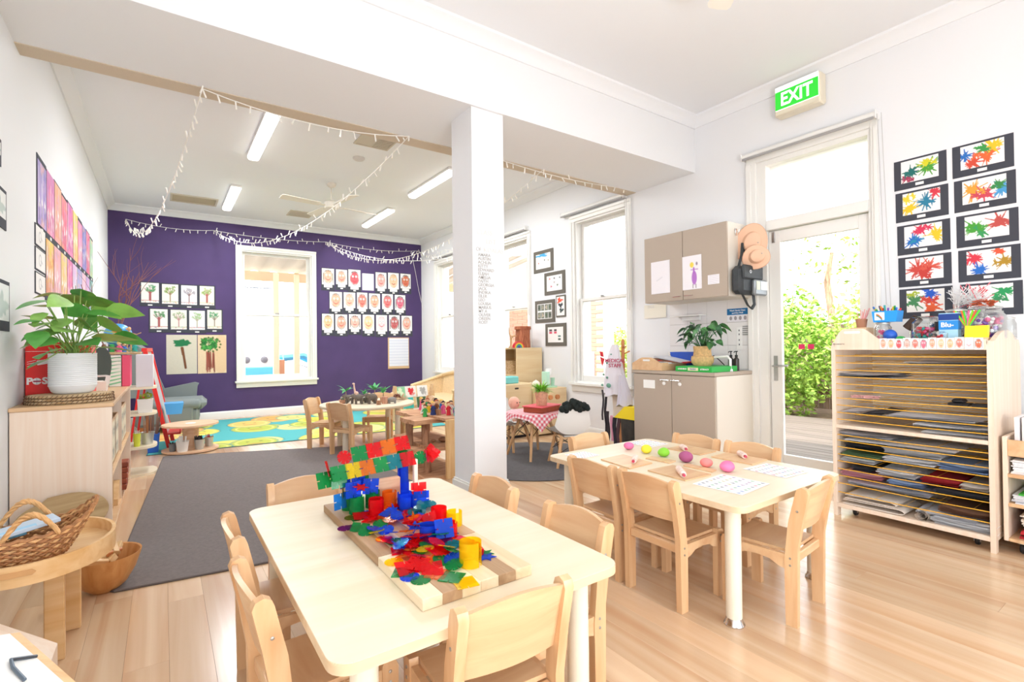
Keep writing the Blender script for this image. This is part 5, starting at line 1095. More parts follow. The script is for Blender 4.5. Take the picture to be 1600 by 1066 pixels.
for x, y, z, a, m in LV:
    x *= .88; z = z * 1.0 + .05; y = y - (.22 if x < -.12 else .10 if x < 0 else .0); x = max(x, -.115); ld = math.atan2(y, x) if abs(x) + abs(y) > .06 else math.radians(a)
    g = G(); b = Vector((r.uniform(-.03, .03), r.uniform(-.03, .03), .2)); e = Vector((x, y, z)) * 1.0; e.z -= 0
    e0 = e - Vector((math.cos(ld), math.sin(ld), 0)) * .05
    g.tube([tuple(b), tuple(b * .5 + e0 * .5 + Vector((0, 0, .035))), tuple(e0)], [.0035, .003, .0025], 6)
    st = obj('stalk', g, M_stalk, t)
    g = G(); L_ = r.uniform(.14, .20) * (1 if x > -.1 else .75); leaf(g, L_, L_ * .68, r.uniform(.05, .35), .06)
    g.xf(Matrix.Translation(e0) @ Matrix.Rotation(ld + r.uniform(-.4, .4), 4, 'Z') @ Matrix.Rotation(r.uniform(-.15, .45), 4, 'Y') @ Matrix.Rotation(r.uniform(-.9, .5) if x > -.1 else r.uniform(-.2, .2), 4, 'X'))
    obj('leaf', g, M_pl2 if m or r.random() < .25 else M_pl, st)
g = G()
for k in range(60):
    a = r.uniform(0, 6.28); q = r.uniform(.02, .09); g.tube([(q * math.cos(a), q * math.sin(a), .2), (q * 1.4 * math.cos(a), q * 1.4 * math.sin(a), .2 + r.uniform(.02, .07))], .0018, 4)
o = obj('young_shoots', g, M_stalk, t); o['kind'] = 'stuff'
# red post box
t = thing('toy_post_box', 'red toy post box with white lettering behind the white plant pot', 'post box', (-.548, 4.005, CT))
rr_ = [(-.085, 0), (-.085, .30)] + [(-.085 + .03 * (1 - math.cos(a)), .30 + .035 * math.sin(a)) for a in (.4, .8, 1.2, 1.57)] + [(.20 - .03 * (1 - math.cos(a)), .30 + .035 * math.sin(a)) for a in (1.57, 1.2, .8, .4)] + [(.20, .30), (.20, 0)]
rr_ = [(x if x > 0 else x, z) for x, z in rr_]
M_pr = mat('post_red', 'e8251f', .4)
obj('body', G().prism(rr_, 'y', -.14, .12), M_pr, t)
obj('lid_band', G().box(-.087, .202, -.1415, -.1395, .283, .285), M_white, t)
text('P', .052, M_white, t, (-.068, -.1415, .115), (PI / 2, 0, 0), .0006, bold=.0022); text('ST', .052, M_white, t, (.012, -.1415, .115), (PI / 2, 0, 0), .0006, bold=.0022)
obj('roundel', G().lathe([(0, 0), (.019, 0), (.019, .001), (0, .001)], 28, cap=False).xf(Matrix.Translation((-.037, -.143, .115)) @ Matrix.Rotation(PI / 2, 4, 'X')), M_white, t)
g = G().box(-.0375, -.0365, -.1452, -.1448, .097, .133).box(-.052, -.016, -.1452, -.1448, .114, .116); obj('roundel_cross', g, mat('dark_blue_print', '2a3a6a', .6), t)
obj('roundel_bar', G().box(-.052, -.016, -.1454, -.145, .111, .119), M_pr, t)
text('DOWN', .008, mat('dark_blue_print', '2a3a6a', .6), t, (-.037, -.1458, .115), (PI / 2, 0, 0), .0003, bold=.0003)
obj('envelope', G().prism([(-.035, .205), (.012, .214), (.009, .240), (-.038, .231)], 'y', -.142, -.1405), M_white, t)
g = G()
for a in (.236, .224, .212): g.tube([(-.042, -.1415, a - .002), (-.078, -.1415, a - .012)], .0013, 4)
obj('speed_lines', g, M_white, t).update_tag()
t['label'] = 'red toy post box with white lettering behind the white plant pot'
text('TO EVERYONE', .013, M_white, t, (.10, -.1415, .293), (PI / 2, 0, 0), .0003)
# pale wire napkin basket and dark leaf shape
t = thing('letter_basket', 'small white wire basket holding cards beside the plant pot', 'basket', (-.33, 4.45, CT), .2)
g = G()
for k in range(9):
    y = -.08 + k * .02; g.tube([(.0, y, .0), (.02, y * 1.1, .11)], .0018, 4); g.tube([(-.08, y, .0), (-.10, y * 1.1, .11)], .0018, 4)
for z, e in ((.0, 0), (.11, .02)): g.tube([(0 + e, -.08 - e * .4, z), (0 + e, .08 + e * .4, z), (-.08 - e, .08 + e * .4, z), (-.08 - e, -.08 - e * .4, z)], .0028, 5, close=True)
o = obj('wire_sides', g, M_white, t); o['kind'] = 'stuff'; obj('liner', G().box(-.078, -.002, -.078, .078, .002, .075), mat('pale_liner', 'ece6da', .8), t)
onew('wooden_leaf', G().prism([(-.36 + .055 * math.sin(a) * (1 - .2 * math.cos(a)), CT + .16 - .15 * math.cos(a) + .0) for a in np.linspace(0, 2 * PI, 20, endpoint=False)], 'y', 4.62, 4.63), mat('dark_grey_leaf', '4a5650', .6), 'dark grey leaf shape propped behind the wire basket', 'ornament')
# binders and boxes at the far end of the cabinet
def stuffbox(name, x0, x1, y0, y1, h, m, lab, cat, z=CT, grp='boxes and folders on the long cabinet'):
    c = ((x0 + x1) / 2, (y0 + y1) / 2, z); t = thing(name, lab, cat, c, 0, grp)
    w, d = (x1 - x0) / 2, (y1 - y0) / 2
    obj('body', G().box(-w, w, -d, d, 0, h, .003), m, t); obj('label_plate', G().box(-w * .5, w * .5, -d - .0015, -d + .001, h * .55, h * .8, .0005), M_paper, t) if 'plain' in lab else None
    return t
z0 = CT
stuffbox('folder', -.42, -.35, 5.0, 5.3, .185, mat('orange_folder', 'f08a50', .6), 'orange folder standing at the far end of the cabinet', 'folder')
stuffbox('folder', -.50, -.425, 5.0, 5.3, .25, mat('white_folder', 'ebe9ec', .6), 'pale folder next to the orange one, behind the leaves', 'folder')
t = stuffbox('folder', -.345, -.27, 5.0, 5.3, .245, mat('cream_folder', 'f3efe4', .6), 'green and white striped folder between the orange and the pink ones', 'folder')
for k in range(8): obj('stripe', G().prism([(-.0365, .012 + k * .029), (.0365, .030 + k * .029), (.0365, .042 + k * .026), (-.0365, .024 + k * .029)], 'y', -.1515, -.149), mat('mint_stripe', '86c99a', .6), t)
stuffbox('folder', -.265, -.215, 5.0, 5.3, .245, mat('pink_folder', 'f0567a', .6), 'pink folder between the striped folder and the white box', 'folder')
t = thing('white_box', 'plain white box on the corner shelf beside the pink folder', 'box', (-.13, 5.60, .7755))
obj('body', G().box(-.065, .06, -.13, .13, 0, .285, .004), mat('matte_white_card', 'e8e8ee', .6), t)
t = thing('wicker_tray', 'flat wicker tray of little ornaments standing on the folders', 'tray', (-.32, 5.14, CT + .2515)); obj('base', G().box(-.14, .17, -.13, .13, 0, .006), M_rat, t)
obj('rim', G().tube([(-.14, -.13, .012), (.17, -.13, .012), (.17, .13, .012), (-.14, .13, .012)], .008, 6, close=True), M_rat, t)
TZ = CT + .2515 + .0065
def peg(x, y, z, h, r, body, head, lab, grp, name='toy_figure', skirt=1.0, hair=None, cat='toy figure'):
    t = thing(name, lab, cat, (x, y, z), rnd.uniform(-1, 1), grp)
    obj('body', G().lathe([(0, 0), (r * skirt, 0), (r * skirt * .9, h * .1), (r * .7, h * .45), (r * .8, h * .62), (r * .3, h * .7), (0, h * .71)], 12, cap=False), body, t)
    obj('head', G().sph((0, 0, h * .83), h * .155, 10, 8), head, t)
    if hair: obj('hair', G().sph((0, .002, h * .87), h * .16, 10, 6, (1, 1, .85)), hair, t)
    g = G()
    for s in (-1, 1): g.tube([(s * r * .6, 0, h * .62), (s * r * 1.2, -r * .4, h * .40)], h * .04, 5)
    obj('arms', g, body, t); return t
M_skin = mat('doll_skin', 'f2c9a4', .6); HC = [mat('hair_dark', '3a2820', .8), mat('hair_blond', 'e8c060', .8), mat('hair_red', 'a8502a', .8), mat('hair_black', '1e1c20', .8)]
BC = {n: mat('cloth_' + n, c, .8) for n, c in (('pink', 'ee6a9a'), ('green', '3fae5a'), ('blue', '3f7fd0'), ('red', 'd8323e'), ('yellow', 'f2cf3a'), ('white', 'f2f0ec'), ('purple', '8a5ab8'), ('teal', '3aa8a0'), ('navy', '2f3f78'), ('orange', 'f0923a'), ('brown', '8a5a3a'))}
for x, c, lab in ((-.44, 'brown', 'small brown tube ornament at the left of the wicker tray'), (-.38, 'brown', 'brown wooden cylinder in the middle of the wicker tray'), (-.33, 'green', 'slim green bottle behind the wooden cylinders')):
    onew('cylinder_ornament', G().lathe([(0, 0), (.016, 0), (.016, .06 + .01 * (c == 'green')), (.010, .075), (0, .076)], 14, (x, 5.06, TZ), cap=False), BC[c] if c != 'brown' else wood('dark_turned_wood', '9a6c4c', '7a5238', .6, 'Z'), lab, 'ornament', 'ornaments on the wicker tray')
peg(-.285, 5.06, TZ, .095, .022, BC['pink'], M_skin, 'pink clothed doll standing on the wicker tray', 'dolls on the cabinet', hair=HC[1]); peg(-.255, 5.09, TZ, .085, .018, BC['blue'], M_skin, 'blue clothed small doll beside the pink one', 'dolls on the cabinet', hair=HC[2]); peg(-.19, 5.14, TZ, .10, .024, BC['teal'], M_skin, 'teal clothed doll at the right end of the wicker tray', 'dolls on the cabinet', hair=HC[0])
t = thing('artist_manikin', 'small pale wooden figure with outstretched arms beside the globe', 'figure', (-.225, 5.12, TZ), 0)
obj('torso', G().lathe([(0, .10), (.014, .10), (.010, .125), (.018, .165), (.008, .18), (0, .18)], 10, cap=False), M_wl, t); obj('head', G().sph((0, 0, .20), .014, 10, 8, (1, 1, 1.2)), M_wl, t)
for s in (-1, 1): obj('leg', G().tube([(s * .008, 0, .10), (s * .014, 0, .05), (s * .012, 0, 0)], [.007, .005, .006], 7), M_wl, t); obj('arm', G().tube([(s * .015, 0, .165), (s * .05, 0, .155), (s * .08, 0, .17)], [.005, .004, .004], 6), M_wl, t)
t = thing('globe', 'blue globe with orange and green continents behind the plant leaves', 'globe', (-.30, 5.20, TZ))
obj('stand', G().lathe([(0, 0), (.05, 0), (.045, .012), (.01, .02), (.008, .06), (0, .06)], 16, cap=False), M_wl, t); obj('ball', G().sph((0, 0, .15), .095, 28, 18), mat('globe_blue', '4aa6e6', .3), t)
g = G()
for a, b, w, h in ((-1.7, .2, .5, .35), (-1.2, -.4, .35, .4), (-.6, .5, .5, .3), (-2.3, -.2, .3, .5)):
    n = 12; ps = []
    for k in range(n): th = 2 * PI * k / n; u = a + w * .5 * math.cos(th) * (1 + .25 * math.sin(3 * th)); v = b + h * .5 * math.sin(th); ps.append((.0965 * math.cos(v) * math.cos(u), .0965 * math.cos(v) * math.sin(u), .15 + .0965 * math.sin(v)))
    g.add(ps, [tuple(range(n))])
obj('land', g, mat('globe_land', 'd98f3f', .5), t).data.materials[0] = mat('globe_land', 'd98f3f', .5)
t = thing('paper_house', 'small white house shape frame at the left of the globe', 'ornament', (-.46, 5.0, TZ), .1)
obj('frame', G().tube([(-.035, 0, .004), (.035, 0, .004), (.028, 0, .08), (0, 0, .12), (-.028, 0, .08)], .004, 6, close=True), M_white, t)
t = thing('twig_vase', 'bunch of bare reddish twigs rising behind the plant, in a dark vase', 'twigs', (-.36, 5.34, CT))
obj('vase', G().lathe([(0, 0), (.03, 0), (.04, .06), (.03, .16), (.02, .2), (.025, .22), (0, .21)], 16, cap=False), mat('dark_vase', '4a4a4c', .4), t)
r = random.Random(8); g = G()
def twig(p, d, L, rad, dep):
    q = p; pts = [tuple(p)]
    for k in range(4): d = (d + Vector((r.uniform(-.22, .22), r.uniform(-.2, .2), r.uniform(-.05, .12)))).normalized(); q = q + d * L / 4; q.x = max(q.x, -.25); pts.append(tuple(q))
    g.tube(pts, [rad * (1 - .14 * k) for k in range(5)], 5)
    if dep:
        for _ in range(2): twig(Vector(pts[r.choice((2, 3))]), (d + Vector((r.uniform(-.8, .8), r.uniform(-.5, .5), r.uniform(-.2, .3)))).normalized(), L * .55, rad * .55, dep - 1)
for k in range(5): twig(Vector((0, 0, .15)), Vector((-.06 + .075 * k + r.uniform(-.04, .04), r.uniform(-.1, .25), 1)).normalized(), .80, .006, 2)
obj('twigs', g, mat('red_brown_twig', '8a5a50', .7), t)['kind'] = 'stuff'
# things on the quarter round shelves
t = thing('small_planter', 'small white planter with a yellow green succulent on the corner shelf', 'plant', (-.13, 5.52, .5455))
obj('pot', G().prism([(-.05, 0), (.05, 0), (.058, .12), (-.058, .12)], 'y', -.03, .03), M_white, t); obj('leaves', leafmass(0, 0, .14, .05, .03, .035, 90, .014, 3), mat('succulent_green', 'a9b83c', .5), t, smooth=False)['kind'] = 'stuff'
def bucket(x, y, z, r, h, m, lab, content, cm, n, name='pencil_bucket', grp='little buckets', L=.10, rr=.0022):
    t = thing(name, lab, 'bucket', (x, y, z), 0, grp)
    obj('pail', G().lathe([(0, .003), (0, 0), (r * .78, 0), (r, h), (r + .003, h + .003), (r - .002, h), (r * .76, .003), (0, .003)], 20, cap=False), m, t)
    if content:
        R = random.Random(lab); g = G()
        for _ in range(n): a = R.uniform(0, 6.28); q = R.uniform(0, r * .6); tl = R.uniform(1, 1.45); g.tube([(q * math.cos(a), q * math.sin(a), .004), (q * tl * 1.2 * math.cos(a), q * tl * 1.2 * math.sin(a), h + (L - h) * R.uniform(.6, 1.1))], rr, 5)
        o = obj(content, g, cm, t); o['kind'] = 'stuff'
    return t
M_galv = mat('galvanised_tin', 'c9ccca', .35, .7)
bucket(-.12, 5.60, .2555, .055, .10, M_galv, 'tin bucket of brushes on the lower corner shelf', 'brushes', M_wd, 16, L=.26)
bucket(-.19, 5.50, .2555, .028, .11, mat('lime_tub', 'd8e04a', .5), 'lime tub on the lower corner shelf', 'pencils', BC['white'], 8, L=.14)
t = thing('brush_bundle', 'bundle of upright brown paintbrushes behind the corner shelf', 'paintbrushes', (-.09, 6.62, 0)); obj('tub', G().prism([(-.045, 0), (.045, 0), (.06, .20), (-.06, .20)], 'y', -.055, .055), mat('royal_blue_plastic', '2563c8', .4), t)
g = G(); R = random.Random(3)
for _ in range(26): a = R.uniform(0, 6.28); g.tube([(.02 * math.cos(a), .02 * math.sin(a), .02), (.07 * math.cos(a), .07 * math.sin(a), R.uniform(.36, .5))], .0032, 5)
obj('brushes', g, mat('brown_handles', '7a5648', .6), t)['kind'] = 'stuff'
# easel
t = thing('easel', 'red framed whiteboard easel leaning in front of the armchair', 'easel', (.02, 7.0, 0), math.radians(-4))
M_rf = mat('red_frame', 'e32a25', .4)
def leg_at(y, s): return G().tube([(s * .10 - .17, y, 1.30), (.10 * s * 0 + .085 + .0, y, .02)], .014, 6)
g = G(); g.ring([[(-.175, y, 1.08), (-.155, y, 1.08), (.045, y, .12), (.025, y, .12)] for y in (-.28, .28)]); obj('whiteboard', g, mat('whiteboard_grey_white', 'cfd3d3', .25), t)
for y in (-.29, .29): obj('frame_rail', G().ring([[(-.185, y + d, 1.12), (-.145, y + d, 1.12), (.075, y + d, .0), (.035, y + d, .0)] for d in (-.012, .012)]), M_rf, t); obj('rear_leg', G().tube([(-.16, y, 1.10), (-.30, y, .01)], .012, 6), M_rf, t)
obj('cross_rail', G().box(-.19, -.14, -.29, .29, 1.08, 1.12, .003), M_rf, t)
obj('tray', G().box(.03, .16, -.28, .28, .16, .175, .003).box(.15, .16, -.28, .28, .175, .21), M_rf, t)
t = thing('blue_caddy', 'light blue plastic basket clipped halfway up the easel', 'basket', (.10, 6.86, .38)); obj('tub', G().prism([(-.07, 0), (.07, 0), (.09, .12), (-.09, .12)], 'y', -.12, .12), mat('sky_blue_plastic', '4aa3e0', .4), t)
# armchair
t = thing('armchair', 'grey wing armchair in the corner by the purple wall', 'armchair', (.06, 8.36, 0), math.radians(-4))
M_arm = mat('grey_green_upholstery', '868e8d', .85, bump=.2, bscale=400)
obj('base', G().box(-.34, .36, -.40, .40, .10, .30, .03), M_arm, t)
obj('seat_cushion', G().box(-.25, .45, -.30, .30, .28, .43, .06), M_arm, t)
obj('backrest', G().prism([(-.30, .25), (-.42, 1.12), (-.34, 1.18), (-.26, 1.12), (-.16, .35)], 'y', -.32, .32), M_arm, t)
for s in (-1, 1):
    if s > 0: obj('armrest', G().prism([(-.30, .12), (.30, .12), (.33, .56), (.35, .60), (.30, .62), (.20, .60), (-.30, .50)], 'y', .31, .42), M_arm, t)
    else: obj('armrest', G().box(-.30, .30, -.42, -.31, .12, .36, .02).tube([(-.32, -.37, .37), (.28, -.37, .37), (.36, -.37, .365), (.385, -.37, .36)], [.07, .07, .062, .035], 12), M_arm, t)
    obj('wing', G().prism([(-.40, .48), (-.05, .50), (-.12, .70), (-.22, .98), (-.33, 1.13), (-.41, 1.12)], 'y', *sorted((s * .30, s * .36))), M_arm, t)
    for x in (-.27, .30): obj('leg', G().lathe([(.018, 0), (.028, .11)], 10, (x, s * .33, 0)), M_wd, t)
# cable reel table with pencil buckets
t = thing('reel_table', 'low wooden cable reel table on the turquoise rug', 'table', (.245, 6.50, .0085))
M_reel = wood('reel_ply', 'edc9a8', 'dcb08a', .5, 'X', .8, .03)
obj('lower_disc', G().lathe([(0, 0), (.265, 0), (.265, .018), (0, .018)], 40, cap=False), M_reel, t); obj('core', G().lathe([(.075, .018), (.075, .27)], 20), M_reel, t); obj('upper_disc', G().lathe([(0, .27), (.265, .27), (.265, .288), (0, .288)], 40, cap=False), M_reel, t)
g = G().lathe([(0, .2885), (.05, .2885), (.05, .2895), (0, .2895)], 16, cap=False); obj('sticker', g, mat('pale_sticker', 'f4f0ea', .7), t)
z = .0085 + .019
bucket(.165, 6.33, z, .060, .105, M_white, 'white tin of white topped pens at the front of the reel table', 'pens', BC['white'], 16, L=.16, rr=.006); bucket(.318, 6.36, z, .050, .105, M_galv, 'tin bucket of black pens on the reel table', 'pens', M_black, 18, L=.145, rr=.006)
bucket(.415, 6.50, z, .046, .10, M_galv, 'tin bucket of red and orange pencils at the right of the reel table', 'pencils', BC['red'], 14, L=.13); bucket(.08, 6.40, z, .036, .08, mat('dark_tin', '7d8288', .4, .5), 'dark tin at the left of the reel table', 'pens', M_black, 6, L=.10)

# ================================================================ basket table at the lower left
t = thing('tray_table', 'low plywood table with an oval raised rim at the left edge', 'table', (-.39, 2.50, 0), .0)
M_ply = wood('honey_ply', 'efc995', 'dfae72', .4, 'X', .8, .04)
P = [(.0 + .225 * math.cos(a) * (1 if math.cos(a) > 0 else 1), .0 + .26 * math.sin(a)) for a in np.linspace(0, 2 * PI, 40, endpoint=False)]
obj('tabletop', G().prism(P, 'z', .355, .37), M_ply, t)
g = G(); g.ring([[(.0 + (.225 + d) * math.cos(a), (.26 + d) * math.sin(a), z) for d, z in ((0, .345), (.012, .345), (.012, .412), (0, .412))] for a in np.linspace(0, 2 * PI, 49)[:-1]], cap=False, close=True); obj('rim', g, M_ply, t)
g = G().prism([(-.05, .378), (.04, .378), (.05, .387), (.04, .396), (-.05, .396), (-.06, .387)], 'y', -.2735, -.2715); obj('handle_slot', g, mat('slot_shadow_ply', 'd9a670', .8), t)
for x, y in ((.07, -.09), (.09, .14), (-.19, -.09), (-.19, .14)): obj('leg', G().box(x - .028, x + .028, y - .014, y + .014, 0, .355, .003), M_ply, t)
obj('apron', G().box(-.16, .04, -.10, -.08, .29, .354, .002), M_ply, t); obj('apron', G().box(-.16, .06, .13, .145, .29, .354, .002), M_ply, t)
# wicker basket
t = thing('wicker_basket', 'boat shaped wicker basket with twisted handles on the tray table', 'basket', (-.415, 2.39, .3705), math.radians(12))
M_wk = mat('wicker_brown', 'b07a4c', .6, var=.3, vscale=50); M_wk2 = mat('wicker_honey', 'd9a870', .55, var=.2, vscale=40)
N = 64
def rimp(a, k, lift=True):   # k: 0 base .. 1 rim
    ca, sa = math.cos(a), math.sin(a); rx = .12 + .095 * k ** .8; ry = .065 + .05 * k ** .8
    return Vector((rx * ca * abs(ca) ** .0, ry * sa, .006 + .10 * k + (.075 * k * abs(ca) ** 4)))
for j in range(14):
    k = j / 13; g = G(); g.tube([tuple(rimp(2 * PI * i / N, k) + Vector((0, 0, .0035 * (1 if (i + j) % 2 else -1)))) for i in range(N)], .0052 if j < 11 else .007, 5, close=True); obj('weave_strand', g, (M_wk, M_wk2)[j % 3 == 0], t)
for j in range(28): a = 2 * PI * j / 28; obj('stake', G().tube([tuple(rimp(a, k) * Vector((1.015, 1.02, 1)) if False else tuple(rimp(a, k))) for k in (0, .25, .5, .75, 1)], .0045, 5), M_wk, t)
obj('base', G().lathe([(0, .002), (1, .002), (1, .010), (0, .010)], 24, sx=.12, sy=.065, cap=False), M_wk, t)
for s in (-1, 1):
    g = G()
    for ph in (0, 2.1, 4.2):
        pts = []
        for i in range(27): u = i / 26; b = Vector((-.06 + .14 * u + .02, s * .112, .11 + .075 * math.sin(PI * u))); pts.append(tuple(b + Vector((0, .006 * math.cos(u * 22 + ph), .006 * math.sin(u * 22 + ph)))))
        g.tube(pts, .0055, 6)
    obj('handle', g, M_wk2, t)
for i, (dx, dy, c, lab) in enumerate(((-.06, .02, '6fb8de', 'light blue book lying in the wicker basket'), (-.02, .0, '9fd0ec', 'pale blue book on top in the wicker basket'), (.06, .01, 'c4d4e4', 'grey blue leaflet in the wicker basket'))):
    b = one('book', G().box(-.11, .11, -.045, .045, 0, .014, .002), mat('book_blue_%d' % i, c, .6), lab, 'book', 'blue books in the basket', (-.46 + dx * .7, 2.39 + dy, .455 + i * .017 - (.01 if i == 2 else 0)), rot=(0, -.12, .16 + .1 * i))
# oval board leaning on the cabinet end
P = [(.17 * math.cos(a) + (.035 * (math.cos(a) > 0)), .11 * math.sin(a) * (1 if math.cos(a) > -.3 else .85)) for a in np.linspace(0, 2 * PI, 36, endpoint=False)]
one('oval_platter', G().prism(P, 'y', -.008, .008), wood('olive_wood_platter', 'c9ad80', 'a98a5c', .6, 'X', 1, .02), 'oval wooden platter leaning against the cabinet end panel', 'platter', loc=(-.445, 3.455, .245), rot=(-.22, -.12, 0))
# bowl of blocks
t = thing('wooden_bowl', 'round orange wooden bowl of blocks on the floor beside the tray table', 'bowl', (-.225, 2.98, 0))
prof = [(0, 0), (.05, 0), (.085, .03), (.118, .09), (.137, .150), (.140, .165), (.133, .162), (.110, .09), (.078, .036), (0, .02)]
obj('shell', G().lathe(prof, 40, cap=False), wood('orange_turned_wood', 'dba063', 'c58244', .4, 'Z', .8, .02), t).location = (0, 0, 0)
t.rotation_euler = (0, 0, 0)
R = random.Random(6)
for i in range(13):
    s = R.choice(((.028, .020, .014), (.038, .014, .012), (.022, .022, .020), (.042, .012, .012))); a = R.uniform(0, 6.28); q = R.uniform(.0, .092)
    one('loose_block', G().box(-s[0], s[0], -s[1], s[1], -s[2], s[2], .002), (M_wl, M_wl, M_wd, M_ply)[i % 4], '%s wooden block in the orange bowl' % ['pale square', 'thin pale', 'honey', 'short pale', 'long pale', 'tan', 'small cream', 'slim honey', 'thick pale', 'flat tan', 'narrow pale', 'stubby cream', 'long honey'][i], 'block', 'blocks in the orange bowl', (-.225 + q * math.cos(a), 2.98 + q * math.sin(a), .140 + .013 * (i // 4)), rot=(R.uniform(-.5, .5), R.uniform(-.5, .5), R.uniform(0, 3)))
# clipboard on a stand at the lower left corner
t = thing('display_stand', 'pale wooden stand cut off at the lower left corner of the photo', 'stand', (-.42, 1.78, 0), 0)
obj('ramp', G().prism([(-.22, .12), (-.22, .47), (-.19, .47), (.15, .20), (.15, .12)], 'y', .16, .30), M_lam, t); obj('base', G().box(-.22, .16, -.40, .30, 0, .12, .004), M_lam, t)
t = thing('clipboard', 'white sheet on a clipboard at the lower left corner', 'clipboard', (-.315, 1.60, .405), 0); t.rotation_euler = (math.radians(18), math.radians(20), math.radians(40))
obj('board', G().box(-.20, .10, -.30, .10, -.004, 0, .002), M_wl, t); obj('sheet', G().box(-.195, .075, -.295, .095, 0, .002), M_paper, t)
obj('clip', G().tube([(.075, -.02, .004), (.02, -.02, .008), (.01, -.05, .008), (.01, -.10, .006)], .004, 6), mat('blued_steel', '6f7c8a', .35, .8), t)
obj('green_print', G().box(.03, .07, -.24, -.14, .002, .0028), mat('lime_print', 'a9cf4a', .7), t)
# ================================================================ toy animals on the round table
TT = .4905
M_ele = mat('toy_elephant_grey', '6f665e', .7, var=.15, vscale=60); M_hip = mat('toy_hippo_grey', '8f8a88', .6)
def elephant(x, y, s, rz, lab, tusk=True):
    t = thing('toy_elephant', lab, 'toy animal', (x, y, TT), rz, 'toy elephants')
    obj('body', G().sph((0, 0, .062 * s), .036 * s, 14, 10, (1.35, .85, .95)), M_ele, t)
    obj('head', G().sph((.055 * s, 0, .078 * s), .022 * s, 12, 8), M_ele, t)
    obj('trunk', G().tube([(.07 * s, 0, .078 * s), (.086 * s, 0, .06 * s), (.088 * s, 0, .035 * s), (.095 * s, 0, .018 * s)], [.010 * s, .008 * s, .006 * s, .004 * s], 8), M_ele, t)
    for e in (-1, 1):
        obj('ear', G().sph((.045 * s, e * .026 * s, .080 * s), .020 * s, 10, 6, (.8, .25, 1.1)), M_ele, t)
        if tusk: obj('tusk', G().tube([(.068 * s, e * .009 * s, .068 * s), (.09 * s, e * .012 * s, .062 * s)], [.003 * s, .001 * s], 5), M_white, t)
        for fx in (-.028, .028): obj('leg', G().tube([(fx * s, e * .016 * s, .05 * s), (fx * s, e * .017 * s, 0)], [.013 * s, .010 * s], 8), M_ele, t)
    obj('tail', G().tube([(-.047 * s, 0, .07 * s), (-.056 * s, 0, .04 * s)], .002 * s, 5), M_ele, t)
elephant(1.665, 5.50, 1.0, 2.6, 'toy elephant farthest left on the round table'); elephant(1.735, 5.40, 1.1, 2.9, 'toy elephant second from the left on the round table')
elephant(1.80, 5.44, .9, 3.3, 'toy elephant in the middle of the herd, trunk to the left'); elephant(1.855, 5.33, 1.15, 3.1, 'largest toy elephant, at the right end of the herd')
t = thing('toy_hippo', 'grey toy hippo at the right of the round table', 'toy animal', (2.04, 5.22, TT), 2.9)
obj('body', G().sph((0, 0, .040), .032, 14, 10, (1.5, .9, .9)), M_hip, t); obj('head', G().sph((.058, 0, .042), .022, 12, 8, (1.2, 1, .9)), M_hip, t)
for sx in (-.03, .03):
    for sy in (-.016, .016): obj('leg', G().tube([(sx, sy, .03), (sx, sy, 0)], .010, 8), M_hip, t)
t = thing('toy_giraffe', 'pale pink toy giraffe standing tall behind the elephants', 'toy animal', (1.815, 5.74, TT), 1.8); M_gir = mat('pale_giraffe', 'e8bfb0', .6)
obj('body', G().sph((0, 0, .085), .026, 12, 8, (1.4, .8, .9)), M_gir, t); obj('neck', G().tube([(.025, 0, .09), (.045, 0, .15), (.05, 0, .185)], [.013, .009, .008], 8), M_gir, t); obj('head', G().sph((.058, 0, .19), .014, 10, 6, (1.6, .8, .8)), M_gir, t)
for sx in (-.022, .022):
    for sy in (-.011, .011): obj('leg', G().tube([(sx, sy, .08), (sx * 1.1, sy, 0)], [.007, .005], 6), M_gir, t)
M_palm = mat('toy_palm_green', '4aa862', .5)
def palm(x, y, h, n, lab, potm, r=.03, L=.09):
    t = thing('toy_palm', lab, 'toy plant', (x, y, TT), 0, 'toy palms on the round table'); R = random.Random(lab)
    obj('stand', G().lathe([(0, 0), (r, 0), (r * 1.05, .05), (0, .05)], 12, cap=False), potm, t); obj('trunk', G().tube([(0, 0, .04), (.004, 0, h)], [.006, .005], 6), M_bark, t)
    for k in range(n):
        a = 2 * PI * k / n + R.uniform(-.2, .2); g = G(); leaf(g, L * R.uniform(1.1, 1.4), L * .42, R.uniform(.2, .6), .1, 5, 0); g.xf(Matrix.Translation((0, 0, h)) @ Matrix.Rotation(a, 4, 'Z') @ Matrix.Rotation(-R.uniform(.3, 1.2), 4, 'Y')); obj('frond', g, M_palm, t)
M_stump = wood('toy_stump', 'b58a68', '8f6248', .7, 'Z', 2, .1); M_terra = mat('terracotta', 'c9967a', .8)
palm(1.70, 5.76, .11, 9, 'toy palm at the left of the round table, behind the little cactus pot', M_stump); palm(1.95, 5.52, .13, 10, 'tallest toy palm, above the elephants on the round table', M_stump, L=.10)
palm(2.005, 5.40, .10, 8, 'lower toy palm to the right of the tallest one', M_terra, .034); palm(1.87, 5.62, .075, 7, 'smallest toy palm, half hidden behind the elephants', M_stump, .02, .07)
t = thing('cactus_pot', 'tiny round cactus in a terracotta pot at the left of the round table', 'plant', (1.61, 5.57, TT)); obj('pot', G().lathe([(0, 0), (.028, 0), (.038, .035), (.04, .04), (0, .038)], 16, cap=False), M_terra, t); obj('cactus', G().sph((0, 0, .055), .024, 12, 8), mat('cactus_grey_green', '8fa585', .7), t)
onew('tree_stump', G().lathe([(0, 0), (.024, 0), (.022, .045), (0, .046)], 12, (1.875, 5.18, TT), cap=False), M_stump, 'small sawn stump in front of the toy palms on the round table', 'stump')
onew('timber_post', G().lathe([(0, 0), (.034, 0), (.034, .075), (0, .075)], 14, (1.965, 5.24, TT), cap=False), wood('pink_timber_post', 'd9a88e', 'b57f66', .7, 'Z', 2), 'pinkish upright log beside the hippo on the round table', 'log')
g = G(); R = random.Random(4)
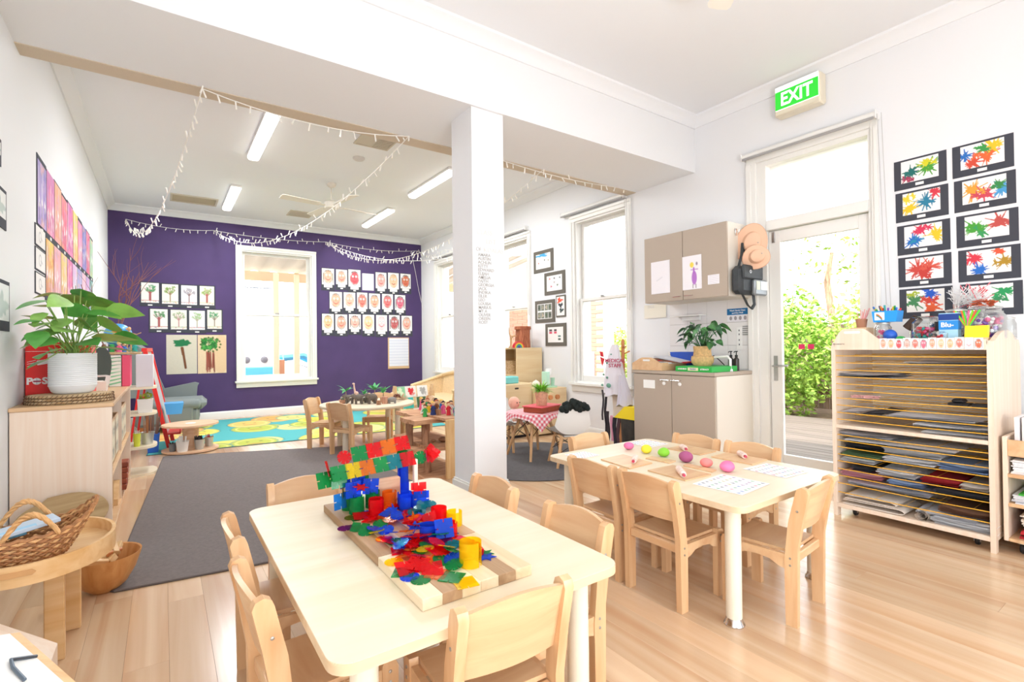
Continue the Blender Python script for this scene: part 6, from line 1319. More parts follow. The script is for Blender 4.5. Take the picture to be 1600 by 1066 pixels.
for k in range(50):
    v = Vector((R.gauss(0, 1), R.gauss(0, 1), abs(R.gauss(0, 1)))).normalized(); p = Vector((0, 0, .045)) + v * .035; g.sph(tuple(p), .012, 6, 4, (1, 1, .5))
o = onew('pine_cone', g.move(2.15, 5.36, TT), mat('dark_brown_cone', '7a4a3a', .7), 'big dark brown pine cone behind the hippo', 'pine cone')
g = G()
for k in range(40): v = Vector((R.gauss(0, 1), R.gauss(0, 1), abs(R.gauss(0, 1)))).normalized(); g.tube([(0, 0, .02), tuple(v * .05), tuple(v * .09)], [.008, .006, .003], 5)
onew('coral_piece', g.move(2.25, 5.50, TT), mat('beige_coral', 'd8bfa2', .8), 'beige branching coral piece at the right of the round table', 'coral')

# ================================================================ rough timber shelf with wooden slabs
t = thing('timber_shelf', 'rough timber shelf of natural edged slabs with a drilled end panel, beside the column', 'shelf', (1.95, 4.10, 0))
M_rough = wood('rough_slab', 'dcae86', 'b07a55', .75, 'X', 1.2, .1, 6); M_bk = wood('bark_post', 'b98c6c', '8a5c42', .85, 'Z', 1.5, .15, 6); M_pine = wood('pine_panel', 'f2cf9a', 'e2b47a', .5, 'Z', .8, .03, 8)
for a, b in ((-.03, .165), (.166, .245)): obj('end_panel', G().box(a, b, -.375, -.352, .0, .49, .003), M_pine, t)
for z, rz_ in ((.345, 0), (.165, 0)): obj('drilled_hole', G().lathe([(0, 0), (.014, 0), (.014, .001), (0, .001)], 16, cap=False).xf(Matrix.Translation((.068, -.376, z)) @ Matrix.Rotation(PI / 2, 4, 'X')), mat('hole_brown', '8a6244', .9), t)
R = random.Random(12)
def slab(x0, x1, y0, y1, z, th, wob):
    P = []
    for k in range(8): P.append((x0 + wob * R.uniform(-1, 1), y0 + (y1 - y0) * k / 7))
    for k in range(5): P.append((x0 + (x1 - x0) * k / 4, y1 + wob * R.uniform(-1, 1)))
    for k in range(8): P.append((x1, y1 - (y1 - y0) * k / 7))
    for k in range(5): P.append((x1 - (x1 - x0) * k / 4, y0 + wob * .6 * R.uniform(-1, 1)))
    return G().prism(P, 'z', z, z + th)
obj('slab', slab(-.235, .10, -.20, .10, .445, .035, .012), M_rough, t)
obj('slab', slab(-.03, .245, -.351, .10, .478, .02, .004), M_rough, t)
obj('slab', slab(-.10, .24, .11, .55, .445, .035, .015), M_rough, t); obj('slab', slab(-.235, -.02, -.20, .08, .205, .035, .012), M_rough, t)
obj('slab', slab(-.14, .24, -.34, .50, .235, .025, .01), M_rough, t); obj('slab', slab(-.20, .24, -.345, .5, .0, .025, .012), M_rough, t)
for x, y, z0, z1 in ((-.18, .03, .24, .445), (-.10, -.12, .24, .445), (-.18, .0, .025, .205), (-.09, -.14, .025, .205), (.0, .45, .025, .445), (.18, .45, .025, .445)):
    obj('post', G().lathe([(.034 * R.uniform(.9, 1.1), z0), (.030 * R.uniform(.9, 1.1), (z0 + z1) / 2), (.034, z1)], 9, (x, y, 0)), M_bk, t)
for x, y, z, s, lab in ((2.02, 3.98, .2605, .034, 'brown stone on the middle slab of the rough timber shelf'), (1.95, 4.03, .2605, .018, 'small dark wooden ring block on the middle slab of the rough timber shelf')):
    onew('wood_chunk', G().sph((x, y, z + s * .7), s, 9, 7, (1.3, 1, .7)), M_bk, lab, 'wood piece')
# little dolls on top
FZ = .4985
CL = ['green', 'navy', 'brown', 'pink', 'white', 'purple', 'red', 'teal', 'yellow', 'blue', 'pink', 'white', 'orange', 'red', 'green', 'navy', 'white', 'pink', 'teal', 'purple', 'yellow', 'blue']
FP = [(1.90, 4.09, .445 + .036), (1.955, 4.04, FZ), (2.02, 4.10, FZ), (2.06, 4.05, FZ), (2.10, 3.98, FZ), (2.14, 4.04, FZ), (2.05, 3.93, FZ), (2.09, 3.86, FZ), (2.13, 3.90, FZ), (2.17, 3.83, FZ), (2.17, 3.97, FZ),
      (1.98, 4.30, .481), (2.03, 4.40, .481), (2.06, 4.28, .481), (2.10, 4.46, .481), (2.12, 4.35, .481), (2.15, 4.25, .481), (2.08, 4.56, .481), (2.14, 4.55, .481), (2.17, 4.42, .481), (2.00, 4.22, .481), (2.10, 4.17, FZ - .002)]
WH = ['at the front left corner', 'beside the small stump', 'just behind the stump', 'in the front middle', 'near the bark block', 'behind the bark block', 'nearest the drilled panel', 'at the front of the panel side', 'leaning among the front dolls', 'at the front right corner', 'at the right edge',
      'first on the rear slab', 'second on the rear slab', 'at the left of the rear slab', 'at the back of the rear slab', 'in the middle of the rear slab', 'at the right of the rear slab', 'highest at the rear', 'beside the highest one at the rear', 'at the far right of the rear slab', 'between the two slabs', 'where the two slabs meet']
for k, ((x, y, z), c, w) in enumerate(zip(FP, CL, WH)):
    peg(x, y, z, .108 + .022 * ((k * 7) % 5) / 5, .021, BC[c], M_skin, 'little %s clothed doll on the timber shelf, %s' % (c, w), 'little dolls on the timber shelf', hair=HC[k % 4], skirt=1.3 if k % 2 else 1.0)
onew('bark_block', G().lathe([(0, 0), (.038, 0), (.037, .045), (0, .046)], 12, (2.135, 3.775, FZ), cap=False), M_bk, 'round bark block at the front right of the doll shelf, with a toy on it', 'block')
t = thing('toy_figure', 'small yellow and purple toy on the round bark block by the column', 'toy figure', (2.135, 3.775, FZ + .047)); obj('body', G().sph((0, 0, .018), .018, 10, 8), BC['purple'], t); obj('head', G().sph((.004, 0, .045), .016, 10, 8), BC['yellow'], t)
onew('bark_block', G().lathe([(0, 0), (.022, 0), (.022, .05), (0, .05)], 10, (1.985, 3.99, FZ), cap=False), M_bk, 'dark upright bark block among the front dolls', 'block')

# ================================================================ picture book display and wicker sofa behind
t = thing('book_rack', 'low pale wooden book display behind the round table', 'rack', (3.07, 7.05, 0)); M_bw = M_birchx
for s in (-.30, .30): obj('end_panel', G().prism([(-.12, 0), (.12, 0), (.12, .2), (-.02, .53), (-.12, .53)], 'x', s - .009, s + .009), M_bw, t)
for k, (y, z) in enumerate(((.10, .02), (.04, .18), (-.03, .34))): obj('ledge', G().box(-.291, .291, -y - .03, -y + .05, z, z + .012).box(-.291, .291, -y - .036, -y - .03, z, z + .05), M_bw, t)
BK = [('green landscape', '8fc9a0', 'd8e8c8', -.20, .352, -.005), ('red apple', 'e8e4e0', 'd8303a', -.03, .352, -.005), ('white sketch', 'eeeeee', 'a8a8a8', .16, .352, -.005), ('teal sea', '3fb8b0', '2a9a98', -.10, .192, -.075), ('orange forest', '4a6a4a', 'e09040', .12, .192, -.075), ('pale yellow', 'f0e8b0', 'c8c070', -.24, .032, -.14), ('white bear', 'e8e6e8', '9ab0b8', .05, .032, -.14)]
for n_, bg_, fg, x, z, y in BK:
    cv = Cv(26, 22, bg_, len(n_)); cv.ell(.5, .45, .25, .3, fg, 1, .2); cv.ell(.7, .7, .15, .12, fg, .7, .3)
    b = thing('picture_book', '%s picture book standing in the low book display' % n_, 'book', (3.07 + x, 7.02 + y, z + .0005), 0, 'picture books on display'); b.rotation_euler = (-.25, 0, 0)
    obj('cover', G().box(-.085, .085, 0, .012, 0, .165, .001), M_paper, b); picture(cv, .166, .16, 'front', b, (0, -.001, .002))
t = thing('wicker_sofa', 'honey wicker sofa along the white wall beside the column', 'sofa', (3.78, 7.25, 0)); M_wsf = mat('pale_wicker', 'e6cba0', .7, bump=.8, bscale=90, var=.12, vscale=50)
g = G()
g.sheet(16, 8, lambda u, v: (.34 - .06 * v - .10 * (1 - v), -.70 + 1.4 * u, .30 + (.28 + .08 * math.sin(PI * u)) * v), .02); obj('backrest', g, M_wsf, t)
for s in (-1, 1): obj('armrest', G().sheet(10, 6, lambda u, v: (-.30 + .60 * u, s * (.68 + .06 * v), .25 + (.22 + .12 * u) * v), .02), M_wsf, t); obj('arm_roll', G().tube([(-.32, s * .74, .44), (0, s * .75, .52), (.26, s * .72, .60)], .028, 8), M_wsf, t)
obj('top_roll', G().tube([(.27, -.72 + 1.44 * k / 10, .60 + .08 * math.sin(PI * k / 10)) for k in range(11)], .028, 8), M_wsf, t)
obj('seat', G().box(-.32, .30, -.68, .68, .10, .30, .02), M_wsf, t)
for x in (-.28, .26):
    for y in (-.62, .62): obj('leg', G().lathe([(.02, 0), (.022, .1)], 8, (x, y, 0)), M_wsf, t)
# ================================================================ home corner
M_box = wood('pale_ply_box', 'f0d9b0', 'e6c797', .5, 'X', .6, .03)
t = thing('tall_open_unit', 'tall pale open fronted shelf unit against the white wall, rainbow and bark log on top', 'shelf', (3.96, 5.62, 0)); t.name = 'open_shelf_unit'
for y in (-.32, .32): obj('side_panel', G().box(-.21, .21, y - .009, y + .009, 0, 1.07, .002), M_box, t)
for z in (.06, .36, .70, 1.052): obj('shelf', G().box(-.205, .205, -.311, .311, z, z + .018), M_box, t)
obj('back_panel', G().box(.195, .205, -.311, .311, .06, 1.06), M_box, t)
onew('wicker_hamper', G().lathe([(0, 0), (.12, 0), (.14, .18), (0, .18)], 18, (3.90, 5.60, .7185), cap=False), M_rat, 'woven basket on a shelf of the tall open unit', 'basket'); onew('fabric_pile', G().box(3.78, 4.02, 5.42, 5.74, .3785, .50, .03), BC['red'], 'folded red cloth on the low shelf of the tall open unit', 'cloth')
g = G(); R = random.Random(9); n = 22
g.ring([[((.105 + .010 * math.sin(3 * a + z * 9) - .012 * z / .27) * math.cos(a), (.10 + .010 * math.sin(5 * a)) * math.sin(a), z) for a in np.linspace(0, 2 * PI, n, endpoint=False)] for z in (0, .06, .13, .20, .24)] + [[(.115 * math.cos(a), .105 * math.sin(a), z) for a in np.linspace(0, 2 * PI, n, endpoint=False)] for z in (.245, .285)])
onew('bark_log', g.move(3.97, 5.45, 1.071), wood('orange_bark', 'c9815e', '9a5338', .85, 'Z', 1.5, .1, 4), 'reddish bark covered log on top of the tall open unit', 'log')
t = thing('toy_rainbow', 'wooden rainbow of nested arches on top of the tall open unit', 'toy', (3.83, 5.36, 1.071))
for k, c in enumerate(('e8404a', 'f2934a', 'f4d84a', '4ab06a', '3a80c8', '6a5ab0')):
    r1 = .085 - k * .012; r0 = r1 - .0115; P = [(r1 * math.cos(PI * j / 14), r1 * math.sin(PI * j / 14)) for j in range(15)] + [(r0 * math.cos(PI * j / 14), r0 * math.sin(PI * j / 14)) for j in range(14, -1, -1)]
    obj('arch', G().prism(P, 'y', -.02, .02), mat('rainbow_%d' % k, c, .5), t)
t = thing('twig_stand', 'small forked twig ornament at the left on the tall open unit', 'ornament', (3.74, 5.40, 1.071)); obj('foot', G().lathe([(0, 0), (.03, 0), (.028, .02), (0, .02)], 12, cap=False), M_wl, t)
obj('branch', G().tube([(0, 0, .02), (.005, 0, .12), (-.02, 0, .18), (-.03, 0, .27)], [.012, .010, .008, .004], 7).tube([(.005, 0, .12), (.05, 0, .16), (.055, 0, .20)], [.008, .006, .003], 6).tube([(0, 0, .15), (.10, .01, .155)], [.006, .005], 6), M_wl, t)
t = thing('drawer_unit', 'pale wooden two drawer box in the home corner beside the column', 'cabinet', (3.40, 5.08, 0))
obj('carcass', G().box(-.28, .28, -.20, .20, .03, .645, .003), M_box, t); obj('kick_gap', G().box(-.27, .27, -.19, .19, 0, .03), M_black, t)
for z in (.04, .345): d_ = obj('drawer_front', G().box(-.272, .272, -.212, -.2005, z, z + .295, .003), M_box, t); obj('handle_slot', G().prism(rrect(.02, .075, z + .235, z + .255, .006, 3), 'y', -.2135, -.2115), mat('slot_dark', '4a3a30', .8), d_)
onew('toy_cash_box', G().box(3.28, 3.52, 4.92, 5.08, .646, .73, .01).lathe([(0, 0), (.012, 0), (.012, .004), (0, .004)], 10, (3.40, 4.98, .73), cap=False), mat('aqua_box', '7fd3d0', .5), 'aqua toy box on top of the two drawer box', 'box')
onew('cloth_bundle', G().sph((3.36, 5.16, .70), .07, 10, 7, (1.6, .7, .8)), BC['red'], 'red cloth bundle behind the aqua toy box', 'cloth')
t = thing('toy_stove', 'low pale toy stove with two round knobs against the white wall', 'toy stove', (3.92, 4.96, 0))
obj('carcass', G().box(-.24, .25, -.16, .17, .02, .57, .003), M_box, t)
for x in (-.02, .09): k_ = obj('knob', G().lathe([(0, 0), (.030, 0), (.028, .025), (0, .028)], 16, cap=False).xf(Matrix.Translation((x, -.161, .46)) @ Matrix.Rotation(PI / 2, 4, 'X')), M_wd, t)
obj('door', G().box(-.20, .21, -.172, -.161, .08, .38, .004), M_box, t); obj('legs', G().box(-.24, -.21, -.16, .17, 0, .02).box(.22, .25, -.16, .17, 0, .02), M_box, t)['kind'] = 'stuff'
t = thing('toy_coffee_maker', 'mint green and white toy coffee machine on the toy stove', 'toy', (3.98, 4.92, .571)); M_mint = mat('mint_plastic', 'bfe8cf', .4)
obj('base', G().box(-.07, .09, -.06, .07, 0, .02, .004), M_mint, t); obj('column', G().box(-.07, -.02, -.05, .06, .02, .20, .006), M_mint, t); obj('head', G().lathe([(0, .15), (.035, .15), (.045, .2), (.04, .235), (0, .24)], 16, cap=False), M_white, t); obj('cup', G().lathe([(0, .02), (.022, .02), (.028, .12), (.025, .12), (.02, .03), (0, .03)], 14, (.055, -.01, 0), cap=False), M_mint, t)
onew('toy_teapot', G().sph((3.76, 4.90, .625), .05, 14, 10, (1, 1, .9)).tube([(3.71, 4.90, .62), (3.68, 4.90, .65)], [.012, .007], 6).lathe([(0, 0), (.012, .005), (0, .018)], 8, (3.76, 4.90, .665), cap=False), M_cream, 'cream toy teapot at the left of the coffee machine', 'toy teapot')
# shell chairs and table with splayed wooden legs and wire bracing
M_leg = wood('splayed_leg', 'e9bf90', 'd8a470', .45, 'Z', 1, .03); M_bw_ = mat('black_brace_wire', '26262a', .4, .6)
def splay(t, z, top, bot):
    c = [(a, b) for a, b in ((1, 1), (-1, 1), (-1, -1), (1, -1))]
    for a, b in c: obj('leg', G().tube([(a * top, b * top, z), (a * bot, b * bot, 0)], [.017, .012], 10), M_leg, t)
    for i in range(4):
        a, b = c[i]; a2, b2 = c[(i + 1) % 4]; u = lambda q: bot + (top - bot) * q
        g = G().tube([(a * u(.95), b * u(.95), z * .95), (a2 * u(.5), b2 * u(.5), z * .5)], .003, 5).tube([(a2 * u(.95), b2 * u(.95), z * .95), (a * u(.5), b * u(.5), z * .5)], .003, 5); obj('brace', g, M_bw_, t)['kind'] = 'stuff'
def shell_chair(x, y, rz, lab):
    t = thing('shell_chair', lab, 'chair', (x, y, 0), rz, 'white shell chairs'); splay(t, .27, .10, .155)
    def f(u, v):
        w = .185 * (1 - .18 * v); X = (u - .5) * 2 * w; e = abs(u - .5) * 2
        if v < .5: q = v / .5; Y = .15 - .27 * q; Z = .30 - .012 * math.sin(PI * q) + .0 + (.035 + .05 * q) * e ** 3
        else: q = (v - .5) / .5; Y = -.12 - .065 * math.sin(q * 1.3) + .04 * e ** 2 * q; Z = .30 + .255 * q + .08 * e ** 3 * (1 - q) - .035 * e ** 4 * q; X *= 1 - .10 * q
        if v < .5 and v > .3: Z += 0
        return (X, Y, Z)
    g = G(); g.sheet(16, 20, f, 0); s = len(g.v); g.sheet(16, 20, lambda u, v: tuple(Vector(f(u, v)) + (Vector((0, 0, -.008)) if v < .5 else Vector((0, -.008, -.002)))), 0)
    obj('shell', g, M_white, t); obj('seat_mount', G().box(-.07, .07, -.07, .07, .266, .284, .004), M_grey, t); return t
shell_chair(3.06, 3.50, -.42, 'white shell chair with its back to us beside the gingham table'); shell_chair(3.02, 4.38, PI + .3, 'white shell chair on the far side of the gingham table, a doll sitting in it')
t = thing('play_table', 'small low table under the red gingham cloth', 'table', (3.02, 3.97, 0)); splay(t, .43, .09, .20); obj('tabletop', G().lathe([(0, .43), (.27, .43), (.27, .445), (0, .445)], 32, cap=False), M_white, t)
cv = Cv(64, 64, 'f8f4f4')
for i in range(64):
    for j in range(64):
        k = (i // 2 % 2) + (j // 2 % 2)
        if k: cv.a[i, j] = hexc('e0556a' if k == 2 else 'f2a8b0')
t_ = picture(cv, 1, 1, 'gingham_cloth'); me = t_.data; q = np.empty(len(me.vertices) * 3); me.vertices.foreach_get('co', q); q = q.reshape(-1, 3)
u = (q[:, 0]) * .62; v = (q[:, 2] - .5) * .62; r_ = np.sqrt(u * u + v * v); over = np.maximum(0, r_ - .272); k = np.where(r_ > .272, (.272 + over * .25) / np.maximum(r_, 1e-6), 1)
q2 = np.stack([u * k, v * k, -over * .95 + .004 * np.sin(np.arctan2(v, u) * 9) * (over > 0)], 1)
me.vertices.foreach_set('co', q2.astype(np.float32).ravel()); me.update(); t_.location = (3.02, 3.97, .4465); t_.rotation_euler = (0, 0, .35); tag(t_, 'red and white gingham cloth hanging in points over the small play table', 'tablecloth')
t = thing('serving_tray', 'small red and brown wooden tray on the gingham cloth under the potted grass', 'tray', (3.08, 3.92, .449), .3)
obj('side', G().box(-.16, .16, -.11, -.10, 0, .05, .002), M_red, t); obj('side', G().box(-.16, .16, .10, .11, 0, .05, .002), M_red, t); obj('end', G().box(-.16, -.15, -.10, .10, 0, .05, .002), M_red, t); obj('end', G().box(.15, .16, -.10, .10, 0, .05, .002), M_red, t)
obj('lid', G().box(-.17, .17, -.12, .12, .05, .062, .003), mat('pinkish_red_lid', 'e8606a', .5), t)
t = thing('potted_grass', 'bright green leafy plant in a pinkish wicker pot on the red tray', 'plant', (3.06, 3.90, .5115)); obj('pot', G().lathe([(0, 0), (.05, 0), (.065, .12), (.066, .13), (0, .125)], 20, cap=False), mat('pink_wicker', 'd9a284', .7, bump=.8, bscale=120, var=.15, vscale=60), t)
g = G(); R = random.Random(13)
for k in range(110):
    a = R.uniform(0, 6.28); el = R.uniform(.2, 1.3); L = R.uniform(.07, .13); s = len(g.v); leaf(g, L, .018, .5, .1, 4, 0)
    g.xf(Matrix.Translation((.03 * math.cos(a), .03 * math.sin(a), .125 + R.uniform(0, .03))) @ Matrix.Rotation(a, 4, 'Z') @ Matrix.Rotation(-el, 4, 'Y'), s)
obj('leaves', g, mat('bright_grass_green', '86c83f', .5, var=.25, vscale=30), t)['kind'] = 'stuff'
t = thing('baby_doll', 'bald baby doll in white clothes sitting in the far shell chair', 'doll', (3.02, 4.33, .30), PI + .3); M_bsk = mat('baby_skin', 'f2b8a0', .5)
obj('body', G().sph((0, 0, .07), .06, 14, 10, (1, .8, 1.2)), M_white, t); h_ = obj('head', G().sph((0, .01, .20), .062, 16, 12, (.95, 1, 1.05)), M_bsk, t)
for s in (-1, 1):
    obj('arm', G().tube([(s * .055, .01, .11), (s * .085, .05, .07), (s * .07, .09, .06)], [.018, .016, .012], 8), M_white, t); obj('leg', G().tube([(s * .03, .03, .03), (s * .045, .12, .035), (s * .045, .16, -.02)], [.024, .02, .015], 8), M_bsk, t)
    obj('eye', G().sph((s * .022, .068, .205), .006, 8, 6), M_black, h_); obj('ear', G().sph((s * .06, .01, .195), .012, 8, 6, (.5, 1, 1)), M_bsk, h_)
obj('nose', G().sph((0, .074, .19), .007, 8, 6), M_bsk, h_); obj('mouth', G().sph((0, .069, .172), .010, 8, 5, (1.2, .4, .4)), mat('doll_lips', 'd8606a', .5), h_)
g = G(); R = random.Random(2)
for k in range(60): p = Vector((max(-.1, min(.1, R.gauss(0, .05))), max(-.03, min(.03, R.gauss(0, .02))), R.gauss(0, .015))); g.sph(tuple(p + Vector((0, -.42 * p.x * -1 * -1, .03 - .35 * abs(p.x)))), R.uniform(.022, .034), 7, 5)
o = onew('curly_wig', g.move(2.985, 3.345, .545), mat('black_curly_hair', '1f2624', .9, bump=1, bscale=120), 'curly black wig draped over the back of the near shell chair', 'wig')
# television edge beyond the column
onew('television', G().box(3.40, 3.43, 5.30, 5.90, .90, 1.55, .004).box(3.40, 3.42, 5.56, 5.62, .0, .90, .004).box(3.30, 3.52, 5.40, 5.80, 0, .02, .005), M_black, 'edge of a black screen on a thin stand showing beside the column', 'television')

# ================================================================ dress-up stand
t = thing('coat_stand', 'small wooden coat stand holding dress-up clothes beside the taupe cabinet', 'coat stand', (3.90, 3.60, 0))
obj('post', G().lathe([(.020, 0), (.018, 1.14), (.0, 1.16)], 12), M_wd, t)
for a in range(3): obj('foot', G().tube([(0, 0, .03), (.17 * math.cos(a * 2.1), .17 * math.sin(a * 2.1), .012)], .011, 6), M_wd, t)
for a, z in ((.3, 1.05), (2.4, 1.02), (4.0, 1.06), (5.2, 1.0)): obj('peg', G().tube([(0, 0, z), (.07 * math.cos(a), .07 * math.sin(a), z + .03)], .008, 6), M_wd, t)
def drape(cx, cy, z0, z1, w0, w1, d, n, ph, fy=.9):
    g = G(); N = 30
    rings = []
    for i in range(n + 1):
        u = i / n; w = w0 + (w1 - w0) * u ** .7; z = z1 + (z0 - z1) * u
        rings.append([(cx + d * (.35 + .65 * u) * math.cos(a) * (1 + .18 * math.sin(7 * a + ph + 2 * u)), cy + w * math.sin(a) * (1 + .10 * math.sin(5 * a + ph)) + .02 * math.sin(3 * u + ph), z + .015 * math.sin(4 * a + ph) * u) for a in np.linspace(0, 2 * PI, N, endpoint=False)])
    return g.ring(rings)
M_coat = mat('white_cotton', 'e9e4ea', .9)
t = thing('play_coat', 'white dress-up coat lettered MEDICAL STAFF in red with green paw patches', 'coat', (3.82, 3.63, .58))
obj('cloth', drape(0, 0, 0, .52, .035, .165, .065, 12, .4), M_coat, t); 
for w_, z in (('MEDICAL', .355), ('STAFF', .305)): text(w_, .052, mat('wine_red_print', 'b83a5e', .7), t, (-.072, -.06, z), (PI / 2, 0, -PI / 2 + .35), .0015, bold=.001)
M_paw = mat('grey_green_patch', '6f9f8c', .8)
for y, z, r_ in ((.06, .33, .016), (.10, .21, .016), (.05, .18, .018), (.12, .10, .018), (.03, .10, .034), (.0, .42, .012)): obj('patch', G().sph((-.064 - .01 * (z < .3), y, z), r_, 12, 6, (.2, 1, .7)), M_paw, t)
t = thing('play_coat', 'beige dress-up coat hanging below the white one', 'coat', (3.86, 3.60, .36)); obj('cloth', drape(0, 0, 0, .34, .09, .13, .05, 8, 1.5), mat('beige_cotton', 'e5d6c6', .9), t)
t = thing('grey_bag', 'pale grey cloth bag bunched beside the coats', 'bag', (3.72, 3.44, .50)); obj('cloth', drape(0, 0, 0, .30, .03, .085, .06, 9, 2.2), mat('pale_grey_cloth', 'cfcad4', .9), t)
for k, (y, c, z0, z1, w) in enumerate(((3.79, '2f2a30', .12, .55, .012), (3.76, '3a3238', .08, .40, .020), (3.70, 'e8a0b8', .10, .36, .016), (3.66, '33303a', .06, .36, .022), (3.61, '5a4048', .05, .36, .020), (3.57, 'c88a5a', .03, .30, .018), (3.53, '2a282e', .06, .34, .024), (3.83, '4a4448', .30, .62, .008))):
    g = G(); g.ring([[(3.83 + dx, y + w * s + .01 * math.sin(z * 20 + k), z) for dx, s in ((-.006, -1), (-.006, 1), (.006, 1), (.006, -1))] for z in np.linspace(z0, z1, 7)])
    onew('hanging_strap', g, mat('strap_%s' % c, c, .8), ('black cord loop', 'dark ribbon', 'pink ribbon', 'charcoal strap', 'plum brown strap', 'tan strap', 'black strap', 'grey cord')[k] + ' hanging from the coat stand, ' + ('at the far left', 'left of the pink ribbon', 'under the white coat', 'right of the pink ribbon', 'in the middle', 'lowest and tan', 'next to the black tub', 'above the black cord')[k], 'strap', 'straps on the coat stand')
t = thing('kite_scarf', 'small red triangle bunting piece at the window edge of the coats', 'bunting', (3.83, 3.83, .90)); obj('flag', G().prism([(-.035, .05), (.03, .07), (0, -.03)], 'x', -.002, .002).prism([(-.01, .12), (.035, .13), (.02, .075), (-.02, .07)], 'x', -.002, .002), BC['red'], t)['kind'] = 'stuff'
t = thing('waste_bin', 'dark tub with a yellow lid flap beside the taupe cabinet', 'bin', (3.78, 3.36, 0)); obj('tub', G().lathe([(0, 0), (.11, 0), (.13, .38), (.125, .38), (0, .36)], 20, cap=False), mat('dark_bin_liner', '3a3836', .5, var=.3, vscale=12), t)
obj('lid', G().prism([(-.14, .38), (.13, .38), (.13, .50), (.0, .50)], 'x', -.13, .13).xf(Matrix.Scale(-1, 4, (0, 1, 0))), mat('bright_yellow_plastic', 'f5d92c', .5), t)

# ================================================================ kitchenette things
def taped(x, y0, y1, z0, z1, lab, k=0, name='taped_drawing', tilt=0, cat='drawing', cvf=None):
    cv = Cv(40, 50, 'f4f1f6', k)
    if cvf: cvf(cv)
    t = thing(name, lab, cat, (x, (y0 + y1) / 2, z0), -PI / 2, 'papers on the wall cabinet'); w, h = y1 - y0, z1 - z0
    obj('sheet', G().box(-w / 2, w / 2, -.001, 0, 0, h), M_paper, t); picture(cv, w, h, 'drawing', t, (0, -.0018, 0)); t.rotation_euler = (0, tilt, -PI / 2); return t
def girl(cv): cv.ell(.5, .28, .10, .08, 'f2dc5a'); cv.ell(.75, .26, .05, .05, '9a8a9a'); cv.line(.6, .38, .6, .5, .03, 'b060c8'); cv.ell(.62, .66, .13, .2, 'b060c8', .9); cv.line(.45, .42, .8, .42, .012, 'b060c8'); cv.line(.55, .85, .55, .95, .012, '5a4a5a'); cv.line(.7, .85, .7, .95, .012, '5a4a5a')
taped(3.8135, 2.937, 3.15, 1.57, 1.872, 'faint pencil drawing taped to the left wall cabinet door', 1, cvf=lambda cv: cv.line(.3, .6, .6, .5, .008, 'd0d0d8'))
taped(3.8135, 2.607, 2.80, 1.575, 1.872, 'drawing of a figure in a purple dress, taped over the cabinet door gap', 2, cvf=girl)
def notice(cv): [cv.rect(.1, .9, .12 + i * .09, .135 + i * .09, 'b8b4bc') for i in range(9)]
taped(3.8135, 2.44, 2.548, 1.60, 1.68, 'small typed notice on the right wall cabinet door', 3, 'notice', cat='notice', cvf=notice)
def soapsign(cv): cv.rect(0, 1, 0, .42, '1f74b0'); cv.rect(.12, .88, .10, .16, 'e8f2fa'); cv.rect(.2, .8, .24, .30, 'e8f2fa'); [cv.ell(.15 + i * .17, .68, .05, .10, 'a8a0a8', .8) for i in range(5)]
t = taped(4.1915, 2.41, 2.61, 1.29, 1.408, 'blue and white hand washing sign on the tiles below the cupboard', 4, 'hand_washing_sign', cat='sign')
t = thing('wash_sign_header', 'blue header strip with white words above the hand washing pictures', 'sign', (4.1905, 2.51, 1.352), -PI / 2); obj('panel', G().box(-.10, .10, -.002, 0, 0, .056), mat('sign_blue', '1f74b0', .5), t)
for w_, z in (('Wash Hands Clean', .038), ('and Dry Well', .016)): text(w_, .019, M_white, t, (0, -.0025, z), (PI / 2, 0, 0), .0003, bold=.0005)
for i, (y, lab) in enumerate(((2.575, 'first'), (2.53, 'second'), (2.485, 'third'), (2.44, 'fourth'))):
    obj('hand_print', G().sph((4.1895, y, 1.322), .014, 10, 6, (.06, 1, 1.3)), mat('print_grey', 'a7a0a4', .7), t, True)
t = thing('light_switch', 'tall white instruction plate with tiny prints beside the sign', 'plate', (4.1925, 2.497, 1.04), -PI / 2); t.name = 'wall_plate'; obj('plate', G().box(-.025, .025, -.004, 0, 0, .20, .001), M_white, t)
for z in (.04, .08, .13, .165): obj('mark', G().box(-.004, .004, -.005, -.004, z, z + .014), M_char, t)
t = thing('air_vent', 'small white louvre plate on the tiles right of the instruction plate', 'vent', (4.1925, 2.435, 1.17), -PI / 2)
for k in range(5): obj('louvre', G().box(-.03, .03, -.006, 0, k * .018, k * .018 + .008, .001), M_grey, t)
st = struct('tile_splashback', G().box(4.196, 4.2, 2.40, 3.24, .87, 1.495), mat('tile_grout', 'd5d2ce', .8)); M_tile = mat('glossy_white_tile', 'efecea', .15); tm = None
for i in range(4):
    for j in range(4):
        if j == 3: continue
        o = obj('tile', tm or G().box(-.003, 0, .001, .208, .001, .206, .002), M_tile, st); tm = o.data; o.location = (4.196, 2.402 + i * .2095, .872 + j * .2075)
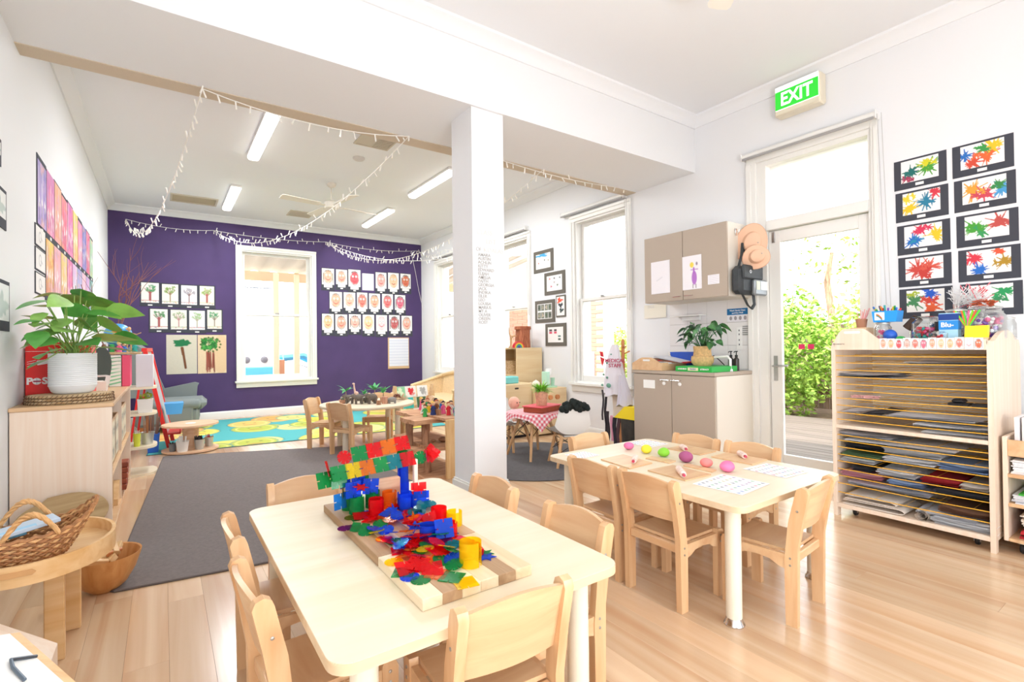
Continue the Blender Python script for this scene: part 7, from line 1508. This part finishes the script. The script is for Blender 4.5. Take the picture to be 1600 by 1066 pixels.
# paper sheets on the splashback
t = thing('wall_card', 'cream card with faint lettering on the wall at the left under the cupboard', 'card', (4.192, 3.42, 1.37), -PI / 2); obj('card', G().box(-.14, .14, -.002, 0, 0, .14, .0005), mat('cream_card', 'efe9da', .8), t)
text('ZALIR', .035, M_pal, t, (-.05, -.003, .115), (PI / 2, 0, 0), .0004)
t = thing('towel_shelf', 'narrow white wall shelf under the cupboard', 'shelf', (4.12, 2.98, 1.36)); obj('board', G().box(-.05, .07, -.16, .16, 0, .012, .002), M_white, t); obj('bracket', G().box(.05, .07, -.1, .1, -.04, 0, .002), M_white, t)
t = thing('leaf_print_card', 'grey leaf pattern card leaning on the splashback above the wooden tray', 'card', (4.17, 3.10, .8625), -PI / 2); obj('card', G().box(-.14, .14, -.003, 0, 0, .16), M_paper, t)
g = G(); R = random.Random(3)
for k in range(50): x, z = R.uniform(-.12, .12), R.uniform(.02, .15); g.prism([(x - .006, z), (x, z + .008), (x + .006, z), (x, z - .006)], 'y', -.0042, -.0032)
obj('leaf_print', g, M_grey, t)['kind'] = 'stuff'
BT = .8625
t = thing('paper_tray', 'wooden tray with a handle hole full of papers, at the left of the worktop', 'tray', (3.82, 3.06, BT))
E_ = [(-.17, 0), (.17, 0), (.17, .06), (.08, .105), (.05, .115), (-.05, .115), (-.08, .105), (-.17, .06)]
obj('end_panel', G().prism(E_, 'x', -.20, -.188), M_birchx, t); obj('end_panel', G().prism(E_, 'x', .188, .20), M_birchx, t); obj('side', G().box(-.188, .188, -.17, -.16, 0, .07), M_birchx, t); obj('side', G().box(-.188, .188, .16, .17, 0, .07), M_birchx, t); obj('base', G().box(-.188, .188, -.16, .16, 0, .008), M_birchx, t)
obj('handle_slot', G().prism(rrect(-.04, .04, .082, .098, .007, 3), 'x', -.2015, -.2), M_white, t)
for i, (c, dz, ry, lab) in enumerate((('white', .068, .05, 'white papers heaped on the wooden paper tray'), ('brown', .082, .12, 'brown folder slanting on the wooden paper tray'), ('grey', .095, .18, 'grey sheet topmost on the wooden paper tray'), ('red', .074, .07, 'red edged sheet in the wooden paper tray'))):
    g = G()
    for k in range(3): g.box(-.12, .13, -.15, .12, k * .004, k * .004 + .002)
    one('loose_papers', g, mat('sheet_' + c, PC[c], .85), lab, 'paper', 'papers on the wooden tray', (3.83 + .01 * i, 3.02 - .03 * i, BT + dz), rot=(ry, 0, .1 * i))
t = thing('game_box', 'flat green learning game box under the variegated plant', 'box', (3.84, 2.585, BT)); M_gb = mat('game_green', '2fb24c', .5)
obj('carton', G().box(-.20, .20, -.175, .175, 0, .045, .002), M_gb, t); obj('spine_panel', G().box(-.2015, -.199, -.05, .05, .010, .036), mat('spine_cream', 'e6e4b8', .6), t)
text('LEARNING', .018, M_white, t, (-.202, .105, .023), (PI / 2, 0, -PI / 2), .0004, bold=.0006); text('LITERACY', .018, M_white, t, (-.202, -.11, .023), (PI / 2, 0, -PI / 2), .0004, bold=.0006); text('PUZZLE', .016, mat('spine_blue', '4a6ab0', .6), t, (-.2025, 0, .023), (PI / 2, 0, -PI / 2), .0004, bold=.0005)
t = thing('basket_plant', 'variegated leafy plant in a honey seagrass basket on the green box', 'plant', (3.84, 2.63, BT + .0455)); t.scale = (1.15, 1.15, 1.3)
prof = [(0, 0), (.06, 0), (.078, .02), (.082, .045), (.078, .062), (.066, .066), (.062, .095), (.066, .13), (.060, .13), (.055, .09), (0, .085)]
obj('basket', G().lathe(prof, 26, cap=False), mat('seagrass', 'd9b27c', .75, bump=1, bscale=110, var=.18, vscale=70), t)
R = random.Random(31); cvl = []
M_var = mat('variegated_leaf', '4a7d48', .35, var=.8, vscale=30); M_var2 = mat('variegated_leaf_dark', '35603f', .35, var=.7, vscale=26)
for k in range(46):
    a = R.uniform(0, 6.28); el = R.uniform(-.15, 1.4); rr = R.uniform(.05, .13); e = Vector((rr * math.cos(a) * math.cos(el * .6), rr * math.sin(a) * math.cos(el * .6) * 1.35, .15 + .16 * math.sin(max(0, el)) * R.uniform(.6, 1)))
    g = G(); g.tube([(0, 0, .10), tuple(e * .6 + Vector((0, 0, .06))), tuple(e)], .0022, 5); s = len(g.v); leaf(g, R.uniform(.055, .085), R.uniform(.045, .06), R.uniform(.2, .8), .08, 6)
    g.xf(Matrix.Translation(e) @ Matrix.Rotation(a + R.uniform(-.7, .7), 4, 'Z') @ Matrix.Rotation(R.uniform(-.3, .7), 4, 'Y') @ Matrix.Rotation(R.uniform(-.7, .7), 4, 'X'), s); obj('leaf', g, (M_var, M_var2)[k % 3 == 0], t)
t = thing('blue_tub', 'royal blue plastic tub behind the plant on the worktop', 'tub', (4.05, 2.93, BT)); obj('tub', G().prism([(-.10, 0), (.10, 0), (.14, .16), (-.14, .16)], 'x', -.08, .08), mat('cobalt_plastic', '2f55b8', .4), t)
for y, lab in ((2.475, 'dark pump soap bottle beside the tap, the left one'), (2.425, 'dark pump soap bottle beside the door frame, the right one')):
    t = thing('soap_bottle', lab, 'bottle', (4.02, y, BT), 0, 'pump bottles'); obj('body', G().lathe([(0, 0), (.022, 0), (.022, .10), (.012, .112), (.010, .12), (0, .12)], 16, cap=False), mat('dark_amber_plastic', '3b3632', .25), t)
    obj('pump', G().lathe([(0, .12), (.012, .12), (.012, .135), (.004, .137), (.004, .16), (.012, .162), (.012, .17), (0, .17)], 12, cap=False).tube([(0, 0, .166), (-.03, 0, .164), (-.034, 0, .156)], .004, 6), M_black, t)
t = thing('tap', 'curved chrome tap with a white swivel arm at the door end of the worktop', 'tap', (3.92, 2.42, BT)); obj('spout', G().tube([(0, 0, 0), (0, 0, .10), (-.01, .02, .125), (-.03, .12, .12), (-.03, .16, .10)], .011, 10), M_white, t); obj('base_ring', G().lathe([(0, 0), (.022, 0), (.018, .02), (0, .02)], 14, cap=False), M_chrome, t)
onew('charging_lead', G().tube([(3.98, 2.66, BT + .10), (3.96, 2.60, BT + .13), (3.94, 2.53, BT + .09), (3.93, 2.48, BT + .05)], .004, 6), M_black, 'black lead curving from the plant to the tap', 'cord')
# bag and hats on the cupboard side
t = thing('shoulder_bag', 'black and silver first aid bag hanging on the side of the wall cabinet', 'bag', (3.98, 2.30, 1.47)); M_bag = mat('black_nylon', '3b3f42', .6, bump=.3, bscale=90, var=.15, vscale=20); M_sil2 = mat('silver_pocket', '8a8f92', .3, .3, bump=.5, bscale=60)
obj('body', G().box(-.16, .16, -.05, .05, .03, .26, .03), M_bag, t); obj('flap', G().box(-.155, .14, -.068, -.045, .15, .265, .012), M_bag, t)
p_ = obj('front_pocket', G().box(-.02, .17, -.085, -.048, .02, .15, .012), M_sil2, t); obj('clear_window', G().box(.0, .05, -.0875, -.084, .065, .135), mat('yellowish_window', 'c8ccb0', .3), p_); obj('clear_window', G().box(.065, .16, -.0875, -.084, .065, .135), mat('bright_window', 'dfe3e2', .2), p_)
obj('strap', G().tube([(-.12, -.02, .05), (-.06, -.04, -.06), (.0, -.04, -.09), (.06, -.03, -.05), (.06, -.02, .05)], .014, 6, flat=.4), M_bag, t); obj('strap', G().tube([(-.12, 0, .24), (-.05, .01, .36), (-.02, .02, .46), (0, .01, .36), (.08, 0, .25)], .012, 6, flat=.4), M_bag, t)
obj('ring', G().tube([(-.06 + .012 * math.cos(a), -.07, .21 + .012 * math.sin(a)) for a in np.linspace(0, 6.28, 10)[:-1]], .003, 5, close=True), M_grey, t)
M_hat = mat('peach_hat_canvas', 'eec2a4', .85)
def hat(lab, loc, rx, rz_, tilt, dep):
    t = thing('sun_hat', lab, 'hat', loc, 0); t.rotation_euler = (0, tilt, math.radians(-50))
    rg = [[(r * rx * math.cos(a), y + wv * .022 * math.sin(2 * a + 1), r * rz_ * math.sin(a)) for a in np.linspace(0, 2 * PI, 32, endpoint=False)] for r, y, wv in ((.02, -dep, 0), (.34, -dep * .96, 0), (.50, -dep * .75, 0), (.58, -.01, 0), (.60, 0, .2), (.80, .004, .7), (1.0, .012, 1), (1.0, .018, 1), (.58, .006, .2))]
    obj('crown', G().ring(rg[:5], cap=True), M_hat, t); obj('brim', G().ring(rg[4:], cap=False), M_hat, t)
    obj('brim_edge', G().tube([(x, y + .003, z) for x, y, z in rg[6]], .004, 5, close=True), mat('hat_edge', 'dca98a', .85), t); obj('eyelet', G().sph((rx * .3, -dep * .97, 0), .005, 8, 6), M_grey, t)
hat('large peach sun hat hanging above the black bag', (4.03, 2.28, 1.93), .125, .165, .25, .07); hat('smaller peach sun hat hanging in front, just above the bag flap', (3.96, 2.20, 1.80), .105, .095, -.5, .06)
t = thing('wall_hook', 'small chrome hook on the side of the wall cabinet', 'hook', (3.94, 2.365, 2.03)); obj('plate', G().box(-.012, .012, -.006, 0, -.03, .03, .002), M_chrome, t); obj('hook', G().tube([(0, -.006, 0), (0, -.03, -.005), (0, -.035, .015)], .004, 6), M_chrome, t)

# ================================================================ things on top of the drying rack
RT = 1.1005
M_jar = clear('jar_glass_clear', 'f4f6f6') if False else None
def jarglass():
    if 'jar_glass' in MATS: return MATS['jar_glass']
    m, n, p = _new('jar_glass'); L = n.links.new; tr = n.nodes.new('ShaderNodeBsdfTransparent'); tr.inputs[0].default_value = (.97, .98, .98, 1); gl = n.nodes.new('ShaderNodeBsdfGlossy'); gl.inputs['Roughness'].default_value = .08
    fr_ = n.nodes.new('ShaderNodeLayerWeight'); fr_.inputs[0].default_value = .35; mx = n.nodes.new('ShaderNodeMixShader'); L(fr_.outputs['Facing'], mx.inputs[0]); L(tr.outputs[0], mx.inputs[1]); L(gl.outputs[0], mx.inputs[2]); L(mx.outputs[0], n.nodes['Material Output'].inputs[0]); MATS['jar_glass'] = m; return m
def jar(x, y, r, h, lab, fill, fh, lid=True, seed=0, big=.012):
    t = thing('glass_jar', lab, 'jar', (x, y, RT), 0, 'glass jars on the drying rack')
    obj('glass', G().lathe([(0, .002), (r * .85, .002), (r, .012), (r, h * .72), (r * .8, h * .84), (r * .78, h * .9), (r * .84, h * .92), (r * .78, h * .92), (r * .76, h * .84), (r * .96, h * .71), (r * .96, .016), (0, .008)], 22, cap=False), jarglass(), t)
    if lid: obj('lid', G().lathe([(0, h * .93), (r * .86, h * .93), (r * .86, h * .97), (r * .5, h), (0, h)], 20, cap=False), jarglass() if lid == 2 else mat('jar_lid_silver', 'cfcfca', .3, .6), t)
    R = random.Random(seed + int(x * 999)); 
    for c in fill:
        g = G()
        for _ in range(int(16 * (r / .05) ** 2)): a = R.uniform(0, 6.28); q = R.uniform(0, r * .82); g.sph((q * math.cos(a), q * math.sin(a), .016 + R.uniform(0, fh)), big * R.uniform(.6, 1), 6, 4)
        obj('contents', g, BC[c], t)['kind'] = 'stuff'
    return t
jar(3.70, 1.25, .045, .119, 'small glass jar of pink and white beads under the blue marker basket', ('pink', 'white'), .06, seed=1)
jar(3.72, 1.045, .075, .145, 'wide glass jar of red and pink odds and ends in the middle of the rack', ('red', 'pink', 'teal'), .06, 2, 3); jar(3.84, .93, .060, .185, 'tall glass jar behind the blue glue box', ('brown', 'white'), .08, seed=4)
jar(3.78, .79, .085, .19, 'tallest glass jar of craft bits with orange scraps on top, near the right end', ('purple', 'white', 'pink'), .11, 2, 5, .014); jar(3.92, .785, .05, .17, 'glass jar at the back right behind the tallest jar', ('white', 'brown'), .08, seed=6); jar(3.98, .735, .035, .13, 'slim glass bottle jar at the far right', ('white',), .05, seed=7)
jar(3.97, 1.06, .04, .15, 'slim glass jar at the back, behind the wide jar', ('yellow', 'navy'), .08, seed=8); jar(3.66, .955, .05, .06, 'low glass dish in front of the blue glue box', ('white', 'red'), .03, False, 9)
t = thing('woven_pot', 'small terracotta coloured woven pot of pink pencils at the left of the rack top', 'pot', (3.72, 1.375, RT + .0905)); obj('pot', G().lathe([(0, 0), (.026, 0), (.034, .055), (.030, .055), (0, .05)], 14, cap=False), mat('brown_woven', 'b57f62', .8, bump=.8, bscale=150), t)
g = G(); R = random.Random(5)
for _ in range(9): a = R.uniform(0, 6.28); g.tube([(.01 * math.cos(a), .01 * math.sin(a), .02), (.045 * math.cos(a), .045 * math.sin(a), R.uniform(.09, .125))], .0028, 5)
obj('pencils', g, mat('pink_pencils', 'efa9a6', .6), t)['kind'] = 'stuff'
onew('card_carton', G().box(3.66, 3.79, 1.33, 1.42, RT, RT + .09, .004), M_birchx, 'small ply box under the woven pot', 'box')
t = thing('marker_basket', 'bright blue basket packed with coloured markers, perched on a jar', 'basket', (3.70, 1.225, RT + .1195)); obj('tub', G().prism([(-.06, 0), (.06, 0), (.068, .068), (-.068, .068)], 'x', -.05, .05), mat('bright_blue_basket', '2b9cf0', .4), t)
obj('rainbow_card', G().box(-.0515, -.0495, .0, .052, .012, .06), M_paper, t)
for k, c in enumerate(('red', 'orange', 'green', 'blue')): obj('rainbow_stroke', G().tube([(-.052, .012 + .03 * u, .022 + .028 * math.sin(u * 1.5) - k * .004) for u in (0, .3, .6, 1)], .0018, 4), BC[c], t)
R = random.Random(8)
for k in range(14):
    c = ['red', 'blue', 'green', 'yellow', 'red', 'purple', 'blue', 'teal', 'red', 'orange', 'navy', 'green', 'yellow', 'blue'][k]; y = -.05 + .1 * (k / 13); obj('marker', G().tube([(R.uniform(-.03, .03), y * .8, .02), (R.uniform(-.04, .0), y * 1.4, R.uniform(.078, .105))], .0055, 7), BC[c], t)
for nm, g, m, lab, cat in (('blue_tape_ball', G().sph((3.66, 1.20, RT + .036), .036, 16, 12), mat('ball_blue', '2a62c8', .35), 'round blue ball with a white sticker in front of the marker basket', 'ball'), ('hair_roller', G().lathe([(0, 0), (.028, 0), (.028, .085), (0, .085)], 14).xf(Matrix.Translation((3.70, 1.125, RT + .075)) @ Matrix.Rotation(.7, 4, 'X')), mat('brown_bristles', '4a382e', .9, bump=1, bscale=200), 'dark brown brush roll to the right of the blue ball', 'brush'),
        ('black_tube', G().lathe([(0, 0), (.014, 0), (.014, .11), (0, .11)], 12, (3.68, .975, RT), cap=False), M_black, 'black glue tube between the wide jar and the blue glue box', 'tube'), ('green_yarn', G().sph((3.62, 1.135, RT + .016), .018, 10, 7, (1.3, 1.3, .8)), BC['green'], 'small green yarn ball at the front of the rack top', 'yarn')):
    onew(nm, g, m, lab, cat)
t = thing('glue_box', 'blue and white glue carton lettered BLU in the middle of the rack top', 'box', (3.66, .915, RT)); obj('carton', G().box(-.03, .03, -.042, .042, 0, .155, .001), mat('pale_blue_carton', 'a8d6ee', .5), t); obj('upper_band', G().box(-.031, .031, -.043, .043, .115, .15), mat('carton_navy', '1e3f8a', .5), t); obj('middle_band', G().box(-.031, .031, -.043, .043, .062, .112), mat('carton_blue', '2b8bd8', .5), t)
text('Blu-', .036, M_white, t, (-.0318, .004, .088), (PI / 2, 0, -PI / 2), .0004, bold=.001)
for k, (y, c, dx) in enumerate(((.865, 'ff5a3a', -.02), (.862, '7fdc2a', -.012), (.850, 'ff7a3a', .0), (.846, '4ac83a', .012), (.836, 'f06a9a', .02), (.828, '7fdc2a', .03), (.822, 'f0603a', .02), (.815, '5ad83a', .035))):
    onew('craft_stick', G().tube([(3.66, .84, RT + .002), (3.655, .84 + (.84 - y) * -.3, RT + .08), (3.65, y + (y - .84) * 1.2, RT + .165)], .0045, 6), mat('stick_%s' % c, c, .4), ['orange', 'lime', 'amber', 'green', 'pink', 'bright lime', 'red orange', 'leaf green'][k] + ' bendy tube standing in the bundle on the rack top', 'craft tube', 'fluorescent bendy tubes')
onew('yellow_note_box', G().prism([(3.60, 0), (3.63, 0), (3.645, .065), (3.615, .065)], 'y', .745, .84).move(0, 0, RT + .0145), mat('vivid_yellow', 'f7e52a', .5), 'bright yellow card box at the front right of the rack top', 'box')
onew('ply_step', G().box(3.585, 3.66, .74, .97, RT, RT + .014, .002), M_birchx, 'low ply step behind the row of tiny portraits', 'block')
g = G(); R = random.Random(44)
for _ in range(90): g.tube([(R.uniform(-.04, .04), R.uniform(-.07, .07), R.uniform(0, .03)), (R.uniform(-.05, .05), R.uniform(-.10, .10), R.uniform(.04, .12))], .0018, 4)
t = thing('straw_bundle', 'bunch of white and pink paper straws at the back of the rack top', 'straws', (3.97, .90, RT)); obj('tub', G().lathe([(0, 0), (.065, 0), (.075, .22), (.072, .22), (.06, .006), (0, .006)], 20, cap=False), jarglass(), t); g.move(0, 0, .21); obj('straws', g, mat('straw_white', 'eeecea', .6), t)['kind'] = 'stuff'
g = G()
for _ in range(7): g.tube([(R.uniform(-.04, .04), R.uniform(-.07, .07), .2), (R.uniform(-.05, .05), R.uniform(-.13, .11), R.uniform(.26, .36))], .0024, 4)
obj('pink_straws', g, mat('straw_pink', 'ee7f8a', .6), t)['kind'] = 'stuff'
g = G()
for _ in range(16): s = len(g.v); g.box(-.03, .03, -.008, .008, 0, .003).xf(Matrix.Translation((3.78 + R.uniform(-.03, .03), .80 + R.uniform(-.04, .04), RT + .192 + R.uniform(0, .03))) @ Matrix.Rotation(R.uniform(0, 3), 4, 'Z') @ Matrix.Rotation(R.uniform(-.3, .3), 4, 'Y'), s)
onew('orange_scraps', g, mat('rust_card', 'c8603a', .7), 'rust orange card scraps heaped on the lid of the tallest jar', 'paper scraps', kind='stuff')
# strip of tiny portraits along the rack's front board
for k in range(12):
    cv = face_cv([7, 13, 2, 15, 9, 12, 10, 5, 13, 9, 17, 6][k], 20, 24); y = 1.185 - k * .0385; z = 1.055 - .002 * (k % 3)
    art('tiny_portrait', cv, .034, .060, 'tiny cut-out face portrait, %s from the left along the top of the rack' % ['first', 'second', 'third', 'fourth', 'fifth', 'sixth', 'seventh', 'eighth', 'ninth', 'tenth', 'eleventh', 'twelfth'][k], 'tiny portraits on the rack', (3.5065, y, z), -PI / 2, M_paper, .037, .063, .0015, th=.001)
